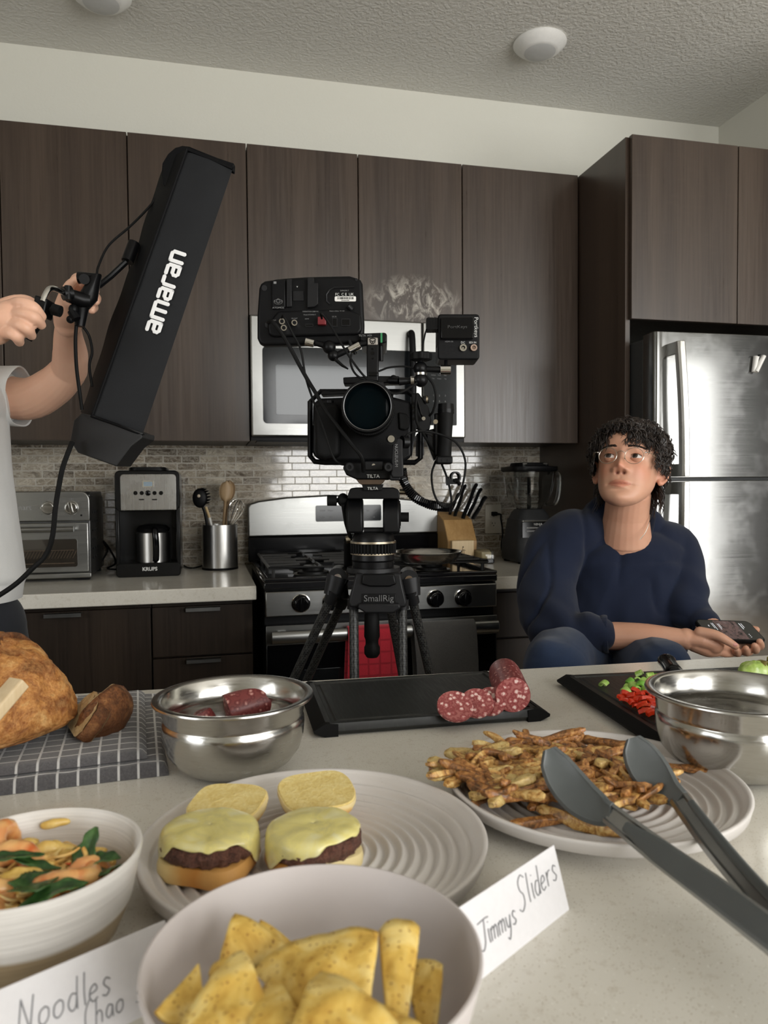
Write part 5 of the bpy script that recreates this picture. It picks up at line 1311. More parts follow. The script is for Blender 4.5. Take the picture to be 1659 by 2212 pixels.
for i, (px, py, z, s_, l) in enumerate(((62, 1828, .057, .0075, 'yellow egg curd behind the herb leaves'), (98, 1834, .056, .007, 'pale curd of egg in the middle rear'), (122, 1838, .054, .008, 'egg curd at the rear centre right'), (45, 1895, .058, .008, 'egg curd beside the left shrimp'), (70, 1768, .0645, .006, 'yellow crumb of egg stuck to the inner bowl wall'))+tuple((a_, b_, z_, rn.uniform(.004, .0065), 'small curd of fried egg among the shrimp and noodles') for a_, b_, z_ in XC)):
    c_ = nP(px, py, z) if i != 4 else nc+V((.002, .0595, -.006)); mb = MB(); mb.ell((0, 0, 0), (s_*1.3 if i != 4 else .009, s_*.8 if i != 4 else .003, s_*.7 if i != 4 else .0035), nu=20, nv=14)
    for j, v_ in enumerate(mb.v): mb.v[j] = v_*(1+.45*nz(v_, 160, i))
    o = mb.build('egg_curd', EGG, angle=80); o.location = c_; tag(o, l, 'egg', 'egg curds in the noodle bowl')
# ------------------------------------------------------------------ folded paper name cards
PAPER = plain('white_paper', srgb(224, 222, 224), .7, vs=200, var=.02); PENCIL = plain('pencil_grey', (.20, .20, .21), .6)
GL = {'J': [[(.0, .95), (.5, 1.0), (.75, .98)], [(.42, .98), (.40, .5), (.36, .1), (.2, -.12), (.02, -.02), (.0, .12)]], 'i': [[(.1, .55), (.12, .2), (.16, .0)], [(.12, .78), (.13, .82)]], 'm': [[(.0, .5), (.03, .0)], [(.02, .38), (.14, .52), (.22, .4), (.22, .02)], [(.22, .38), (.34, .52), (.42, .4), (.44, .0)]],
      'y': [[(.0, .5), (.06, .12), (.2, .08), (.3, .48)], [(.3, .5), (.26, -.05), (.12, -.4), (.0, -.3)]], 's': [[(.26, .46), (.12, .54), (.04, .4), (.14, .26), (.24, .14), (.14, .0), (.0, .06)]], 'S': [[(.5, .95), (.3, 1.08), (.12, .9), (.16, .62), (.34, .42), (.36, .12), (.18, -.08), (.0, .04)]],
      'l': [[(.08, 1.0), (.08, .4), (.12, .0)]], 'd': [[(.3, .44), (.12, .5), (.02, .22), (.14, .0), (.28, .16), (.3, .98)], [(.3, .4), (.32, .0)]], 'e': [[(.02, .24), (.26, .32), (.2, .5), (.06, .42), (.02, .18), (.14, .0), (.3, .08)]], 'r': [[(.02, .5), (.05, .0)], [(.05, .32), (.14, .48), (.26, .5)]],
      'N': [[(.0, .0), (.06, 1.0)], [(.06, 1.0), (.36, .02)], [(.36, .02), (.44, 1.0)]], 'o': [[(.2, .5), (.04, .4), (.02, .12), (.16, .0), (.3, .14), (.3, .4), (.18, .5)]], '(': [[(.2, 1.1), (.04, .7), (.04, .2), (.18, -.2)]], 'h': [[(.04, 1.0), (.04, .0)], [(.04, .34), (.16, .5), (.28, .38), (.3, .0)]], 'a': [[(.3, .46), (.12, .5), (.02, .22), (.12, .02), (.26, .14), (.3, .46)], [(.3, .46), (.33, .0)]]}
def hand(parent, word, x, z, size, slope, T, adv=.46, lw=.00035):
    for ch in word:
        if ch != ' ':
            mb = MB()
            for st in GL[ch]:
                pts = [T @ V((x+p_[0]*size+p_[1]*size*.12, -.0003, z+p_[1]*size)) for p_ in st]
                mb.tube(bez(pts, 4), lw, 5)
            mb.build('pencil_letter', PENCIL, parent)
        w_ = {'m': .56, 'i': .26, 'l': .24, 'J': .55, 'S': .6, 'N': .62}.get(ch, adv)
        x += w_*size; z += slope*w_*size
def card(label, rA, rB, z_r, dn):
    """tent card: ridge from rA to rB (world), feet at the counter"""
    d_ = (rB-rA).normalized(); n_ = V((d_.y, -d_.x, 0)).normalized()
    if n_.dot(EYE-rA) < 0: n_ = -n_
    W_ = (rB-rA).length; xq = d_; Mx = Matrix((xq, -n_, V((0, 0, 1)))).transposed()
    Mw = Matrix.Translation(rA-V((0, 0, 0))) @ Mx.to_4x4()
    t = thing('name_card', label, 'paper card', rA); H_ = rA.z-CT
    T = Mx.to_4x4(); f = dn
    mb = MB().prism([(0, 0), (f, -H_), (f+.0004, -H_), (.0003, .0006), (-.0003, .0006), (-f-.0004, -H_), (-f, -H_)][::1], 0, W_, 'x')
    # profile in (y,z): front leg towards viewer = -y
    mb.build('folded_paper', PAPER, t, T=T)
    lean = math.atan2(f, H_)
    return t, T @ Matrix.Rotation(-lean, 4, 'X') @ Matrix.Translation((0, -.0004, 0)), W_, math.hypot(H_, f)
rB = atz(1196, 1827, CT+.041); rA0 = atz(1010, 1950, CT+.041); d_ = (rB-rA0).normalized(); rA = rB-d_*.135
t, T, W_, S_ = card('white folded card with Jimmys Sliders pencilled on it', rA, rB, .04, .012)
g0 = (rA0-rA).length
hand(t, 'Jimmys', g0+.002, -.028, .0145, .0, T, lw=.0004); hand(t, 'Sliders', W_-.053, -.023, .0180, .06, T, .42, lw=.0004)
rB = atz(356, 1990, CT+.041); rA0 = atz(0, 2140, CT+.041); d_ = (rB-rA0).normalized(); rA = rB-d_*.15; rB = rB+d_*.0
t, T, W_, S_ = card('white folded card with Noodles pencilled on it at the bottom left', rA, rB, .04, .012)
g0 = (rA0-rA).length
hand(t, 'Noodles', g0+.006, -.024, .0160, .0, T, lw=.00042); hand(t, '(hao sh', g0+.038, -.036, .0125, .04, T, lw=.00036)
# ------------------------------------------------------------------ tongs
TG = plain('grey_silicone', srgb(86, 90, 90), .42, vs=30, var=.04, bs=600, bd=.0001); TGM = plain('tong_metal', (.42, .43, .43), .33, 1.0, var=.05); TGD = plain('tong_dark_inset', srgb(52, 56, 56), .5)
pv = atd(1900, 2200, .352)
tg = thing('tongs', 'grey silicone tipped kitchen tongs hovering over the fries', 'tongs', pv)
def ribbon(path, widths, thick, name, m, parent, lip=0, off=V((0, 0, 0)), tilt=0):
    pts = [atd(*q_)-pv+off for q_ in path]; cur = bez(pts, 6); mb = MB(); rings = []; nW = len(widths)-1
    for i, p in enumerate(cur):
        u = i/(len(cur)-1)*nW; k = min(int(u), nW-1); w_ = widths[k]+(widths[k+1]-widths[k])*(u-k)
        d_ = (cur[min(i+1, len(cur)-1)]-cur[max(i-1, 0)]).normalized(); view = (p+pv-EYE).normalized()
        sd = d_.cross(view).normalized(); nn = sd.cross(d_).normalized()
        if tilt: sd, nn = sd*math.cos(tilt)+nn*math.sin(tilt), nn*math.cos(tilt)-sd*math.sin(tilt)
        hw = w_/2; th = thick/2; r_ = min(th*.9, hw*.4)
        ring = [p+sd*a_+nn*b_ for a_, b_ in ((-hw, -th*.3), (-hw, th*.6), (-hw+r_, th), (hw-r_, th), (hw, th*.6), (hw, -th*.3), (hw-r_, -th), (hw-r_*1.6, -th+lip), (-hw+r_*1.6, -th+lip), (-hw+r_, -th))]
        rings.append(ring)
    mb.loft(rings); return mb.build(name, m, parent, angle=50)
A1 = [(1187, 1618, .640), (1203, 1656, .632), (1226, 1692, .622), (1258, 1726, .608), (1295, 1750, .594), (1320, 1758, .584)]
A2 = [(1368, 1594, .665), (1384, 1632, .656), (1406, 1668, .645), (1436, 1700, .632), (1470, 1728, .615)]
hd = ribbon(A1, [.012, .0255, .030, .032, .0315, .028, .022, .0165], .006, 'tong_head', TG, tg, .0010)
ar = ribbon([(1316, 1757, .585), (1420, 1838, .535), (1540, 1925, .48), (1659, 2015, .43), (1790, 2115, .385), (1900, 2200, .352)], [.0165, .019, .0205, .0205, .020, .018], .0055, 'arm', TGM, tg, .002)
ribbon([(1352, 1786, .566), (1440, 1851, .522), (1540, 1924, .478), (1659, 2014, .428), (1790, 2114, .383)], [.008, .0165, .017, .017, .016, .015], .004, 'grip', TG, ar, off=(EYE-atd(1500, 1900, .5)).normalized()*.0035)
hd2 = ribbon(A2, [.013, .027, .032, .034, .033, .028, .021, .0165], .006, 'tong_head', TG, tg, .0010)
ar2 = ribbon([(1466, 1724, .617), (1530, 1812, .56), (1600, 1896, .515), (1670, 1975, .47), (1780, 2090, .41), (1890, 2195, .357)], [.0165, .017, .017, .017, .017, .016], .007, 'arm', TGM, tg, .003)
ribbon([(1485, 1750, .602), (1560, 1848, .542), (1640, 1941, .492), (1780, 2090, .412)], [.006, .0075, .0075, .0075], .004, 'grip', TG, ar2, off=(EYE-atd(1550, 1850, .55)).normalized()*.0035+cu*.006+cx*.003)
# ------------------------------------------------------------------ tripod, fluid head, camera rig (frame facing the viewer)
RZ = -R(YAW); D0 = 1.42
foot = atd(808, 1300, D0); fr = Frame((foot.x, foot.y, 0), RZ)
def rig(name, label, cat, px, py, dd=0, group=None):
    """a thing of the rig standing at a pixel/depth; returns (empty, q) with q(px,py,dd) -> local point"""
    w0 = atd(px, py, D0+dd); t = thing(name, label, cat, w0, RZ, group); F = Frame(w0, RZ)
    return t, (lambda a, b, d_=0: F.d(a, b, D0+d_))
mm = D0/FPX     # metres per pixel at the rig
CF = Mat('carbon_fibre'); ck_ = CF.n('ShaderNodeTexChecker'); CF.nt.links.new(CF.co((260, 260, 260), rot=(R(45), R(45), 0)), ck_.inputs[0]); ck_.inputs[3].default_value = 1
CF.set(base=CF.mix(ck_.outputs[1], (.008, .008, .008, 1), (.04, .04, .038, 1)), rough=.38, spec=.3); CF = CF.m
GOLD = plain('champagne_metal', (.50, .44, .34), .3, 1.0, var=.03); RIGB = plain('anodised_black', (.004, .004, .0045), .36, .08, spec=.2, bs=900, bd=.00008)
GUN = plain('gunmetal', (.012, .012, .013), .4, .2, spec=.25)
tp, q = rig('tripod', 'black carbon fibre video tripod standing between island and range', 'tripod', 808, 1300)
F0 = Frame(tp.location, RZ)
# spider
def qbox(mb, x0, y0, x1, y1, dn, df, ch=0):
    """box whose face fills the pixel rectangle at depth dn, reaching back to df"""
    c = [q(x0, y0, dn), q(x1, y0, dn), q(x1, y1, dn), q(x0, y1, dn)]
    k = V((0, df-dn, 0)); mb.loft([[*c], [p+k for p in c]]); return mb
def qpoly(mb, pts, dn, df, s=1.0):
    c = [q(a, b, dn) for a, b in pts]; cen = sum(c, V())/len(c); k = V((0, df-dn, 0)); mb.loft([[*c], [cen+(p-cen)*s+k for p in c]]); return mb
mb = MB(); qpoly(mb, [(768, 1238), (866, 1238), (870, 1262), (879, 1300), (877, 1313), (755, 1313), (752, 1300), (762, 1262)], -.05, .05)
sp = mb.build('spider', GUN, tp, bevel=.004)
mb = MB(); qpoly(mb, [(776, 1304), (863, 1304), (866, 1314), (850, 1325), (790, 1325), (772, 1314)], -.062, -.03); mb.build('spider_lip', GUN, tp, bevel=.003)
mb = MB(); qpoly(mb, [(784, 1240), (852, 1240), (857, 1262), (842, 1268), (798, 1268), (780, 1262)], -.058, -.03); mb.build('front_pad', RIGB, tp, bevel=.003)
mb = MB(); qbox(mb, 782, 1283, 855, 1304, -.0525, -.045); pl_ = mb.build('name_plate', RIGB, tp, bevel=.001)
p = q(818, 1293, -.0535); text('SmallRig', .0165, p, (R(90), 0, 0), plain('raised_grey', (.12, .12, .12), .4), pl_, 'brand_lettering', .0006)
mb = MB(); mb.lathe([(.0, .0), (.05, 0), (.052, .004), (.05, .012), (0, .012)], 48, Matrix.Translation(q(807, 1238, 0))); mb.build('bowl_seat', GUN, tp)
# tie-down handle
pts = [(1320, 12), (1328, 16), (1375, 17), (1383, 14), (1392, 14), (1398, 17), (1412, 17), (1420, 12)]
T0 = q(803, 1320, 0)
MB().lathe([(0, 0)]+[(w_*mm, -(y_-1320)*mm) for y_, w_ in pts]+[(0, -100*mm)], 28, Matrix.Translation((T0.x, T0.y, T0.z))).build('tie_down_grip', RUBBER, tp)
# legs : two upper tubes each, running on to the floor
def down(a, b):
    d_ = (b-a); zf = -F0.loc.z+.03; t_ = (zf-a.z)/d_.z; return a+d_*t_
LEG = [('leg pointing left', ((713, 1296, .02), (640, 1454, .085)), ((736, 1306, .05), (668, 1458, .135)), (730, 1246, .02), 1),
       ('leg pointing towards the island', ((764, 1308, -.02), (765.5, 1462, -.05)), ((869, 1308, -.02), (870.5, 1454, -.05)), None, 0),
       ('leg pointing right', ((892, 1298, .02), (927, 1451, .085)), ((842, 1306, .06), (866, 1440, .15)), (883, 1250, .02), -1)]
for lbl, ta, tb, kn, s in LEG:
    a0, a1 = q(*ta[0]), q(*ta[1]); b0, b1 = q(*tb[0]), q(*tb[1]); ae, be = down(a0, a1), down(b0, b1); 
    j = (ae+be)/2; A_ = a0+(ae-a0)*.52; B_ = b0+(be-b0)*.52
    am, bm_ = A_.lerp(j, .0), B_.lerp(j, .0)
    mb = MB(); mb.cyl(a0, am, .0088, n=20); mb.cyl(b0, bm_, .0088, n=20)
    L1 = mb.build('leg', CF, tp)
    c0 = (am+bm_)/2; mb = MB(); mb.tube([am, bm_], .014, 12); mb.tube([c0, c0.lerp(j, .3)], .016, 16); mb.build('leg_clamp', RUBBER, L1)
    MB().cyl(c0, j, .011, n=18).build('lower_tube', CF, L1)
    MB().lathe([(0, 0), (.022, 0), (.024, .008), (.014, .03), (0, .032)], 24, Matrix.Translation((j.x, j.y, -F0.loc.z))).build('rubber_foot', RUBBER, L1)
    # top clamp
    mb = MB()
    if kn:
        k_ = q(*kn); dA = (a1-a0).normalized(); dB = (b1-b0).normalized()
        for p_, d_ in ((a0, dA), (b0, dB)): mb.tube([p_-d_*.022, p_+d_*.004], .0125, 14)
        mb.tube([k_, (a0-dA*.01)], [.0175, .013], 14, flat=1.3); mb.tube([k_+V((0, .03, 0)), (b0-dB*.01)], [.0165, .013], 14)
        mb.tube([k_+V((0, -.012, 0)), k_+V((0, .045, 0))], .0185, 22)
        cl = mb.build('leg_joint', GUN, L1)
        MB().cyl(k_+V((0, -.0155, 0)), k_+V((0, -.012, 0)), .0075, n=20).build('joint_bolt', CHROME, cl)
    else:
        for p_ in (a0, b0): MB().tube([p_+V((0, 0, .012)), p_+V((0, 0, -.006))], .0125, 14).build('leg_joint', GUN, L1)
# ---- fluid head
fh_, q = rig('fluid_head', 'black fluid video head between tripod and cinema camera', 'tripod head', 806, 1228)
def latheq(px, ys, mats, parent, name, dd=0, n=56):
    c = q(px, ys[0][0], dd); return MB().lathe([(0, 0)]+[(r_*mm, -(y_-ys[0][0])*mm) for y_, r_ in ys]+[(0, -(ys[-1][0]-ys[0][0])*mm)], n, Matrix.Translation(c)).build(name, mats, parent)
latheq(806, [(1150, 40), (1154, 43), (1167, 46), (1170, 46)], RIGB, fh_, 'pan_base')
latheq(806, [(1168, 49), (1172, 50), (1173, 49)], GOLD, fh_, 'champagne_ring')
mb = MB(); c_ = q(806, 1184, 0); n_ = 40
rr = []
for z_ in (11.5*mm, -10*mm): rr.append([(c_.x+(47.5+2.2*(1 if (i//2) % 2 else -1))*mm*math.cos(2*math.pi*i/160), c_.y+(47.5+2.2*(1 if (i//2) % 2 else -1))*mm*math.sin(2*math.pi*i/160), c_.z+z_) for i in range(160)])
mb.loft(rr); mb.build('ribbed_ring', RUBBER, fh_)
latheq(806, [(1193, 48), (1196, 49), (1197, 47)], GOLD, fh_, 'champagne_ring')
latheq(806, [(1196, 45), (1208, 46), (1211, 44), (1212, 45), (1228, 44), (1236, 36)], RIGB, fh_, 'bowl')
for x0_, x1_, y0_ in ((750, 785, 1078), (827, 863, 1078)):
    mb = MB(); c = q((x0_+x1_)/2, 1112, 0); hw_ = (x1_-x0_)/2*mm
    prof = [(r_*mm*math.cos(a_)*1.0, r_*mm*math.sin(a_)*.98) for r_, a_ in [(36, R(k)) for k in range(0, 181, 15)]]+[(-36*mm, -38*mm), (36*mm, -38*mm)]
    mb.loft([[(c.x+s_*hw_, c.y+p_[0], c.z+p_[1]) for p_ in prof] for s_ in (-1, 1)]); tw = mb.build('tilt_housing', RIGB, fh_, bevel=.004)
    for r_, z_ in ((30, 1.5), (24, 2.6)):
        sx_ = -1 if x0_ < 800 else 1
        MB().cyl((c.x+sx_*hw_*.98, c.y, c.z), (c.x+sx_*(hw_+z_*mm), c.y, c.z), r_*mm, n=36).build('drag_dial', RUBBER, tw)
mb = MB(); qpoly(mb, [(752, 1066), (757, 1055), (768, 1053), (850, 1053), (860, 1057), (864, 1066), (863, 1078), (750, 1078)], -.042, .045); mb.build('top_plate', RIGB, fh_, bevel=.002)
mb = MB(); qbox(mb, 785, 1096, 828, 1150, .02, .035) if 0 else mb.cyl(q(786, 1146, 0), q(828, 1146, 0), 7*mm); mb.build('cross_shaft', GUN, fh_)
mb = MB().cyl(q(707, 1081, 0), q(727, 1081, 0), 12*mm, n=14); mb.cyl(q(727, 1081, 0), q(752, 1078, 0), 5*mm); mb.ell(q(741, 1080, 0), (.011, .011, .013)); mb.build('tilt_lock_knob', RUBBER, fh_)
mb = MB().cyl(q(862, 1117, 0), q(883, 1117, 0), 10.5*mm, n=14); mb.build('drag_knob', RUBBER, fh_)
mb = MB().cyl(q(863, 1062, -.01), q(885, 1062, -.01), 6*mm, 7*mm, n=12); mb.build('plate_lock_lever', GOLD, fh_)
mb = MB().tube([q(742, 1088, -.01), q(748, 1130, -.0), q(757, 1162, .01)], [8*mm, 7*mm, 6*mm], 12, flat=.7); mb.build('handle_bracket', RIGB, fh_)
mb = MB().tube([q(748, 1166, .012), q(757, 1164, .012)], 8*mm, 16); mb.build('bracket_ring', GOLD, fh_)
mb = MB().tube(bez([q(752, 1168, .02), q(752, 1200, .05), q(752, 1232, .09)], 5), .0085, 12); mb.build('pan_bar', RUBBER, fh_)
# ---- cinema camera
cmr, q = rig('cinema_camera', 'black cinema camera in a cage seen from its lens side', 'camera', 800, 1045)
mb = MB(); qpoly(mb, [(766, 1031), (836, 1031), (828, 1042), (822, 1047), (780, 1047), (774, 1042)], -.055, .06); mb.build('dovetail_plate', plain('bronze_plate', (.10, .07, .05), .35, .8), cmr, bevel=.001)
mb = MB(); qpoly(mb, [(781, 1046), (829, 1046), (824, 1060), (786, 1060)], -.05, .05); wd = mb.build('quick_wedge', RIGB, cmr, bevel=.001)
text('TILTA', .0075, q(805, 1055.5, -.0515), (R(90), 0, 0), INK, wd, 'brand_lettering')
mb = MB(); qpoly(mb, [(744, 998), (862, 998), (866, 1012), (862, 1030), (838, 1036), (770, 1036), (748, 1026), (741, 1012)], -.06, .07); bp = mb.build('baseplate', RIGB, cmr, bevel=.003)
text('TILTA', .009, q(806, 1029, -.0615), (R(90), 0, 0), INK, bp, 'brand_lettering')
for px in (755, 839):
    o = MB().cyl(q(px, 1009, -.13), q(px, 1009, .1), 9*mm, n=28).build('rod', RIGB, cmr)
    MB().lathe([(4*mm, 0), (7.5*mm, 0), (7.5*mm, .0015), (4*mm, .0015)], 28, Matrix.Translation(q(px, 1009, -.1315)) @ Matrix.Rotation(R(90), 4, 'X'), close=True).build('rod_cap', GUN, o)
MB().cyl(q(807, 1005, -.064), q(807, 1005, -.06), 3.5*mm, n=16).build('plate_screw', CHROME, cmr)
mb = MB(); qbox(mb, 788, 996, 828, 1016, -.064, -.05); mb.build('rod_clamp', GUN, cmr, bevel=.002)
# body (grip on the image left)
mb = MB(); qpoly(mb, [(676, 872), (690, 860), (748, 858), (770, 852), (830, 852), (868, 862), (888, 868), (890, 985), (872, 997), (700, 997), (680, 988), (674, 975)], -.01, .075)
cb = mb.build('body', plain('camera_polymer', (.0045, .0045, .005), .45, spec=.14, bs=500, bd=.0003), cmr, bevel=.006, seg=3)
mb = MB(); qpoly(mb, [(678, 880), (694, 868), (728, 870), (735, 885), (733, 985), (700, 992), (682, 985)], -.045, .0, 1.02); mb.build('hand_grip', RUBBER, cmr, bevel=.010, seg=4)
mb = MB(); qpoly(mb, [(860, 890), (878, 893), (886, 905), (884, 925), (876, 930), (862, 927)], -.016, -.005); mb.build('grip_pad', RUBBER, cmr, bevel=.003)
MB().cyl(q(712, 872, -.03), q(712, 866, -.03), 9*mm, n=20).build('record_button', GUN, cmr)
# cage
mb = MB(); 
def bar(a, b, r_=.0035, dd=.0): mb.tube([q(*a, dd), q(*b, dd)], r_*1.41, 4)
fr_ = [(670, 868), (670, 985), (680, 997), (702, 999), (896, 999), (908, 990), (909, 868), (880, 846), (692, 846), (670, 868)]
for dd in (-.005, .04): mb.tube([q(a, b, dd) for a, b in fr_[:-1]], .0055, 4, loop=True)
for a in fr_[:-1]: mb.tube([q(*a, -.005), q(*a, .04)], .005, 4)
cg = mb.build('cage', RIGB, cmr, bevel=.001, smooth=False)
mb = MB(); qpoly(mb, [(692, 849), (700, 843), (716, 846), (764, 842), (766, 850), (694, 853)], -.01, .03); mb.build('cage_rail', RIGB, cg, bevel=.001)
mb = MB(); qpoly(mb, [(888, 850), (904, 848), (926, 880), (932, 908), (928, 928), (912, 934), (900, 925), (889, 990)], -.01, .012); sp_ = mb.build('side_plate', RIGB, cg, bevel=.002)
for px, py, r_ in ((892, 870, 3), (893, 881, 3), (893, 892, 3), (894, 905, 3)): MB().cyl(q(px, py, -.0125), q(px, py, -.0095), r_*mm, n=14).build('plate_hole', BLK_G, sp_)
MB().tube([q(902, 868, -.02), q(908, 890, -.025), q(915, 904, -.02)], [6*mm, 4*mm, 5*mm], 10, flat=.6).build('clamp_lever', BLK_G, sp_)
MB().cyl(q(915, 904, -.03), q(915, 904, -.018), 4*mm, n=16).build('lever_screw', CHROME, sp_)
mb = MB().cyl(q(916, 864, -.01), q(925, 862, -.01), 9*mm, n=18); mb.build('thumb_screw', GUN, sp_)
MB().cyl(q(920, 863, -.012), q(924, 863, -.012), 8*mm, n=24).build('knurled_ring', GOLD, sp_)
mb = MB(); qbox(mb, 900, 936, 916, 984, .0, .05); cp_ = mb.build('port_panel', plain('port_grey', (.05, .05, .055), .5), cmr, bevel=.002)
text('IN', .006, q(908, 947, -.001), (R(90), 0, 0), INK_D, cp_, 'port_word'); text('OUT', .005, q(908, 960, -.001), (R(90), 0, 0), INK_D, cp_, 'port_word'); text('DC', .006, q(908, 974, -.001), (R(90), 0, 0), INK_D, cp_, 'port_word')
# lens
LC = (797, 893); c = q(*LC, -.125); TL = Matrix.Translation(q(*LC, 0)) @ Matrix.Rotation(R(90), 4, 'X')
s_ = 1.0
def LZ(p): return [(r_*.088*1.0*(1-z_/1.42)*.01, z_) for r_, z_ in p]
pr = [(0, .0), (50, 0), (50, .022), (54, .024), (54, .05), (50.5, .052), (50.5, .068), (55, .070), (55, .094), (53, .096), (53, .112), (56.5, .114), (56.5, .128), (55.5, .1295), (53, .1295), (52.5, .128), (51, .122), (50, .119), (49, .110)]
MBL = MB().lathe([(r_*mm*(1-z_/D0), z_) for r_, z_ in pr], 96, TL).build('lens', RIGB, cmr)
MB().lathe([(49.4*mm*.92, .1105), (30*mm*.92, .1135), (0, .1145)], 96, TL).build('front_element', plain('lens_glass', (.001, .003, .004), .06, spec=.06), MBL)
MB().lathe([(r_*mm*.91, z_) for r_, z_ in ((50.5, .1296), (51.8, .1300), (52.4, .1296), (51.5, .1285))], 96, TL, close=True).build('filter_ring', plain('worn_ring', (.12, .12, .12), .3, .8), MBL)
mb = MB(); n_ = 180; rr = []
for z_ in (.073, .091): rr.append([TL @ V(((56.5+1.6*(i % 2))*mm*.94*math.cos(2*math.pi*i/n_), (56.5+1.6*(i % 2))*mm*.94*math.sin(2*math.pi*i/n_), z_)) for i in range(n_)])
mb.loft(rr); mb.build('focus_gear', RUBBER, MBL, smooth=False)
# top mount and handle
mb = MB(); qpoly(mb, [(741, 815), (800, 812), (862, 812), (866, 826), (742, 829)], -.015, .03); mb.build('top_rail', RIGB, cmr, bevel=.002)
mb = MB(); qpoly(mb, [(784, 824), (828, 824), (834, 836), (852, 852), (762, 852), (778, 836)], -.03, .03); tm = mb.build('top_mount', GUN, cmr, bevel=.003)
text('TILTA', .0115, q(806, 832, -.0315), (R(90), 0, 0), INK, tm, 'brand_lettering', bold=.0002)
mb = MB(); qpoly(mb, [(792, 727), (819, 727), (818, 800), (818, 824), (793, 824), (792, 800)], -.035, -.01); th_ = mb.build('top_handle', RIGB, cmr, bevel=.003)
mb = MB(); qpoly(mb, [(778, 720), (832, 718), (836, 722), (836, 738), (830, 741), (819, 741), (792, 741), (778, 735)], -.03, .09); hb = mb.build('handle_bar', RIGB, th_, bevel=.003)
mb = MB(); qbox(mb, 822, 719, 826, 740, -.0315, .03); mb.build('green_band', plain('green_band', (.02, .20, .07), .5), hb)
mb = MB(); c1 = [(794, 729), (816, 729), (816, 745), (794, 745)]; qpoly(mb, c1, -.0375, -.034); lp = mb.build('emblem_plate', plain('emblem_plate', (.34, .31, .28), .4, .5), th_, bevel=.0015)
mb = MB(); 
for st in ([(799, 732), (800, 739), (804, 743)], [(811, 732), (810, 739), (806, 743)], [(799, 732), (805, 730.5), (811, 732)], [(801, 736), (805, 738), (809, 736)], [(805, 738), (805, 742)]): mb.tube([q(a, b, -.038) for a, b in st], .0008, 6)
mb.build('helmet_emblem', BLK, lp)
for py, r_ in ((754, 2), (763, 4), (774, 2)): MB().cyl(q(805, py, -.0365), q(805, py, -.034), r_*mm, n=14).build('mounting_hole', BLK_G, th_)
text('TILTA  HDI', .005, q(789, 725, -.0312), (R(90), 0, 0), INK_D, hb, 'small_lettering')
mb = MB(); qbox(mb, 796, 803, 816, 812, -.038, -.034); mb.build('handle_latch', BLK_G, th_, bevel=.001)
mb = MB().tube([q(822, 742, -.0), q(823, 780, .0)], 5*mm, 8); mb.build('rear_screw', RIGB, th_)
# follow-focus motor
mb = MB(); qpoly(mb, [(848, 952), (860, 945), (870, 950), (872, 1028), (868, 1032), (848, 1032), (845, 1024)], -.09, -.06); mo = mb.build('focus_motor', GUN, cmr, bevel=.003)
mb = MB(); n_ = 44; mb.loft([[q(846, 948, -.092+k) + V(((12.2+1.6*(i % 2))*mm*.95*math.cos(2*math.pi*i/n_), 0, (12.2+1.6*(i % 2))*mm*.95*math.sin(2*math.pi*i/n_))) for i in range(n_)] for k in (0, .012)]); gr = mb.build('drive_gear', RUBBER, mo, smooth=False)
MB().cyl(q(845, 948, -.098), q(845, 948, -.091), 7*mm, n=24).build('gear_hub', CHROME, gr)
MB().cyl(q(868, 955, -.075), q(880, 955, -.07), 13*mm, n=24).build('motor_end', RIGB, mo)
o_ = text('NUCLEUS-M', .0075, q(856, 984, -.0915), (R(90), R(90), 0), INK_D, mo, 'side_lettering')
mb = MB(); qbox(mb, 842, 1024, 866, 1038, -.085, -.06); mb.build('motor_clamp', GUN, mo, bevel=.003)
# ---- side grip
sg, q = rig('side_handle', 'ribbed black side handle at the right of the camera', 'camera handle', 960, 1000)
mb = MB().tube([q(959, 998, -.01), q(960, 975, -.012), q(962, 940, -.014), q(963, 905, -.014), q(963, 893, -.012)], [17*mm, 17*mm, 16*mm, 17.5*mm, 17.5*mm], 20, flat=.9); gh = mb.build('grip', RUBBER, sg, angle=60)
MB().cyl(q(963, 893, -.012), q(963, 885, -.012), 17.5*mm, 18*mm).build('knurled_band', RIGB, gh); MB().cyl(q(963, 885, -.012), q(963, 873, -.012), 17.5*mm, 16.5*mm).build('top_cap', RIGB, gh)
mb = MB(); qbox(mb, 943, 985, 978, 1002, -.032, .01); ft = mb.build('foot_plate', RIGB, sg, bevel=.003)
for px in (956, 968): MB().cyl(q(px, 994, -.034), q(px, 994, -.031), 2*mm, n=10).build('foot_screw', GUN, ft)
mb = MB(); qbox(mb, 938, 892, 950, 985, -.01, .012); mb.build('spine', RIGB, sg, bevel=.003)
MB().cyl(q(941, 911, -.018), q(941, 911, -.01), 5*mm, n=12).build('spine_button', GOLD, sg)
mb = MB(); qpoly(mb, [(921, 930), (940, 925), (944, 985), (938, 996), (922, 956)], .0, .02); mb.cyl(q(905, 930, .005), q(940, 945, .005), 6*mm); mb.build('cage_link', RIGB, sg, bevel=.002)
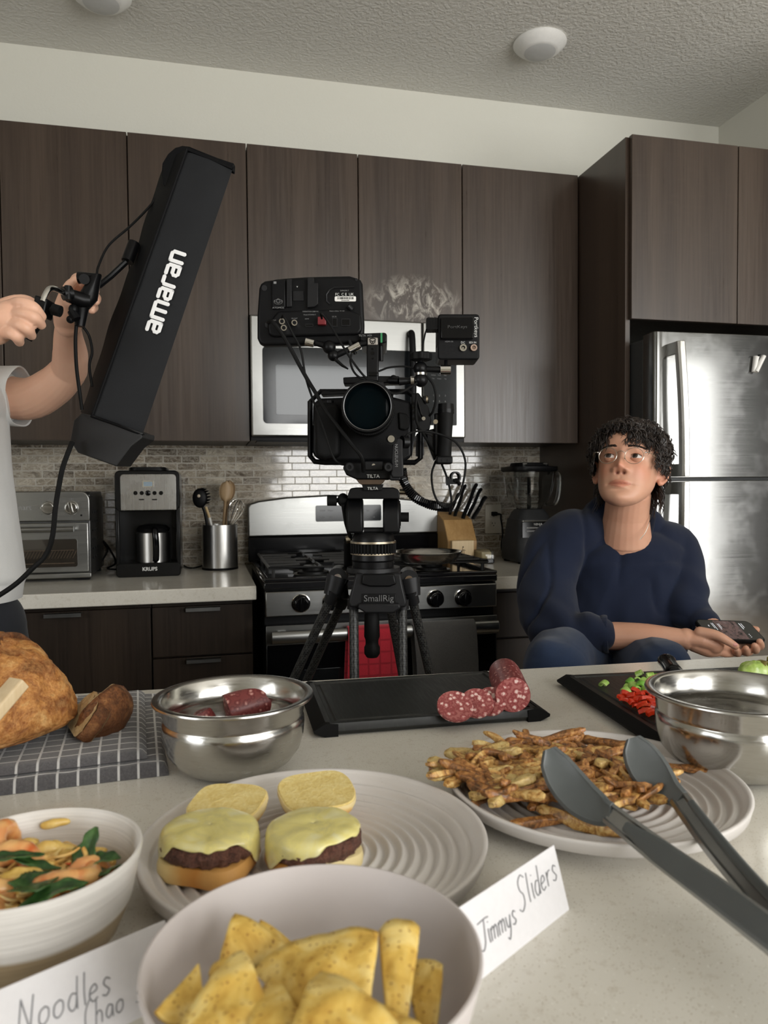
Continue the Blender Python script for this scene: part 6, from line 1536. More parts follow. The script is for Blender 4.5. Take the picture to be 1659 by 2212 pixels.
# ---- field monitor
fm, q = rig('field_monitor', 'black field monitor turned away, ports and barcode label showing', 'monitor', 672, 744, -.02)
mb = MB(); out_ = [(563, 612), (572, 606), (588, 604), (596, 602), (618, 600), (664, 597), (755, 595), (768, 599), (779, 604), (783, 612), (787, 700), (786, 730), (781, 740), (770, 742), (570, 746), (560, 741), (555, 730), (555, 680), (559, 622)]
qpoly(mb, out_, -.015, .012); mn = mb.build('housing', BLK, fm, bevel=.006, seg=4)
mb = MB(); qpoly(mb, [(578, 700), (600, 672), (740, 667), (762, 672), (780, 680), (782, 712), (774, 722), (592, 727), (580, 722)], -.024, -.01); pb = mb.build('port_bulge', BLK, fm, bevel=.004, seg=3)
mb = MB(); qpoly(mb, [(586, 606), (616, 603), (617, 664), (588, 668)], -.021, -.01); mb.build('left_bulge', BLK, fm, bevel=.002)
mb = MB(); qpoly(mb, [(664, 600), (678, 599), (678, 611), (687, 611), (687, 656), (680, 662), (664, 664)], -.027, -.01); mb.build('battery_rail', GUN, fm, bevel=.001)
mb = MB(); qpoly(mb, [(619, 603), (630, 602), (630, 662), (619, 663)], -.022, -.01); mb.build('battery_rail', GUN, fm, bevel=.001)
mb = MB(); qbox(mb, 632, 628, 656, 650, -.0165, -.012); mb.build('contact_pad', GUN, fm, bevel=.001)
mb = MB(); mb.tube([q(a, b, -.0165) for a, b in [(765, 620), (722, 621), (712, 626), (705, 636), (706, 650), (713, 657)]], .0016, 6); mb.build('moulded_ring', GUN, fm)
mb = MB(); qpoly(mb, rrect(723, 640, 769, 651, 2.5, 3), -.0163, -.0145); lb = mb.build('barcode_label', WHT, fm, smooth=False)
mb = MB(); rb_ = random.Random(2); x_ = 729
while x_ < 763: w__ = rb_.choice((.7, 1.1, 1.8)); qbox(mb, x_, 641.5, x_+w__, 646.5, -.0166, -.0162); x_ += w__+rb_.choice((.8, 1.3))
mb.build('barcode', BLK, lb, smooth=False)
text('SN 8 0415 2270', .0022, q(746, 649, -.0166), (R(90), 0, 0), BLK, lb, 'small_lettering')
text('FC  C E  UK', .0068, q(744, 636, -.0163), (R(90), 0, 0), INK, fm, 'approval_marks'); text('SHINOBI 7', .0034, q(744, 628, -.0163), (R(90), 0, 0), INK_D, fm, 'small_lettering')
mb = MB()
for k in range(3): mb.tube([q(601+9*math.cos(a_)*(1 if k else .4), 655-5-5*math.sin(a_)*(1 if k != 1 else .5)+(2 if k == 2 else 0), -.0213) for a_ in [2*math.pi*i/20 for i in range(20)]], .0003, 5, loop=True)
mb.build('round_emblem', INK_D, fm); text('ATOMOS', .0048, q(601, 665, -.0213), (R(90), 0, 0), INK_D, fm, 'brand_lettering', sx=1.1)
mb = MB(); qbox(mb, 591, 608, 597, 613, -.0213, -.0208); mb.build('serial_mark', INK_D, fm, smooth=False)
for s__, px, py, sz in (('RADIATION 2280 HC', 671, 673, .0032), ('Model ATOMSH 7', 669, 680, .003), ('Made in China  7V-16V', 728, 672, .003), ('LOOP', 592, 692, .003), ('SDI OUT', 636, 688, .003), ('HDMI', 663, 689, .003), ('DC IN', 722, 684, .003)): text(s__, sz, q(px, py, -.0243), (R(90), 0, 0), INK_D, fm, 'small_lettering')
text('v', .006, q(642, 619, -.0163), (R(90), 0, 0), INK, fm, 'arrow_mark')
for px, py in ((609, 694), (613, 708), (636, 697)):
    o = MB().cyl(q(px, py, -.024), q(px, py, -.045), 6.2*mm, n=20).build('bnc_socket', CHROME, fm); MB().cyl(q(px, py, -.045), q(px, py, -.0465), 4*mm, n=16).build('socket_core', BLK, o)
for x0_, y0_, x1_, y1_ in ((659, 699, 677, 706), (717, 686, 729, 706), (737, 688, 757, 704)):
    mb = MB(); qpoly(mb, rrect(x0_, y0_, x1_, y1_, 2, 2), -.0255, -.023); o = mb.build('port', GUN, fm); mb = MB(); qpoly(mb, rrect(x0_+2, y0_+2, x1_-2, y1_-2, 1.2, 2), -.026, -.0253); mb.build('port_hole', BLK_G, o)
mb = MB(); qbox(mb, 686, 684, 704, 701, -.036, -.024); mb.build('red_plug', plain('red_plug', (.14, .008, .012), .4), fm, bevel=.001)
mb = MB(); mb.cyl(q(752, 660, -.022), q(760, 668, -.018), .0045, n=10); mb.build('lock_slot', GUN, fm)
for px, py, r_ in ((571, 622, 6), (770, 604, 3), (766, 697, 3), (578, 702, 6)): MB().cyl(q(px, py, -.0175), q(px, py, -.014), r_*mm, n=16).build('corner_screw', GUN, fm)
# ---- articulating arms
def ball(mb, px, py, dd, r_): mb.ell(q(px, py, dd), (r_*mm,)*3, nu=24, nv=16)
aa, q = rig('articulating_arm', 'black ball jointed arm carrying the field monitor', 'magic arm', 715, 760, -.03, 'articulating arms of the camera rig')
mb = MB(); ball(mb, 711, 750, -.03, 14); ball(mb, 720, 768, -.03, 12); mb.cyl(q(682, 741, -.03), q(705, 748, -.03), 6*mm); mb.cyl(q(726, 768, -.03), q(760, 752, -.03), 6.5*mm); mb.cyl(q(672, 737, -.01), q(672, 737, -.03), 5*mm); am_ = mb.build('joint_body', RIGB, aa)
MB().cyl(q(660, 738, -.03), q(678, 742, -.03), 9*mm, 8*mm, n=24).build('chrome_collar', CHROME, aa)
MB().cyl(q(754, 757, -.03), q(777, 745, -.03), 8*mm, n=24).build('chrome_collar', CHROME, aa)
MB().tube([q(724, 776, -.035), q(740, 790, -.035), q(752, 797, -.035)], [8*mm, 6*mm, 3*mm], 10, flat=.5).build('wing_lever', RUBBER, aa)
mb = MB().cyl(q(755, 735, -.02), q(768, 765, -.02), 4*mm); mb.cyl(q(774, 745, -.03), q(792, 741, -.03), 6*mm); mb.build('end_clamp', RIGB, aa)
ab, q = rig('articulating_arm', 'black ball jointed arm with big top knob carrying the transmitter', 'magic arm', 909, 810, -.03, 'articulating arms of the camera rig')
mb = MB(); ball(mb, 908, 796, -.03, 15); ball(mb, 909, 821, -.03, 15); mb.cyl(q(915, 797, -.03), q(955, 799, -.03), 6.5*mm); mb.cyl(q(880, 823, -.03), q(902, 821, -.03), 6.5*mm); mb.cyl(q(909, 800, -.03), q(909, 815, -.03), 9*mm); mb.cyl(q(963, 792, -.03), q(963, 774, -.02), 3.5*mm); mb.cyl(q(908, 768, -.03), q(908, 786, -.03), 5*mm); mb.build('joint_body', RIGB, ab)
MB().cyl(q(909, 806, -.03), q(909, 811, -.03), 13*mm, n=28).build('chrome_washer', CHROME, ab)
mb = MB(); n_ = 64; mb.loft([[q(909, y_, -.03)+V(((22+1.8*math.cos(i*math.pi/4))*r_*mm*math.cos(2*math.pi*i/n_), (22+1.8*math.cos(i*math.pi/4))*r_*mm*math.sin(2*math.pi*i/n_), 0)) for i in range(n_)] for y_, r_ in ((762, .9), (764, 1), (777, 1), (780, .7))]); mb.build('locking_knob', RUBBER, ab)
MB().cyl(q(951, 799, -.03), q(973, 799, -.03), 10*mm, n=28).build('chrome_collar', CHROME, ab)
MB().lathe([(8*mm, 0), (10*mm, .001), (10*mm, .007), (8*mm, .008)], 24, Matrix.Translation(q(886, 823, -.03)) @ Matrix.Rotation(R(90), 4, 'Y'), close=True).build('chrome_collar', CHROME, ab)
mb = MB(); mb.cyl(q(862, 824, -.03), q(880, 823, -.03), 9*mm, 7*mm, n=16); mb.cyl(q(842, 822, -.02), q(862, 823, -.03), 7*mm); ball(mb, 850, 818, -.02, 8); mb.build('end_clamp', RIGB, ab)
# ---- transmitter / viewfinder box
tx, q = rig('wireless_transmitter', 'black transmitter box with two round sockets at the upper right of the rig', 'transmitter', 990, 776, -.02)
mb = MB(); qpoly(mb, rrect(946, 678, 1036, 777, 7, 4), -.035, .03); tb = mb.build('housing', BLK, tx, bevel=.003)
mb = MB(); qpoly(mb, rrect(952, 684, 1024, 732, 4, 4), -.046, -.03); bt_ = mb.build('battery', BLK_G, tx, bevel=.002)
mb = MB(); qpoly(mb, rrect(921, 686, 950, 712, 3, 3), -.03, .0); mb.build('side_plug', RIGB, tx, bevel=.001)
for i in range(6): mb = MB(); qbox(mb, 924+i*3.4, 684.5, 925.6+i*3.4, 713, -.031, -.005); mb.build('plug_rib', RUBBER, tx)
MB().cyl(q(943, 735, -.01), q(950, 735, -.01), 16*mm, n=28).build('side_dial', RUBBER, tx)
for px, rr_, m2 in ((1000, 7.5, CHROME), (1023, 7, plain('brass_cap', (.25, .18, .14), .35, .8))):
    o = MB().lathe([(4*mm, .0), (4*mm, .006), (rr_*mm, .006), (rr_*mm, 0)], 28, Matrix.Translation(q(px, 752, -.035)) @ Matrix.Rotation(R(90), 4, 'X')).build('socket', CHROME if px == 1000 else m2, tx)
    MB().cyl(q(px, 752, -.036), q(px, 752, -.0395), (2.5 if px == 1000 else 4)*mm, n=16).build('socket_core', m2, o)
text('DC', .0055, q(1000, 740, -.0358), (R(90), 0, 0), INK, tx, 'port_word'); text('SDI IN', .005, q(1021, 740, -.0358), (R(90), 0, 0), INK, tx, 'port_word'); text('HDMI IN', .004, q(970, 738, -.0358), (R(90), 0, 0), INK_D, tx, 'port_word')
text('Portkeys', .0105, q(1028.5, 707, -.0358), (R(90), R(90), 0), INK, tx, 'brand_lettering')
text('PortKeys', .0075, q(988, 706, -.0466), (R(90), 0, 0), plain('embossed_black', (.03, .03, .03), .3), bt_, 'embossed_lettering', sx=1.3)
mb = MB()
for i in range(5):
    for j in range(9): mb.ell(q(957+j*3.2, 747+i*4, -.0352), (.0009, .0005, .0009), nu=6, nv=4)
mb.build('speaker_grille', GUN, tx)
# ---- cables
K = lambda x, y, d_=-.05: atd(x/3.19+540, y/3.19+580, D0+d_)
def cable(name, label, pts, r_, m=RUBBER, grp=None): return cord(name, label, pts, r_, m, 'cable', 8, grp, 7)
cable('video_cable', 'thick cable falling from the monitor across the camera front to its base', [K(125, 372, -.05), K(160, 372, -.075), K(240, 480, -.07), K(370, 720, -.07), K(460, 870, -.08), K(520, 975, -.09), K(600, 1080, -.10), K(700, 1210, -.10), K(770, 1300, -.10), K(782, 1400, -.08)], .0036)
cable('video_cable', 'thin cable from the left monitor socket down to the left rod', [K(218, 340, -.07), K(235, 330, -.085), K(290, 440, -.08), K(350, 560, -.075), K(382, 740, -.07), K(425, 880, -.075), K(500, 1080, -.09), K(570, 1290, -.10), K(620, 1345, -.09), K(665, 1350, -.07)], .0020)
cable('video_cable', 'thin cable from the red plug running right over the lens top', [K(495, 345, -.06), K(492, 310, -.075), K(560, 400, -.06), K(680, 600, -.07), K(790, 745, -.08), K(900, 830, -.08), K(1010, 862, -.075), K(1110, 815, -.06), K(1150, 790, -.05)], .0020)
cable('power_lead', 'short black lead looping beside the top handle', [K(700, 585, -.03), K(692, 640, -.045), K(712, 705, -.055), K(755, 750, -.055), K(830, 775, -.05)], .0020)
cable('power_lead', 'black lead arching from the top mount to the right ball joint', [K(888, 708, -.03), K(960, 682, -.03), K(1060, 675, -.03), K(1130, 688, -.03)], .0018)
cable('power_lead', 'thin lead rising from the big knob to the transmitter plug', [K(1185, 590, -.04), K(1195, 510, -.03), K(1215, 425, -.025), K(1240, 410, -.02)], .0016)
cable('power_lead', 'black lead curving from the right ball joint down to the side handle', [K(1215, 740, -.03), K(1262, 800, -.03), K(1282, 890, -.03), K(1262, 980, -.02), K(1238, 1015, -.01)], .0022)
cable('motor_cable', 'large loose cable loop hanging right of the camera', [K(1060, 1190, -.07), K(1085, 1145, -.08), K(1170, 1120, -.06), K(1300, 1140, -.05), K(1420, 1200, -.05), K(1480, 1310, -.05), K(1478, 1430, -.05), K(1440, 1560, -.05), K(1370, 1640, -.04), K(1310, 1625, -.04), K(1265, 1540, -.04), K(1252, 1420, -.03), K(1275, 1340, -.015), K(1285, 1320, -.01)], .0020)
cable('motor_cable', 'cable hanging from the side handle inside the large loop', [K(1318, 1340, -.01), K(1350, 1420, -.02), K(1375, 1510, -.03), K(1388, 1600, -.03), K(1380, 1650, -.03)], .0020)
cable('motor_cable', 'short cable hooking under the right side plate', [K(1150, 860, -.03), K(1142, 960, -.03), K(1150, 1060, -.03), K(1200, 1150, -.03), K(1250, 1230, -.01), K(1270, 1260, 0)], .0026)
pth = bez([K(1045, 1375, -.03), K(1062, 1470, -.03), K(1120, 1560, -.03), K(1210, 1618, -.03), K(1310, 1640, -.03), K(1395, 1650, -.03)], 46)
pts = []; x, y = orth(pth[1]-pth[0])
for i, p in enumerate(pth[:-1]):
    d_ = (pth[i+1]-p).normalized(); x = (x-d_*x.dot(d_)).normalized(); y = d_.cross(x); a_ = i/len(pth)*2*math.pi*38; pts.append(p+x*math.cos(a_)*.0075+y*math.sin(a_)*.0075)
tag(MB().tube(pts, .0021, 6).build('coiled_cable', BLK_G), 'coiled black cable running from the camera base towards the knives', 'cable')
wc, q = rig('cable_clamp', 'small black screw clamp hanging on the cable near the knife handles', 'clamp', 978, 1037, -.03)
mb = MB(); qpoly(mb, rrect(964, 1034, 990, 1046, 3, 2), -.04, -.02); mb.tube([q(966, 1030, -.03), q(968, 1048, -.03)], 4*mm, 8); mb.build('clamp_body', RIGB, wc)
MB().lathe([(9*mm, -.002), (12*mm, 0), (12*mm, .008), (9*mm, .008)], 28, Matrix.Translation(q(981, 1031, -.03)) @ Matrix.Rotation(R(90), 4, 'X') @ Matrix.Rotation(R(25), 4, 'Y'), close=True).build('clamp_ring', GUN, wc)
MB().cyl(q(985, 1037, -.045), q(992, 1045, -.03), 4.5*mm, n=12).build('thumb_wheel', RIGB, wc)
# ------------------------------------------------------------------ tube light in its softbox
DL = 1.34; TLp = atd(250, 950, DL); tl = thing('tube_light', 'long black softbox light lettered in white, held aloft at the left', 'light', TLp, RZ); FL_ = Frame(TLp, RZ)
g = lambda px, py, dd=0: FL_.d(px, py, DL+dd)
FAB = plain('softbox_fabric', srgb(29, 30, 32), .6, spec=.18, vs=25, var=.08, bs=1200, bd=.0002); FABD = plain('black_nylon', (.004, .004, .0045), .65, spec=.12, vs=30, bs=700, bd=.0004)
ax0 = (V((254, 917))-V((451, 343))); 
fTL, fTR, fBR, fBL = (404, 322), (503, 364), (309, 936), (199, 899)
def facept(u, v_, dd=0):
    a = V(fBL).lerp(V(fBR), u); b = V(fTL).lerp(V(fTR), u); p_ = a.lerp(b, v_); return g(p_.x, p_.y, dd)
mb = MB(); mb.grid(lambda u, v_: facept(u, v_, -.004*math.sin(math.pi*u)*(1 if .02 < v_ < .98 else .6)+.0009*nz((u*3, v_*12, 0), 1, 1)), 16, 80); fp_ = mb.build('front_panel', FAB, tl, angle=60)
sTL, sBL = (356, 352), (174, 890); bTR, bBR = (470, 392), (286, 962)
mb = MB(); wob = lambda v_: 3*math.sin(v_*13)+2*math.sin(v_*31)
def side(v_):
    p_ = V(sBL).lerp(V(sTL), v_); return g(p_.x+wob(v_)*.5, p_.y, .075)
mb.grid(lambda u, v_: facept(0, v_).lerp(side(v_), u)+V((0, 0, 0))+V((-.003*math.sin(math.pi*u), 0, 0)), 8, 80)
mb.grid(lambda u, v_: side(v_).lerp(FL_.d(*(V(bBR).lerp(V(bTR), v_)), DL+.08), u), 6, 60)
mb.grid(lambda u, v_: FL_.d(*(V(bBR).lerp(V(bTR), v_)), DL+.08).lerp(facept(1, v_), u), 6, 60)
mb.loft([[facept(0, 1), facept(1, 1), g(*bTR, .08), g(*sTL, .075)], [facept(.02, .999), facept(.98, .999), g(*bTR, .079), g(*sTL, .074)]])
mb.loft([[facept(0, 0), facept(1, 0), g(*bBR, .08), g(*sBL, .075)], [facept(.02, .001), facept(.98, .001), g(*bBR, .079), g(*sBL, .074)]])
mb.build('side_panels', FABD, tl, angle=50)
mb = MB(); mb.tube([facept(0, v_/30, -.0015) for v_ in range(31)], .0028, 8); mb.tube([facept(u/8, 1, -.001) for u in range(9)], .003, 8); mb.build('seam_piping', FABD, tl)
# top gather + hem
mb = MB(); hem_ = [(350, 352), (362, 332), (378, 318), (396, 314), (412, 318), (440, 328), (470, 340), (506, 352), (505, 372), (470, 352), (440, 338), (408, 330), (398, 345), (380, 420), (352, 400), (348, 375)]
c_ = [g(a, b, .0 if a > 400 else .03) for a, b in hem_]
mb.loft([c_, [p_+V((0, .012, -.001)) for p_ in c_]]); mb.build('top_hem', FABD, tl, bevel=.004, seg=3)
# lower velcro skirt
sk = [(160, 908), (176, 892), (200, 897), (309, 935), (308, 946), (285, 964), (252, 1008), (168, 978), (152, 952)]
mb = MB(); c_ = [g(a, b, -.012 if a > 180 else .02) for a, b in sk]; cen = sum(c_, V())/len(c_)
mb.loft([[cen+(p_-cen)*.96+V((0, -.002, 0)) for p_ in c_], c_, [cen+(p_-cen)*.97+V((0, .075, 0)) for p_ in c_]]); sko = mb.build('lower_skirt', FAB if 0 else plain('skirt_fabric', srgb(18, 18, 19), .6, bs=900, bd=.0003), tl, bevel=.003)
mb = MB().tube([g(198, 899, -.008), g(250, 917, -.010), g(310, 940, -.008)], .0055, 8, flat=.5); mb.build('velcro_band', FABD, tl)
# lettering : thick rounded strokes
LT = {'a': [[(0, 1), (.55, 1), (.7, .85), (.7, 0)], [(.7, 0), (.15, 0), (0, .15), (0, .35), (.15, .5), (.7, .5)]], 'm': [[(0, 0), (0, 1)], [(0, 1), (1.1, 1), (1.25, .85), (1.25, 0)], [(.62, 1), (.62, 0)]], 'r': [[(0, 0), (0, .85), (.15, 1), (.55, 1)]], 'n': [[(0, 0), (0, 1)], [(0, 1), (.55, 1), (.7, .85), (.7, 0)]]}
LW = {'a': .7, 'm': 1.25, 'r': .5, 'n': .7}
o0 = V((342, 719)); ux = V((.318, -.948)).normalized(); uy = V((-ux.y*1.0, ux.x)); uy = V((uy.x*-1, uy.y*-1)) if uy.x > 0 else uy
tot = sum(LW[c_] for c_ in 'amaran')+.36*5; Lpx = 178; sc_ = Lpx/tot; hgt = 26
LOGO = plain('white_logo', (.80, .80, .80), .5, var=.02)
x_ = 0
def face_at(px, py, dd):
    return g(px, py, dd)
# plane of the front panel : evaluate its depth by (u,v)
for ch in 'amaran':
    mb = MB()
    for st in LT[ch]:
        pts = [o0+ux*(x_+p_[0])*sc_+uy*p_[1]*hgt+V((uy.x*0, 0)) for p_ in st]
        mb.tube([g(p_.x, p_.y, -.0062) for p_ in pts], .0036, 10, flat=1)
        for p_ in pts: mb.ell(g(p_.x, p_.y, -.0062), (.0036, .0036, .0036), nu=10, nv=6)
    o = mb.build('logo_letter', LOGO, fp_)
    for v_ in o.data.vertices: v_.co.y = -.0049+(v_.co.y+.0049)*.12+0*v_.co.z if 0 else v_.co.y
    ym = sum(v_.co.y for v_ in o.data.vertices)/len(o.data.vertices)
    for v_ in o.data.vertices: v_.co.y = ym+(v_.co.y-ym)*.15
    x_ += LW[ch]+.36
# yoke, grip and cable
mb = MB(); mb.tube([g(213, 618, .03), g(240, 596, .03), g(272, 566, .04)], .0055, 10); mb.tube([g(275, 565, .04), g(290, 525, .05)], .011, 12); mb.build('yoke_arm', RIGB, tl)
mb = MB(); mb.tube([g(170, 600, -.0), g(205, 600, 0), g(192, 640, 0), g(176, 664, 0), g(172, 705, 0)], [.011, .013, .016, .013, .009], 12); mb.cyl(g(182, 603, -.02), g(182, 603, .01), .009); mb.build('swivel_joint', RIGB, tl)
cable('light_cable', 'thin cable arching from the grip up to the back of the softbox', [atd(209, 592, DL), atd(213, 574, DL+.01), atd(235, 530, DL+.03), atd(280, 490, DL+.05), atd(315, 455, DL+.06), atd(345, 420, DL+.06)], .0022)
cable('light_cable', 'black cable hanging from the softbox foot down across the white shirt', [atd(156, 955, DL), atd(148, 975, DL-.01), atd(135, 1012, DL-.02), atd(127, 1052, DL-.02), atd(120, 1095, DL-.03), atd(113, 1160, DL-.03), atd(98, 1200, DL-.03), atd(72, 1226, DL-.04), atd(36, 1260, DL-.05), atd(-5, 1288, DL-.06), atd(-60, 1320, DL-.06)], .0044)
cable('strap', 'black strap hanging from the grip to the softbox foot', [atd(166, 690, DL), atd(163, 735, DL), atd(165, 790, DL), atd(171, 840, DL), atd(177, 885, DL+.01)], .0032)
cable('strap', 'second black strap looping right behind the first one', [atd(175, 700, DL+.01), atd(192, 725, DL+.02), atd(199, 760, DL+.02), atd(193, 790, DL+.02), atd(199, 835, DL+.02)], .0026)
gp = atd(85, 690, 1.25); gr_ = thing('light_grip', 'black grip with chrome elbow rod joining the hand to the light', 'grip handle', gp, RZ); Fg = Frame(gp, RZ); g = lambda px, py, d_=1.25: Fg.d(px, py, d_)
MB().tube([g(52, 728), g(70, 700), g(92, 662)], [.0135, .014, .0145], 16).build('rubber_grip', RUBBER, gr_)
mb = MB(); c_ = [g(84, 641), g(111, 650), g(103, 690), g(78, 680)]; mb.loft([[p_+V((0, -.016, 0)) for p_ in c_], [p_+V((0, .018, 0)) for p_ in c_]]); mb.build('clamp_block', RIGB, gr_, bevel=.003)
MB().tube(bez([g(92, 652, 1.235), g(98, 636, 1.24), g(107, 624, 1.25), g(120, 624, 1.27), g(140, 634, 1.30)], 5), .0048, 14).build('chrome_rod', CHROME, gr_)
mb = MB().cyl(g(108, 668, 1.24), g(132, 676, 1.24), .004); mb.tube([g(114, 668, 1.24), g(131, 673, 1.24)], .0095, 14, flat=1.0); mb.build('clamp_knob', RUBBER, gr_)
mb = MB(); mb.tube([g(136, 634, 1.30), g(155, 634, 1.31)], .012, 14); mb.tube([g(148, 638, 1.31), g(176, 648, 1.33), g(195, 650, 1.335)], [.012, .014, .012], 14); mb.cyl(g(147, 618, 1.30), g(147, 648, 1.30), .006); mb.build('arm_clamp', RIGB, gr_)
mb = MB(); mb.tube([g(155, 672, 1.32), g(165, 690, 1.32)], .008, 10); mb.ell(g(158, 668, 1.32), (.008, .007, .009)); mb.ell(g(152, 690, 1.32), (.007, .006, .007)); mb.build('tightening_knob', BLK, gr_)
# ------------------------------------------------------------------ people
def remesh(mb, voxel, smooth=3, name='body', mats=None, parent=None, post=None, T=None):
    o = mb.build('tmp_'+name, mats, None, smooth=False)
    md = o.modifiers.new('r', 'REMESH'); md.mode = 'VOXEL'; md.voxel_size = voxel; md.use_smooth_shade = True
    if smooth: sm = o.modifiers.new('s', 'SMOOTH'); sm.factor = .5; sm.iterations = smooth
    bpy.context.view_layer.update()
    me = bpy.data.meshes.new_from_object(o.evaluated_get(bpy.context.evaluated_depsgraph_get()))
    bpy.data.objects.remove(o)
    if post: post(me)
    me.name = name
    me.materials.clear()
    for m_ in (mats if isinstance(mats, (list, tuple)) else [mats]): me.materials.append(m_)
    for p_ in me.polygons: p_.use_smooth = True
    r = bpy.data.objects.new(name, me); C.objects.link(r); r.parent = parent; return r
def cap(mb, pts, radii, n=18, flat=1.0):
    """rounded limb through points"""
    P = [V(p_) for p_ in pts]; 
    k = 5; Q = bez(P, k) if len(P) > 2 else P; rr = []
    if len(P) > 2:
        for i in range(len(P)-1):
            for j in range(k): rr.append(radii[i]+(radii[i+1]-radii[i])*j/k)
        rr.append(radii[-1])
    else: rr = list(radii)
    mb.tube(Q, rr, n, flat=flat)
    mb.ell(Q[0], (rr[0]*.98,)*3, nu=n, nv=10); mb.ell(Q[-1], (rr[-1]*.98,)*3, nu=n, nv=10)
def skin(name, base, deep, lip=None):
    m = Mat(name); a = m.n('ShaderNodeVertexColor'); a.layer_name = 'tint'; n1 = m.noise(14, 4, .6); n2 = m.noise(240, 3, .6)
    b_ = m.mix(m.ramp(n1, [(.35, 0.0), (.7, .35)]), base, deep); c_ = m.mix(1.0, b_, a.outputs[0], 'MULTIPLY')
    m.set(base=c_, rough=.46, sss=.12, sssr=(1, .45, .25), ssss=.008, spec=.4); m.bump(n2, .12, .0006); return m.m
SK1 = skin('warm_skin', srgb(204, 156, 130), srgb(190, 132, 106)); SK2 = skin('light_skin', srgb(222, 178, 152), srgb(210, 152, 126))
def tintify(me, fn=None):
    at = me.color_attributes.new('tint', 'FLOAT_COLOR', 'POINT')
    for i, v_ in enumerate(me.vertices): at.data[i].color = (*(fn(v_.co) if fn else (1, 1, 1)), 1)
def knit(name, c0, c1, s=900, b=.0006):
    m = Mat(name); n1 = m.noise(s, 3, .7); n2 = m.noise(6, 3); m.set(base=m.mix(.5, m.ramp(n1, [(.3, c0), (.7, c1)]), m.ramp(n2, [(.3, c0), (.7, c1)])), rough=.92, sheen=.12, spec=.2); m.bump(n1, .5, b); return m.m
NAVY = knit('navy_fleece', srgb(17, 23, 40), srgb(26, 34, 54)); DENIM = knit('blue_denim', srgb(28, 40, 62), srgb(46, 60, 86), 700); TEE = knit('white_cotton', srgb(206, 206, 204), srgb(222, 222, 220), 700, .0004); PANT = knit('charcoal_trousers', srgb(34, 36, 40), srgb(46, 48, 54))
HAIRM = Mat('dark_brown_hair'); HAIRM.set(base=HAIRM.ramp(HAIRM.noise(90, 3), [(.3, (.010, .007, .006, 1)), (.7, (.030, .020, .015, 1))]), rough=.42, spec=.45); HAIRM = HAIRM.m
def interp(tab, z):
    if z <= tab[0][0]: return tab[0][1]
    for (a, b), (c, d) in zip(tab, tab[1:]):
        if z <= c: u = (z-a)/(c-a); return b+(d-b)*u
    return tab[-1][1]
def smtab(tab):
    # Catmull-Rom through the table
    zs = [t_[0] for t_ in tab]; vs = [t_[1] for t_ in tab]
    def f(z):
        if z <= zs[0]: return vs[0]
        if z >= zs[-1]: return vs[-1]
        for i in range(len(zs)-1):
            if z <= zs[i+1]:
                u = (z-zs[i])/(zs[i+1]-zs[i]); h = zs[i+1]-zs[i]
                m0 = (vs[i+1]-vs[i-1])/(zs[i+1]-zs[i-1])*h if i else (vs[1]-vs[0])
                m1 = (vs[i+2]-vs[i])/(zs[i+2]-zs[i])*h if i+2 < len(zs) else (vs[-1]-vs[-2])
                return (2*u**3-3*u*u+1)*vs[i]+(u**3-2*u*u+u)*m0+(-2*u**3+3*u*u)*vs[i+1]+(u**3-u*u)*m1
    return f
HW = smtab([(-.120, .004), (-.117, .016), (-.108, .035), (-.092, .050), (-.072, .0605), (-.05, .066), (-.02, .0695), (.0, .0725), (.03, .0755), (.06, .072), (.085, .059), (.103, .038), (.115, .005)])
YFf = smtab([(-.120, -.066), (-.117, -.076), (-.108, -.085), (-.092, -.086), (-.072, -.083), (-.05, -.083), (-.02, -.084), (0, -.084), (.03, -.090), (.06, -.085), (.085, -.068), (.103, -.04), (.115, -.002)])
YBf = smtab([(-.120, -.056), (-.117, -.044), (-.108, -.022), (-.09, .008), (-.07, .034), (-.05, .056), (-.02, .078), (0, .09), (.03, .098), (.06, .095), (.085, .078), (.103, .045), (.115, .002)])
GS = [(0, .012, .009, .014, .0035), (0, -.010, .0085, .016, .0070), (0, -.021, .0105, .011, .0095), (0, -.031, .013, .0090, .0150), (.0155, -.0365, .007, .0062, .0088), (-.0155, -.0365, .007, .0062, .0088), (.0075, -.0425, .0044, .0034, -.010), (-.0075, -.0425, .0044, .0034, -.010),
      (0, -.064, .013, .0042, .0052), (.012, -.0645, .010, .0036, .0026), (-.012, -.0645, .010, .0036, .0026), (0, -.0765, .0165, .0052, .0072), (0, -.0695, .025, .0018, -.0034), (.0275, -.0715, .005, .004, -.0025), (-.0275, -.0715, .005, .004, -.0025), (0, -.086, .016, .004, -.0028), (0, -.103, .017, .011, .0045), (0, -.053, .0028, .006, -.0012),
      (.031, -.002, .017, .010, -.0085), (-.031, -.002, .017, .010, -.0085), (.030, .019, .022, .0065, .0035), (-.030, .019, .022, .0065, .0035), (.046, -.032, .017, .015, .0042), (-.046, -.032, .017, .015, .0042), (.030, -.018, .012, .004, -.0012), (-.030, -.018, .012, .004, -.0012), (.028, -.058, .008, .014, -.0012), (-.028, -.058, .008, .014, -.0012)]
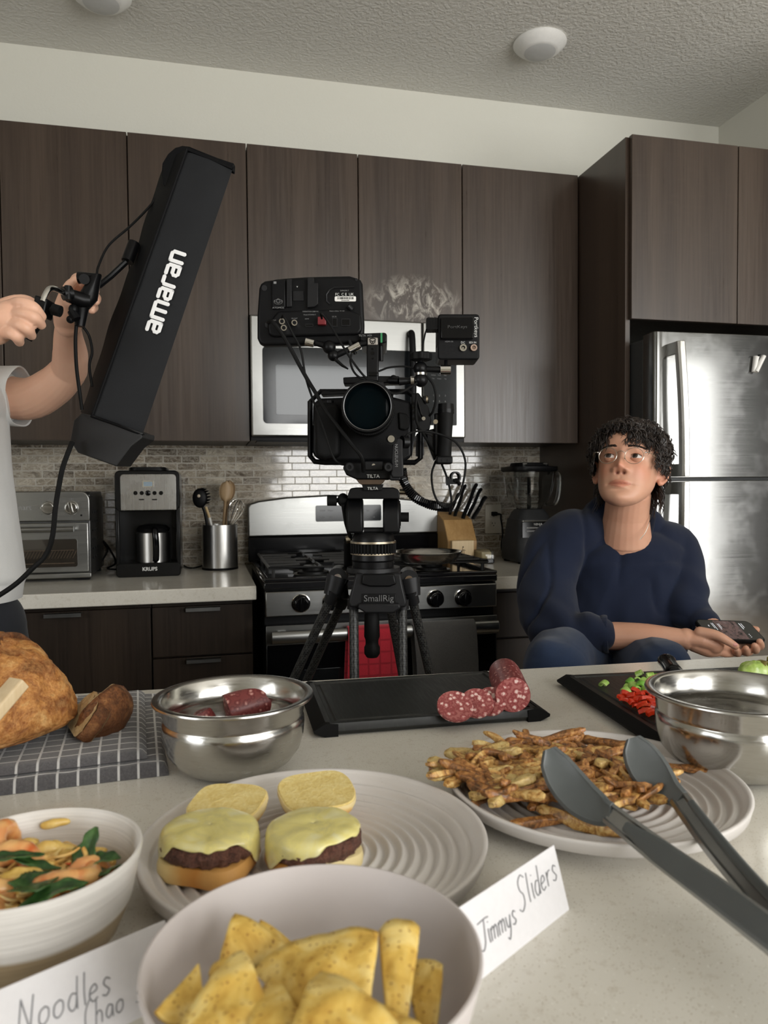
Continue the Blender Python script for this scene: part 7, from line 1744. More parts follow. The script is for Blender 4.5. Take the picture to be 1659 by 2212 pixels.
def head_mesh(mb, T):
    n, m_ = 168, 150; rings = []
    for j in range(m_+1):
        t_ = j/m_; z = -.120+.235*(.5-.5*math.cos(math.pi*t_))*.35+.235*t_*.65
        w_, yf, yb = HW(z), YFf(z), YBf(z); yc = (yf*.45+yb*.55); ring = []
        for i in range(n):
            a_ = 2*math.pi*i/n; c_, s_ = math.sin(a_), -math.cos(a_)     # start at the face
            e = 2.25 if s_ < 0 else 2.0
            x = w_*math.copysign(abs(c_)**(2/e), c_); y = yc+(abs(yf-yc) if s_ < 0 else abs(yb-yc))*math.copysign(abs(s_)**(2/e), s_)
            if s_ < -.1:
                fwd = 0
                for gx, gz, sx_, sz_, A_ in GS: 
                    q_ = ((x-gx)/sx_)**2+((z-gz)/sz_)**2
                    if q_ < 12: fwd += A_*math.exp(-q_)
                y -= fwd*min(1, (-s_-.1)*2.2)
            ring.append((x, y, z))
        rings.append(ring)
    rings = [[(x, y, z if z < .03 else .03+(z-.03)*.84) for x, y, z in r_] for r_ in rings]
    mb.loft(rings, T=T)
def ear(mb, T, s):
    E_ = T @ Matrix.Translation((s*.076, .012, -.018)) @ Matrix.Rotation(s*R(-24), 4, 'Z') @ Matrix.Rotation(R(-8), 4, 'X')
    mb.ell((0, 0, 0), (.0055, .017, .028), E_, 20, 14); mb.tube([E_ @ V(p_) for p_ in [(s*.004, -.010, .010), (s*.008, -.012, .022), (s*.009, .002, .030), (s*.010, .015, .022), (s*.010, .018, .006), (s*.008, .012, -.012), (s*.006, .0, -.026), (s*.005, -.008, -.026)]], [.003, .0036, .004, .0042, .004, .0042, .0055, .0045], 10)
    mb.ell((s*.004, -.004, -.024), (.0045, .007, .0085), E_, 12, 8)
def eye_parts(T, parent, gaze, skinm):
    W_ = plain('eye_white', srgb(206, 198, 192), .12, var=.02); I_ = plain('dark_iris', (.035, .018, .010), .08, coat=1.0); PU = plain('pupil', (.002, .002, .002), .05)
    for s in (-1, 1):
        c_ = V((s*.031, -.0695, -.0015)); r = .0125
        mb = MB(); mb.ell(c_, (r, r, r), T, 28, 20); e = mb.build('eye', W_, parent)
        g_ = V(gaze).normalized(); x, y = orth(g_)
        def capd(rad, h, name, mat_, par):
            m2 = MB(); rr = []
            for k in range(7):
                a_ = rad*k/6; rr.append([T @ (c_+g_*math.cos(a_)*(r+h)+(x*math.cos(b_)+y*math.sin(b_))*math.sin(a_)*(r+h)) for b_ in [2*math.pi*i/28 for i in range(28)]])
            rr[0] = [p_.copy() for p_ in rr[0]]; m2.loft(rr, cap=False); m2.add(rr[0], [tuple(range(28))]); return m2.build(name, mat_, par)
        ir = capd(.54, .0002, 'iris', I_, e); capd(.21, .0005, 'pupil', PU, ir)
        # lids: shells above and below an almond opening
        def lid(sgn, open_):
            m2 = MB(); n1, n2 = 26, 9; rl = r+.0011; rows = []
            for j in range(n2+1):
                row = []
                for i in range(n1+1):
                    th = R(-78)+R(156)*i/n1; al = math.cos(th*1.02); el0 = sgn*open_*max(0, al)**.8+R(-2)
                    el = el0+(sgn*R(74)-el0)*j/n2
                    d_ = V((math.sin(th)*math.cos(el), -math.cos(th)*math.cos(el), math.sin(el)))
                    k_ = rl*(1+.07*math.exp(-(j/1.2)**2))
                    row.append(T @ (c_+d_*k_))
                rows.append(row)
            m2.loft(rows, cap=False, closed=False); o = m2.build('eyelid', skinm, parent, solid=.0008); tintify(o.data, lambda c: (.93, .84, .82)); return o
        lid(1, R(26)); lid(-1, R(16))
        m2 = MB(); m2.tube([T @ (c_+V((math.sin(th)*math.cos(el), -math.cos(th)*math.cos(el), math.sin(el)))*(r+.0022)) for th, el in [(R(-72)+R(144)*i/16, R(26)*max(0, math.cos((R(-72)+R(144)*i/16)*1.02))**.8+R(0)) for i in range(17)]], .0006, 6); m2.build('lash_line', HAIRM, parent)
# ================================================================== the seated person
DP = 1.95
wp = atd(1330, 1440, 2.0); ps = thing('person', 'seated person in navy sweatshirt and round glasses looking up and holding a phone', 'person', (wp.x, wp.y, 0), RZ)
FP = Frame((wp.x, wp.y, 0), RZ); g = lambda px, py, d_: FP.d(px, py, d_)
# head transform: +x is the person's left (image right), -y faces the viewer
hc = g(1358, 1006, 1.955)
TH = Matrix.Translation(hc) @ Matrix.Rotation(R(-29), 4, 'Z') @ Matrix.Rotation(R(-16), 4, 'X') @ Matrix.Rotation(R(2), 4, 'Y') @ Matrix.Scale(1.05, 4)
mb = MB(); head_mesh(mb, TH); ear(mb, TH, 1); ear(mb, TH, -1)
chest = g(1365, 1215, 2.03); hips = g(1290, 1430, 2.08)
cap(mb, [TH @ V((0, .035, -.06)), g(1353, 1112, 2.0), g(1350, 1165, 2.03)], [.056, .058, .070], 26)
mb.ell(g(1348, 1215, 2.07), (.15, .078, .075), None, 30, 18); cap(mb, [g(1345, 1230, 2.08), g(1320, 1330, 2.09), hips], [.085, .08, .085], 24, 1.35)
shR, shL = g(1218, 1170, 2.05), g(1450, 1190, 2.10); elR, elL = g(1235, 1376, 1.86), g(1496, 1326, 1.965)
wrR, wrL = g(1482, 1380, 1.735), g(1572, 1392, 1.84)
cap(mb, [g(1300, 1150, 2.05), shR, g(1190, 1270, 1.985), g(1207, 1355, 1.885), elR], [.045, .042, .038, .036, .034], 20)
cap(mb, [g(1410, 1165, 2.08), shL, g(1472, 1255, 2.04), elL], [.045, .042, .038, .034], 20)
cap(mb, [elR, g(1330, 1374, 1.81), g(1400, 1374, 1.77), wrR], [.036, .040, .034, .0255], 22, .85)
cap(mb, [elL, g(1528, 1352, 1.91), wrL], [.034, .034, .026], 20, .85)
# right hand : palm, thumb over the phone edge, four fingers under it
def hand_mesh(mb, wrist, palm, thumb, fingers, rp=(.021, .024, .020), rf_=.0085):
    cap(mb, [wrist, palm[0], palm[1]], list(rp), 20, .75)
    for f in fingers: cap(mb, f, [rf_*1.12]+[rf_]*(len(f)-2)+[rf_*.82], 14)
    cap(mb, thumb, [.0135, .0115, .0098, .0082][:len(thumb)], 16)
pR = [g(1515, 1382, 1.725), g(1542, 1392, 1.72)]
hand_mesh(mb, wrR, pR, [g(1512, 1366, 1.715), g(1546, 1372, 1.695), g(1570, 1384, 1.685), g(1589, 1396, 1.685)],
          [[g(1548, 1378, 1.73), g(1575, 1388, 1.76), g(1598, 1388, 1.80)], [g(1552, 1388, 1.73), g(1580, 1394, 1.755), g(1606, 1394, 1.785)], [g(1551, 1398, 1.728), g(1577, 1403, 1.745), g(1598, 1403, 1.765)], [g(1545, 1407, 1.725), g(1566, 1412, 1.735), g(1582, 1413, 1.75)]], (.0235, .027, .023), .0085)
cap(mb, [g(1500, 1390, 1.73), g(1530, 1404, 1.725), g(1548, 1408, 1.725)], [.020, .017, .012], 14)
# left hand cradles the far side, fingertips hooking up in front
hand_mesh(mb, wrL, [g(1590, 1398, 1.82), g(1612, 1398, 1.81)], [g(1590, 1372, 1.85), g(1604, 1362, 1.855), g(1622, 1360, 1.855), g(1634, 1360, 1.85)],
          [[g(1595, 1402, 1.80), g(1594, 1411, 1.765), g(1592, 1409, 1.735), g(1591, 1404, 1.722)], [g(1611, 1401, 1.80), g(1613, 1409, 1.765), g(1612, 1407, 1.735), g(1611, 1401, 1.722)], [g(1627, 1397, 1.80), g(1632, 1404, 1.765), g(1631, 1402, 1.735), g(1630, 1395, 1.722)], [g(1636, 1390, 1.81), g(1642, 1396, 1.78), g(1642, 1392, 1.75), g(1641, 1386, 1.738)]], (.024, .024, .022), .0095)
THI = TH.inverted()
def face_tint(me):
    def f(c):
        p = THI @ c; r_ = [1, 1, 1]
        def mixt(col, a_):
            for k in range(3): r_[k] = r_[k]*(1-a_)+r_[k]*col[k]*a_
        if p.y < -.04 and -.12 < p.z < .12 and abs(p.x) < .08:
            G = lambda x0, z0, sx_, sz_: math.exp(-((p.x-x0)/sx_)**2-((p.z-z0)/sz_)**2)
            lw = .0268; e_ = max(0, 1-(abs(p.x)/lw)**2)
            up = -.0695+.0088*e_**.8-.0012*math.exp(-(p.x/.003)**2); lo = -.0695-.0105*e_
            if abs(p.x) < lw and lo < p.z < up: mixt((.90, .66, .64), .9)
            mixt((.50, .30, .30), min(1, G(0, -.0697-.0, .025, .0013)*1.0))
            mixt((.30, .16, .14), min(1, 1.3*(G(.0077, -.0432, .0044, .0030)+G(-.0077, -.0432, .0044, .0030))))
            mixt((1.0, .80, .76), .8*min(1, G(.045, -.035, .02, .02)+G(-.045, -.035, .02, .02)+G(0, -.030, .014, .012)))
            mixt((.86, .78, .78), .6*min(1, G(.031, -.014, .016, .006)+G(-.031, -.014, .016, .006)))
        elif abs(p.x) > .07 and -.06 < p.z < .03: mixt((1.0, .78, .74), .6)
        return r_
    tintify(me, f)
body = remesh(mb, .0021, 2, 'body', SK1, ps, face_tint)
GAZE = (-.13, -.96, .17)
eye_parts(TH, ps, GAZE, SK1)
# thumb nail
nl = g(1588, 1392.5, 1.6775); mb = MB(); mb.ell(nl, (.0058, .003, .0042), Matrix.Rotation(0, 4, 'X'), 16, 8); o = mb.build('thumb_nail', plain('nail', srgb(224, 160, 150), .3), body)
# brows
mb = MB(); rb_ = random.Random(8)
for s in (-1, 1):
    for i in range(200):
        u = rb_.random(); x = s*(.012+.038*u); z = .0215+.0030*math.sin(u*2.4)-.004*u+rb_.uniform(-.0024, .0024)*(1.2-u*.8)
        y = YFf(z)*math.sqrt(max(0, 1-(abs(x)/HW(z))**2.25))-.0032*math.exp(-((abs(x)-.03)/.022)**2)-.0002
        a = TH @ V((x, y, z)); b = TH @ V((x+s*.0045, y+.0008+.0014*u, z+.0012)); mb.tube([a, a.lerp(b, .5)+(TH.to_3x3() @ V((0, -.0006, .0003))), b], [.00045, .0004, .00015], 4)
mb.build('eyebrows', HAIRM, ps)
# hair : a lumpy curly mass plus locks curling over it
mb = MB(); hr = random.Random(21)
def hairline(az):
    fa = math.cos(az)
    if fa > .62: return R(29)
    return R(29)-R(61)*min(1, (.62-fa)/.7)
def scalp(az, el):
    x, y, z = math.sin(az)*math.cos(el), -math.cos(az)*math.cos(el), math.sin(el)
    return V((x*.080, y*.099+.006, z*.066+.036))
CEN = V((0, .006, .02))
rings = []
for j in range(45):
    u = j/44; ring = []
    for i in range(110):
        az = 2*math.pi*i/110; lo = hairline(az)-R(4); el = lo+(R(90)-lo)*u
        p = scalp(az, el); o_ = (p-CEN).normalized(); rise = min(1, u*6)
        th = .007+rise*(.009+.006*nz((p.x*45, p.y*45, p.z*45), 1, 2)+.004*nz((p.x*110, p.y*110, p.z*110), 1, 4))
        ring.append(TH @ (p+o_*th))
    rings.append(ring)
mb.loft(rings)
def lock(root, d_, L, r_, curl, turns, droop, ph, hug=1.04):
    pts = []; p = root.copy(); d_ = d_.normalized(); n = 15; x, y = orth(d_)
    for i in range(n):
        u = i/(n-1); pts.append(p+(x*math.cos(ph+u*turns*6.28)+y*math.sin(ph+u*turns*6.28))*curl*min(1, u*2.5))
        d_ = (d_+V((0, 0, -droop))/n*2.0).normalized(); p = p+d_*L/(n-1)
    out = []; c0 = V((0, .006, .0))
    for q_ in pts:
        w_ = q_-c0; k_ = math.sqrt((w_.x/.080)**2+(w_.y/.097)**2+((w_.z+.004)/.110)**2)
        out.append(c0+w_*(hug/k_) if k_ < hug else q_)
    rad = [.5, .8, 1, 1, 1, 1, 1, 1, .95, .9, .85, .75, .6, .4, .12]
    mb.tube([TH @ q_ for q_ in out], [r_*k_ for k_ in rad], 6, flat=.6)
for i in range(1500):
    az = hr.uniform(-math.pi, math.pi); lo = hairline(az); el = lo+(R(90)-lo)*hr.random()**1.1
    p = scalp(az, el); nrm_ = (p-CEN).normalized(); x, y = orth(nrm_); th = hr.uniform(0, 6.28)
    front = math.cos(az) > .35 and el < lo+R(28)
    d_ = nrm_*hr.uniform(.0, .25)+(x*math.cos(th)+y*math.sin(th))
    if front: d_ = V((hr.uniform(-.7, .7), -.5, -.25)); 
    d_ += V((0, 0, -.35))
    lock(p+nrm_*hr.uniform(.008, .019), d_, hr.uniform(.022, .042)*(0.8 if front else 1), hr.uniform(.0010, .0022), hr.uniform(.003, .0065), hr.uniform(.7, 1.6), hr.uniform(.1, .7), hr.uniform(0, 6.28), 1.05)
# fringe over the brow, thinner at the parting
for i in range(260):
    u = hr.uniform(-1, 1)
    if abs(u+.22) < .20 and hr.random() < .7: continue
    x = .070*u; z = .084-.022*abs(u)-hr.uniform(0, .014); y = -.086+.046*u*u
    L = hr.uniform(.034, .054) if u > .15 or u < -.5 else hr.uniform(.018, .030)
    lock(V((x, y, z)), V((u*.5+hr.uniform(-.6, .6), -.25, -.75+hr.uniform(-.2, .3))), L, hr.uniform(.0009, .0019), hr.uniform(.0025, .0055), hr.uniform(.7, 1.5), .6, hr.uniform(0, 6.28), 1.07)
# sides over the ears
for i in range(420):
    s = hr.choice((-1, 1)); y = hr.uniform(-.050, .07); x = s*math.sqrt(max(.0, 1-((y-.006)/.097)**2))*.084; z = hr.uniform(-.005, .055)
    L = hr.uniform(.022, .040)*(1.25 if y > .015 else .9)
    lock(V((x, y, z)), V((s*hr.uniform(.1, .5), hr.uniform(-.5, .6), -.7)), L, hr.uniform(.0011, .0022), hr.uniform(.003, .006), hr.uniform(.7, 1.5), .7, hr.uniform(0, 6.28), 1.09)
# nape
for i in range(320):
    az = hr.uniform(-1, 1)*R(88); x = math.sin(az)*.074; y = .014+math.cos(az)*.080; z = hr.uniform(-.05, .02)
    lock(V((x, y, z)), V((x*5, .25, -1.0)), hr.uniform(.03, .075), hr.uniform(.0011, .0022), hr.uniform(.003, .005), hr.uniform(.7, 1.4), .8, hr.uniform(0, 6.28), 1.03)
mb.build('hair', HAIRM, ps, angle=180)
# glasses
WIRE = plain('thin_metal_frame', (.62, .56, .48), .22, 1.0, var=.03); gl = bpy.data.objects.new('glasses', None); C.objects.link(gl); gl.parent = ps
def gpt(s, a_, rr_=.0203): return TH @ V((s*.0308+rr_*1.06*math.cos(a_), -.0965+.10*(math.cos(a_)*rr_*s*.16 if 0 else 0)+.0035*max(0, s*math.cos(a_)), -.0045+rr_*.98*math.sin(a_)))
gl['label'] = 'thin round metal glasses'
for s in (-1, 1):
    MB().tube([gpt(s, 2*math.pi*i/48) for i in range(48)], .0008, 8, loop=True).build('rim', WIRE, gl)
    LENS = glass('lens_clear', (1, 1, 1, 1), .0); LENS.node_tree.nodes['Principled BSDF'].inputs['IOR'].default_value = 1.03; 
    MB().loft([[gpt(s, 2*math.pi*i/40, .0199) for i in range(40)], [gpt(s, 2*math.pi*i/40, .0005)+(TH.to_3x3() @ V((0, -.0012, 0))) for i in range(40)]], cap=False).build('lens', LENS, gl)
    h = TH @ V((s*.0555, -.0935, .004)); MB().tube(bez([h, TH @ V((s*.066, -.085, .005)), TH @ V((s*.077, -.04, .002)), TH @ V((s*.080, .0, -.001)), TH @ V((s*.080, .02, -.014))], 5), [.0012]*8+[.0009]*13, 8).build('temple', WIRE, gl)
    MB().ell(h, (.0022, .0016, .0018), nu=12, nv=8).build('hinge', CHROME, gl)
    MB().tube([TH @ V((s*.0098, -.0965, -.004)), TH @ V((s*.0085, -.093, -.012))], .0009, 6).build('nose_pad', CHROME, gl)
MB().tube(bez([TH @ V((-.0085, -.0968, .0015)), TH @ V((-.004, -.0995, .0052)), TH @ V((.004, -.0995, .0052)), TH @ V((.0085, -.0968, .0015))], 5), .0009, 8).build('bridge', WIRE, gl)
# sweatshirt
mb = MB()
mb.ell(g(1342, 1206, 2.07), (.178, .098, .085), None, 34, 20)
cap(mb, [g(1350, 1215, 2.07), g(1350, 1290, 2.07), g(1340, 1355, 2.06), g(1310, 1400, 2.06)], [.108, .115, .122, .12], 34, 1.5)
cap(mb, [g(1265, 1150, 2.06), g(1208, 1178, 2.04), g(1180, 1270, 1.98), g(1205, 1365, 1.87), g(1245, 1382, 1.85)], [.066, .078, .074, .070, .066], 26)
cap(mb, [g(1230, 1378, 1.86), g(1268, 1372, 1.825), g(1293, 1370, 1.815)], [.062, .054, .047], 24)
cap(mb, [g(1425, 1172, 2.08), g(1458, 1188, 2.10), g(1474, 1260, 2.04), g(1486, 1320, 1.97)], [.058, .064, .060, .054], 26)
cap(mb, [g(1492, 1318, 1.97), g(1504, 1338, 1.95), g(1514, 1344, 1.935)], [.050, .043, .040], 22)
cap(mb, [g(1300, 1112, 2.07), g(1345, 1128, 2.08), g(1392, 1138, 2.08)], [.053, .058, .050], 20)
loop_px = [(1298, 1064, 2.045), (1297, 1096, 2.0), (1312, 1132, 1.965), (1342, 1162, 1.945), (1380, 1175, 1.94), (1402, 1158, 1.955), (1411, 1120, 1.99), (1413, 1085, 2.04), (1392, 1062, 2.09), (1340, 1050, 2.10)]
loop = [g(*p_) for p_ in loop_px]; cen_ = sum(loop, V())/len(loop)
nrm_l = V(); 
for i in range(len(loop)): nrm_l += (loop[i]-cen_).cross(loop[(i+1) % len(loop)]-cen_)
nrm_l.normalize(); ax1 = (loop[4]-cen_); ax1 -= nrm_l*ax1.dot(nrm_l); ax1.normalize(); ax2 = nrm_l.cross(ax1)
poly2 = [((p_-cen_).dot(ax1)*.95, (p_-cen_).dot(ax2)*.95) for p_ in loop]
def inpoly(x, y, P_):
    c = False; j = len(P_)-1
    for i in range(len(P_)):
        if (P_[i][1] > y) != (P_[j][1] > y) and x < (P_[j][0]-P_[i][0])*(y-P_[i][1])/(P_[j][1]-P_[i][1])+P_[i][0]: c = not c
        j = i
    return c
COLL = []; NECK = [(1308, 1060), (1310, 1095), (1320, 1125), (1340, 1151), (1366, 1168), (1388, 1171), (1402, 1152), (1410, 1118), (1416, 1080), (1404, 1040), (1308, 1030)]
def folds(me):
    import bmesh
    NS = [v_.normal.copy() for v_ in me.vertices]
    for v_, n_ in zip(me.vertices, NS):
        p = v_.co
        # drawn folds: hanging from the shoulders on the body, rings round the elbows and cuffs
        f = 0
        dR = (p-elR).length; dL = (p-elL).length
        w_ = noise.noise(V((p.x*11+p.z*5, p.y*5, p.z*5)))*.006
        r1 = math.sin((p.x*38+p.z*60)+6*noise.noise(p*7))*.0050*math.exp(-(min(dR, dL)/.14)**2)
        r2 = -.008*max(0, 1-abs(noise.noise(V((p.x*9-p.z*4, p.y*6, p.z*3+p.x*2))))*5)**1.6
        v_.co = p+n_*(w_+r1+r2+.004)
    bm = bmesh.new(); bm.from_mesh(me); kill = []
    for f in bm.faces:
        c = f.calc_center_median(); w_ = FP.M @ c; u_, v2 = pix(w_); y_ = c.y-cen_.y
        if inpoly(u_, v2 + (0 if y_ < .05 else 60), NECK): kill.append(f)
    bmesh.ops.delete(bm, geom=kill, context='FACES')
    be = [e for e in bm.edges if e.is_boundary]; nb = {}
    for e in be:
        a_, b_ = e.verts; nb.setdefault(a_, []).append(b_); nb.setdefault(b_, []).append(a_)
    best = []; seen = set()
    for v0 in nb:
        if v0 in seen: continue
        lp = [v0]; seen.add(v0); cur = v0
        while True:
            nx = [q_ for q_ in nb[cur] if q_ not in seen]
            if not nx: break
            cur = nx[0]; seen.add(cur); lp.append(cur)
        if len(lp) > len(best): best = lp
    pts = [v_.co.copy() for v_ in best]
    for _ in range(40): pts = [(pts[i-1]+pts[i]*2+pts[(i+1) % len(pts)])/4 for i in range(len(pts))]
    for v_, p_ in zip(best, pts): v_.co = p_
    COLL.extend(pts[::3]); bm.to_mesh(me); bm.free()
sw = remesh(mb, .0052, 6, 'sweatshirt', NAVY, ps, folds)
sw['label'] = 'navy sweatshirt with pushed up sleeves'
MB().tube(COLL, .0095, 10, loop=True).build('collar', knit('navy_rib', srgb(13, 17, 30), srgb(20, 26, 42)), sw)
for pts_, r_ in (([g(1300, 1370, 1.812), g(1312, 1370, 1.808)], .0455), ([g(1512, 1345, 1.935), g(1521, 1349, 1.928)], .040)):
    d_ = (V(pts_[1])-V(pts_[0])).normalized(); x, y = orth(d_); mbk = MB(); rr = []
    for k, (u, q_) in enumerate(((-.3, .93), (.0, 1.0), (.5, 1.02), (1.0, 1.0), (1.15, .95), (1.0, .88), (.2, .86))): rr.append([V(pts_[0]).lerp(V(pts_[1]), u)+(x*math.cos(a_)+y*math.sin(a_))*r_*q_*(1+.012*math.sin(a_*22)) for a_ in [2*math.pi*i/66 for i in range(66)]])
    mbk.loft(rr, cap=False); mbk.build('cuff', NAVY, sw)
# necklace
mb = MB(); nk = bez([g(1404, 1112, 1.972), g(1402, 1128, 1.955), g(1394, 1150, 1.942), g(1382, 1166, 1.938)], 10)
for i, p_ in enumerate(nk): 
    if i+1 < len(nk): mb.tube([p_, nk[i+1]], .0011, 6)
mb.build('necklace', CHROME, ps)
# jeans and shoes
mb = MB()
cap(mb, [hips+V((-.03, 0, 0)), g(1215, 1432, 1.78), g(1200, 1445, 1.62)], [.115, .088, .070], 26)
cap(mb, [hips+V((.10, 0, 0)), g(1400, 1440, 1.82), g(1430, 1450, 1.66)], [.110, .086, .070], 26)
mb.ell(hips+V((.03, .02, 0)), (.175, .125, .12))
kR, kL = g(1200, 1445, 1.62), g(1430, 1450, 1.66)
aR = V((kR.x-.02, kR.y+.16, .34)); aL = V((kL.x+.03, kL.y+.16, .34))
cap(mb, [kR, (kR+aR)/2, aR], [.068, .056, .046], 22); cap(mb, [kL, (kL+aL)/2, aL], [.068, .056, .046], 22)
def dfold(me):
    NS = [v_.normal.copy() for v_ in me.vertices]
    for v_, n_ in zip(me.vertices, NS): p = v_.co; v_.co = p+n_*(.008*noise.noise(V((p.x*14, p.y*9, p.z*14)))-.006*abs(noise.noise(V((p.x*20, p.y*6, p.z*20)))))
remesh(mb, .006, 4, 'jeans', DENIM, ps, dfold)
for a_ in (aR, aL): mb = MB(); cap(mb, [a_+V((0, .02, -.05)), a_+V((0, -.05, -.075)), a_+V((0, -.15, -.085))], [.042, .042, .036], 18, .8); remesh(mb, .006, 2, 'shoe', WHT, ps)
# stool
st = thing('bar_stool', 'dark bar stool hidden under the seated person', 'stool', (FP.M @ V((hips.x+.02, hips.y+.02, 0))), RZ)
mb = MB(); mb.lathe([(0, .585), (.17, .585), (.185, .595), (.185, .612), (.165, .622), (0, .622)], 40); mb.build('seat', BLK, st)
for a_ in (45, 135, 225, 315): c_, s_ = math.cos(R(a_)), math.sin(R(a_)); MB().tube([(c_*.13, s_*.13, .59), (c_*.2, s_*.2, 0)], .014, 10).build('leg', BLK_M, st)
MB().tube([(.173*math.cos(q_), .173*math.sin(q_), .24) for q_ in [2*math.pi*i/32 for i in range(32)]], .008, 8, loop=True).build('foot_ring', BLK_M, st)
# phone
A_, B_, C_ = atd(1524, 1336, 1.80), atd(1657, 1341, 1.84), atd(1630, 1394, 1.735); D_ = A_+(C_-B_)
pc = (A_+C_)/2; xq = (B_-A_).normalized(); nq = xq.cross(C_-B_).normalized(); nq = -nq if nq.z < 0 else nq; yq = nq.cross(xq).normalized()
ph = thing('smartphone', 'black cased smartphone showing a video, held in both hands', 'phone', pc); Mx = Matrix((xq, yq, nq)).transposed().to_4x4(); hx, hy = .0755, .0375
mb = MB(); mb.loft([[(x_*s_, y_*s_, z_) for x_, y_ in rrect(-hx, -hy, hx, hy, .012, 5)] for s_, z_ in ((.97, -.006), (1, -.0035), (1, .0035), (.985, .005))]); cs_ = mb.build('case', RUBBER, ph, T=Mx)
mb = MB(); mb.loft([[(x_, y_, z_) for x_, y_ in rrect(-hx+.003, -hy+.003, hx-.003, hy-.003, .010, 5)] for z_ in (.0048, .0053)])
SCR = Mat('phone_screen'); nA = SCR.noise(60, 4, .6, dist=1.2); SCR.set(base=(.01, .01, .01, 1), rough=.08, emit=SCR.ramp(nA, [(.35, srgb(24, 20, 20)), (.5, srgb(96, 74, 70)), (.62, srgb(60, 48, 48)), (.75, srgb(150, 132, 128))]), emits=.55); SCD = plain('phone_black', (.01, .011, .012), .08, coat=1.0)
mb.build('screen', SCD, ph, T=Mx)
mb = MB(); mb.box((-.030, -.0335, .0054), (.032, .0335, .0056)); mb.build('video_image', SCR.m, ph, smooth=False, T=Mx)
UI = Mat('screen_text'); UI.set(base=(.02, .02, .02, 1), emit=UI.ramp(UI.noise(30), [(.3, (.5, .5, .5, 1)), (.7, (.7, .7, .7, 1))]), emits=.6)
mb = MB()
for x0_, y0_, x1_, y1_ in ((.038, .004, .040, .026), (.044, .010, .0455, .026), (-.036, -.002, -.0345, .024), (-.040, .004, -.0388, .024), (-.052, .010, -.050, .016), (.040, -.026, .042, -.024), (.040, -.021, .042, -.019), (.040, -.016, .042, -.014), (-.024, .0, -.0225, .022), (-.020, .006, -.0188, .022)): mb.box((x0_, y0_, .0057), (x1_, y1_, .0059))
mb.build('screen_text', UI.m, ph, smooth=False, T=Mx)
# ================================================================== the standing person at the left edge
wp = atd(-70, 1300, 1.62); pl_ = thing('person', 'standing person in white t-shirt holding up the tube light, cut by the frame edge', 'person', (wp.x, wp.y, 0), RZ)
FQ = Frame((wp.x, wp.y, 0), RZ); g = lambda px, py, d_: FQ.d(px, py, d_)
mb = MB()
# head (outside the frame) turned towards the light
TQ = Matrix.Translation(g(-95, 640, 1.62)) @ Matrix.Rotation(R(70), 4, 'Z') @ Matrix.Rotation(R(-6), 4, 'X')
head_mesh(mb, TQ); ear(mb, TQ, 1); ear(mb, TQ, -1)
cap(mb, [TQ @ V((0, .03, -.06)), g(-92, 775, 1.63), g(-90, 810, 1.63)], [.054, .054, .06], 24)
mb.ell(g(-125, 870, 1.63), (.11, .09, .08), None, 28, 16); cap(mb, [g(-120, 900, 1.63), g(-115, 1100, 1.63), g(-105, 1270, 1.63)], [.09, .085, .09], 22, 1.0)
# far arm: shoulder - elbow - wrist
s2 = g(-20, 850, 1.72); e2 = g(150, 800, 1.66); w2 = g(147, 700, 1.50)
cap(mb, [g(-60, 850, 1.68), s2, g(60, 862, 1.71), g(115, 835, 1.69), e2], [.052, .050, .048, .044, .038], 22)
cap(mb, [e2, g(152, 765, 1.61), g(148, 730, 1.55), w2], [.038, .036, .029, .0235], 22)
hand_mesh(mb, w2, [g(150, 672, 1.46), g(158, 640, 1.43)], [g(146, 664, 1.44), g(142, 640, 1.415), g(150, 618, 1.395), g(163, 606, 1.385)],
          [[g(158, 622, 1.43), g(164, 602, 1.42), g(180, 599, 1.40), g(190, 606, 1.375)], [g(172, 632, 1.43), g(190, 618, 1.42), g(203, 620, 1.395), g(206, 630, 1.37)], [g(176, 648, 1.43), g(196, 640, 1.42), g(208, 644, 1.395), g(207, 652, 1.37)], [g(176, 662, 1.43), g(192, 660, 1.42), g(202, 664, 1.395), g(198, 670, 1.375)]], (.027, .030, .026), .0092)
# near arm: mostly outside the frame
s1_ = g(-170, 870, 1.45); e1 = g(-230, 960, 1.22); w1 = g(-45, 705, 1.22)
cap(mb, [g(-120, 860, 1.58), s1_, e1], [.06, .052, .042], 20); cap(mb, [e1, g(-140, 830, 1.2), w1], [.043, .040, .028], 20)
hand_mesh(mb, w1, [g(-12, 695, 1.225), g(22, 688, 1.225)], [g(0, 665, 1.235), g(30, 652, 1.262), g(58, 650, 1.275), g(80, 662, 1.275)],
          [[g(20, 662, 1.225), g(44, 654, 1.205), g(72, 664, 1.205), g(90, 684, 1.222)], [g(22, 682, 1.22), g(48, 678, 1.20), g(74, 686, 1.20), g(89, 702, 1.22)], [g(18, 702, 1.22), g(40, 702, 1.20), g(58, 710, 1.20), g(68, 725, 1.22)], [g(8, 718, 1.222), g(24, 720, 1.205), g(36, 727, 1.205), g(42, 739, 1.222)]], (.026, .033, .030), .0098)
cap(mb, [g(-10, 712, 1.225), g(12, 712, 1.225)], [.026, .018], 16)
remesh(mb, .0026, 2, 'body', SK2, pl_, lambda me: tintify(me))
mb = MB()
for i in range(7): pass
mb.ell((0, .018, .030), (.086, .104, .104), TQ, 30, 20); mb.build('hair', HAIRM, pl_)
mb = MB()
mb.ell(g(-128, 872, 1.64), (.135, .115, .09), None, 30, 18)
cap(mb, [g(-125, 890, 1.64), g(-115, 1010, 1.64), g(-102, 1130, 1.64), g(-88, 1265, 1.64)], [.118, .118, .120, .128], 30, 1.04)
cap(mb, [g(-80, 848, 1.68), g(-50, 852, 1.70), g(-27, 856, 1.712)], [.072, .072, .068], 24)
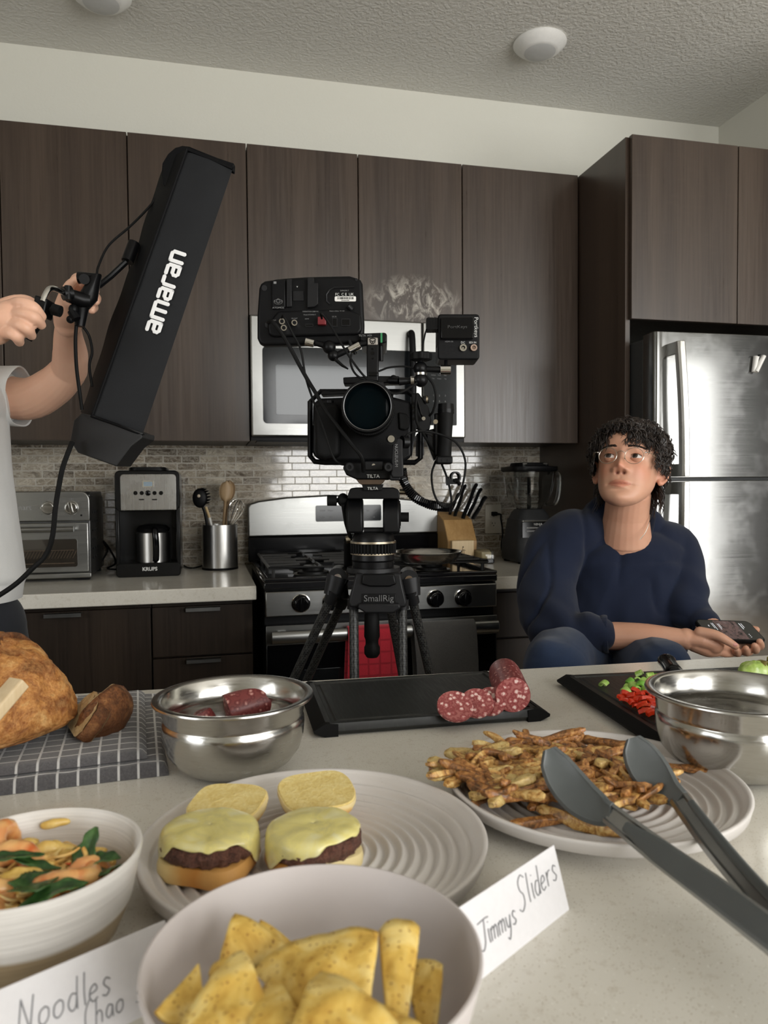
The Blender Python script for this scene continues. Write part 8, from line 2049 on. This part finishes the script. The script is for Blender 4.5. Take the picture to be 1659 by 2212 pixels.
cap(mb, [g(-125, 865, 1.58), g(-175, 880, 1.46), g(-200, 915, 1.36)], [.07, .066, .064], 22)
def tfold(me):
    import bmesh
    NS = [v_.normal.copy() for v_ in me.vertices]
    for v_, n_ in zip(me.vertices, NS):
        p = v_.co; v_.co = p+n_*(.006+.008*noise.noise(V((p.x*10, p.y*8, p.z*3)))-.008*abs(noise.noise(V((p.x*13, p.y*9, p.z*3.5)))))
    bm = bmesh.new(); bm.from_mesh(me); lo = g(-60, 1300, 1.62).z
    bmesh.ops.bisect_plane(bm, geom=bm.verts[:]+bm.edges[:]+bm.faces[:], plane_co=(0, 0, lo), plane_no=(0, 0, -1), clear_outer=True)
    a = g(38, 860, 1.715); d_ = (g(60, 872, 1.71)-g(0, 852, 1.71)).normalized()
    bm.to_mesh(me); bm.free()
remesh(mb, .006, 5, 't_shirt', TEE, pl_, tfold)
mb = MB(); sa, sb = g(-30, 856, 1.714), g(46, 858, 1.712); d_ = (sb-sa).normalized(); x, y = orth(d_); rr = []
for u, q_ in ((0, 1.0), (.5, 1.0), (.97, 1.02), (1.0, 1.0), (.97, .96), (.5, .93)): rr.append([sa.lerp(sb, u)+(x*math.cos(a_)+y*math.sin(a_))*.068*q_*(1+.03*math.sin(a_*5)) for a_ in [2*math.pi*i/48 for i in range(48)]])
mb.loft(rr, cap=False); mb.build('sleeve_hem', TEE, pl_)
mb = MB(); hp = g(-85, 1290, 1.63)
mb.ell(hp+V((0, 0, -.06)), (.125, .11, .11)); 
for s in (-1, 1): cap(mb, [hp+V((s*.055, 0, -.06)), V((hp.x+s*.07, hp.y-.02, .5)), V((hp.x+s*.09, hp.y+.02, .09))], [.085, .068, .052], 22)
remesh(mb, .007, 4, 'trousers', PANT, pl_, dfold)
for s in (-1, 1): mb = MB(); cap(mb, [V((hp.x+s*.09, hp.y+.03, .05)), V((hp.x+s*.09, hp.y-.06, .042)), V((hp.x+s*.09, hp.y-.15, .038))], [.042, .042, .036], 18, .8); remesh(mb, .006, 2, 'shoe', BLK, pl_)
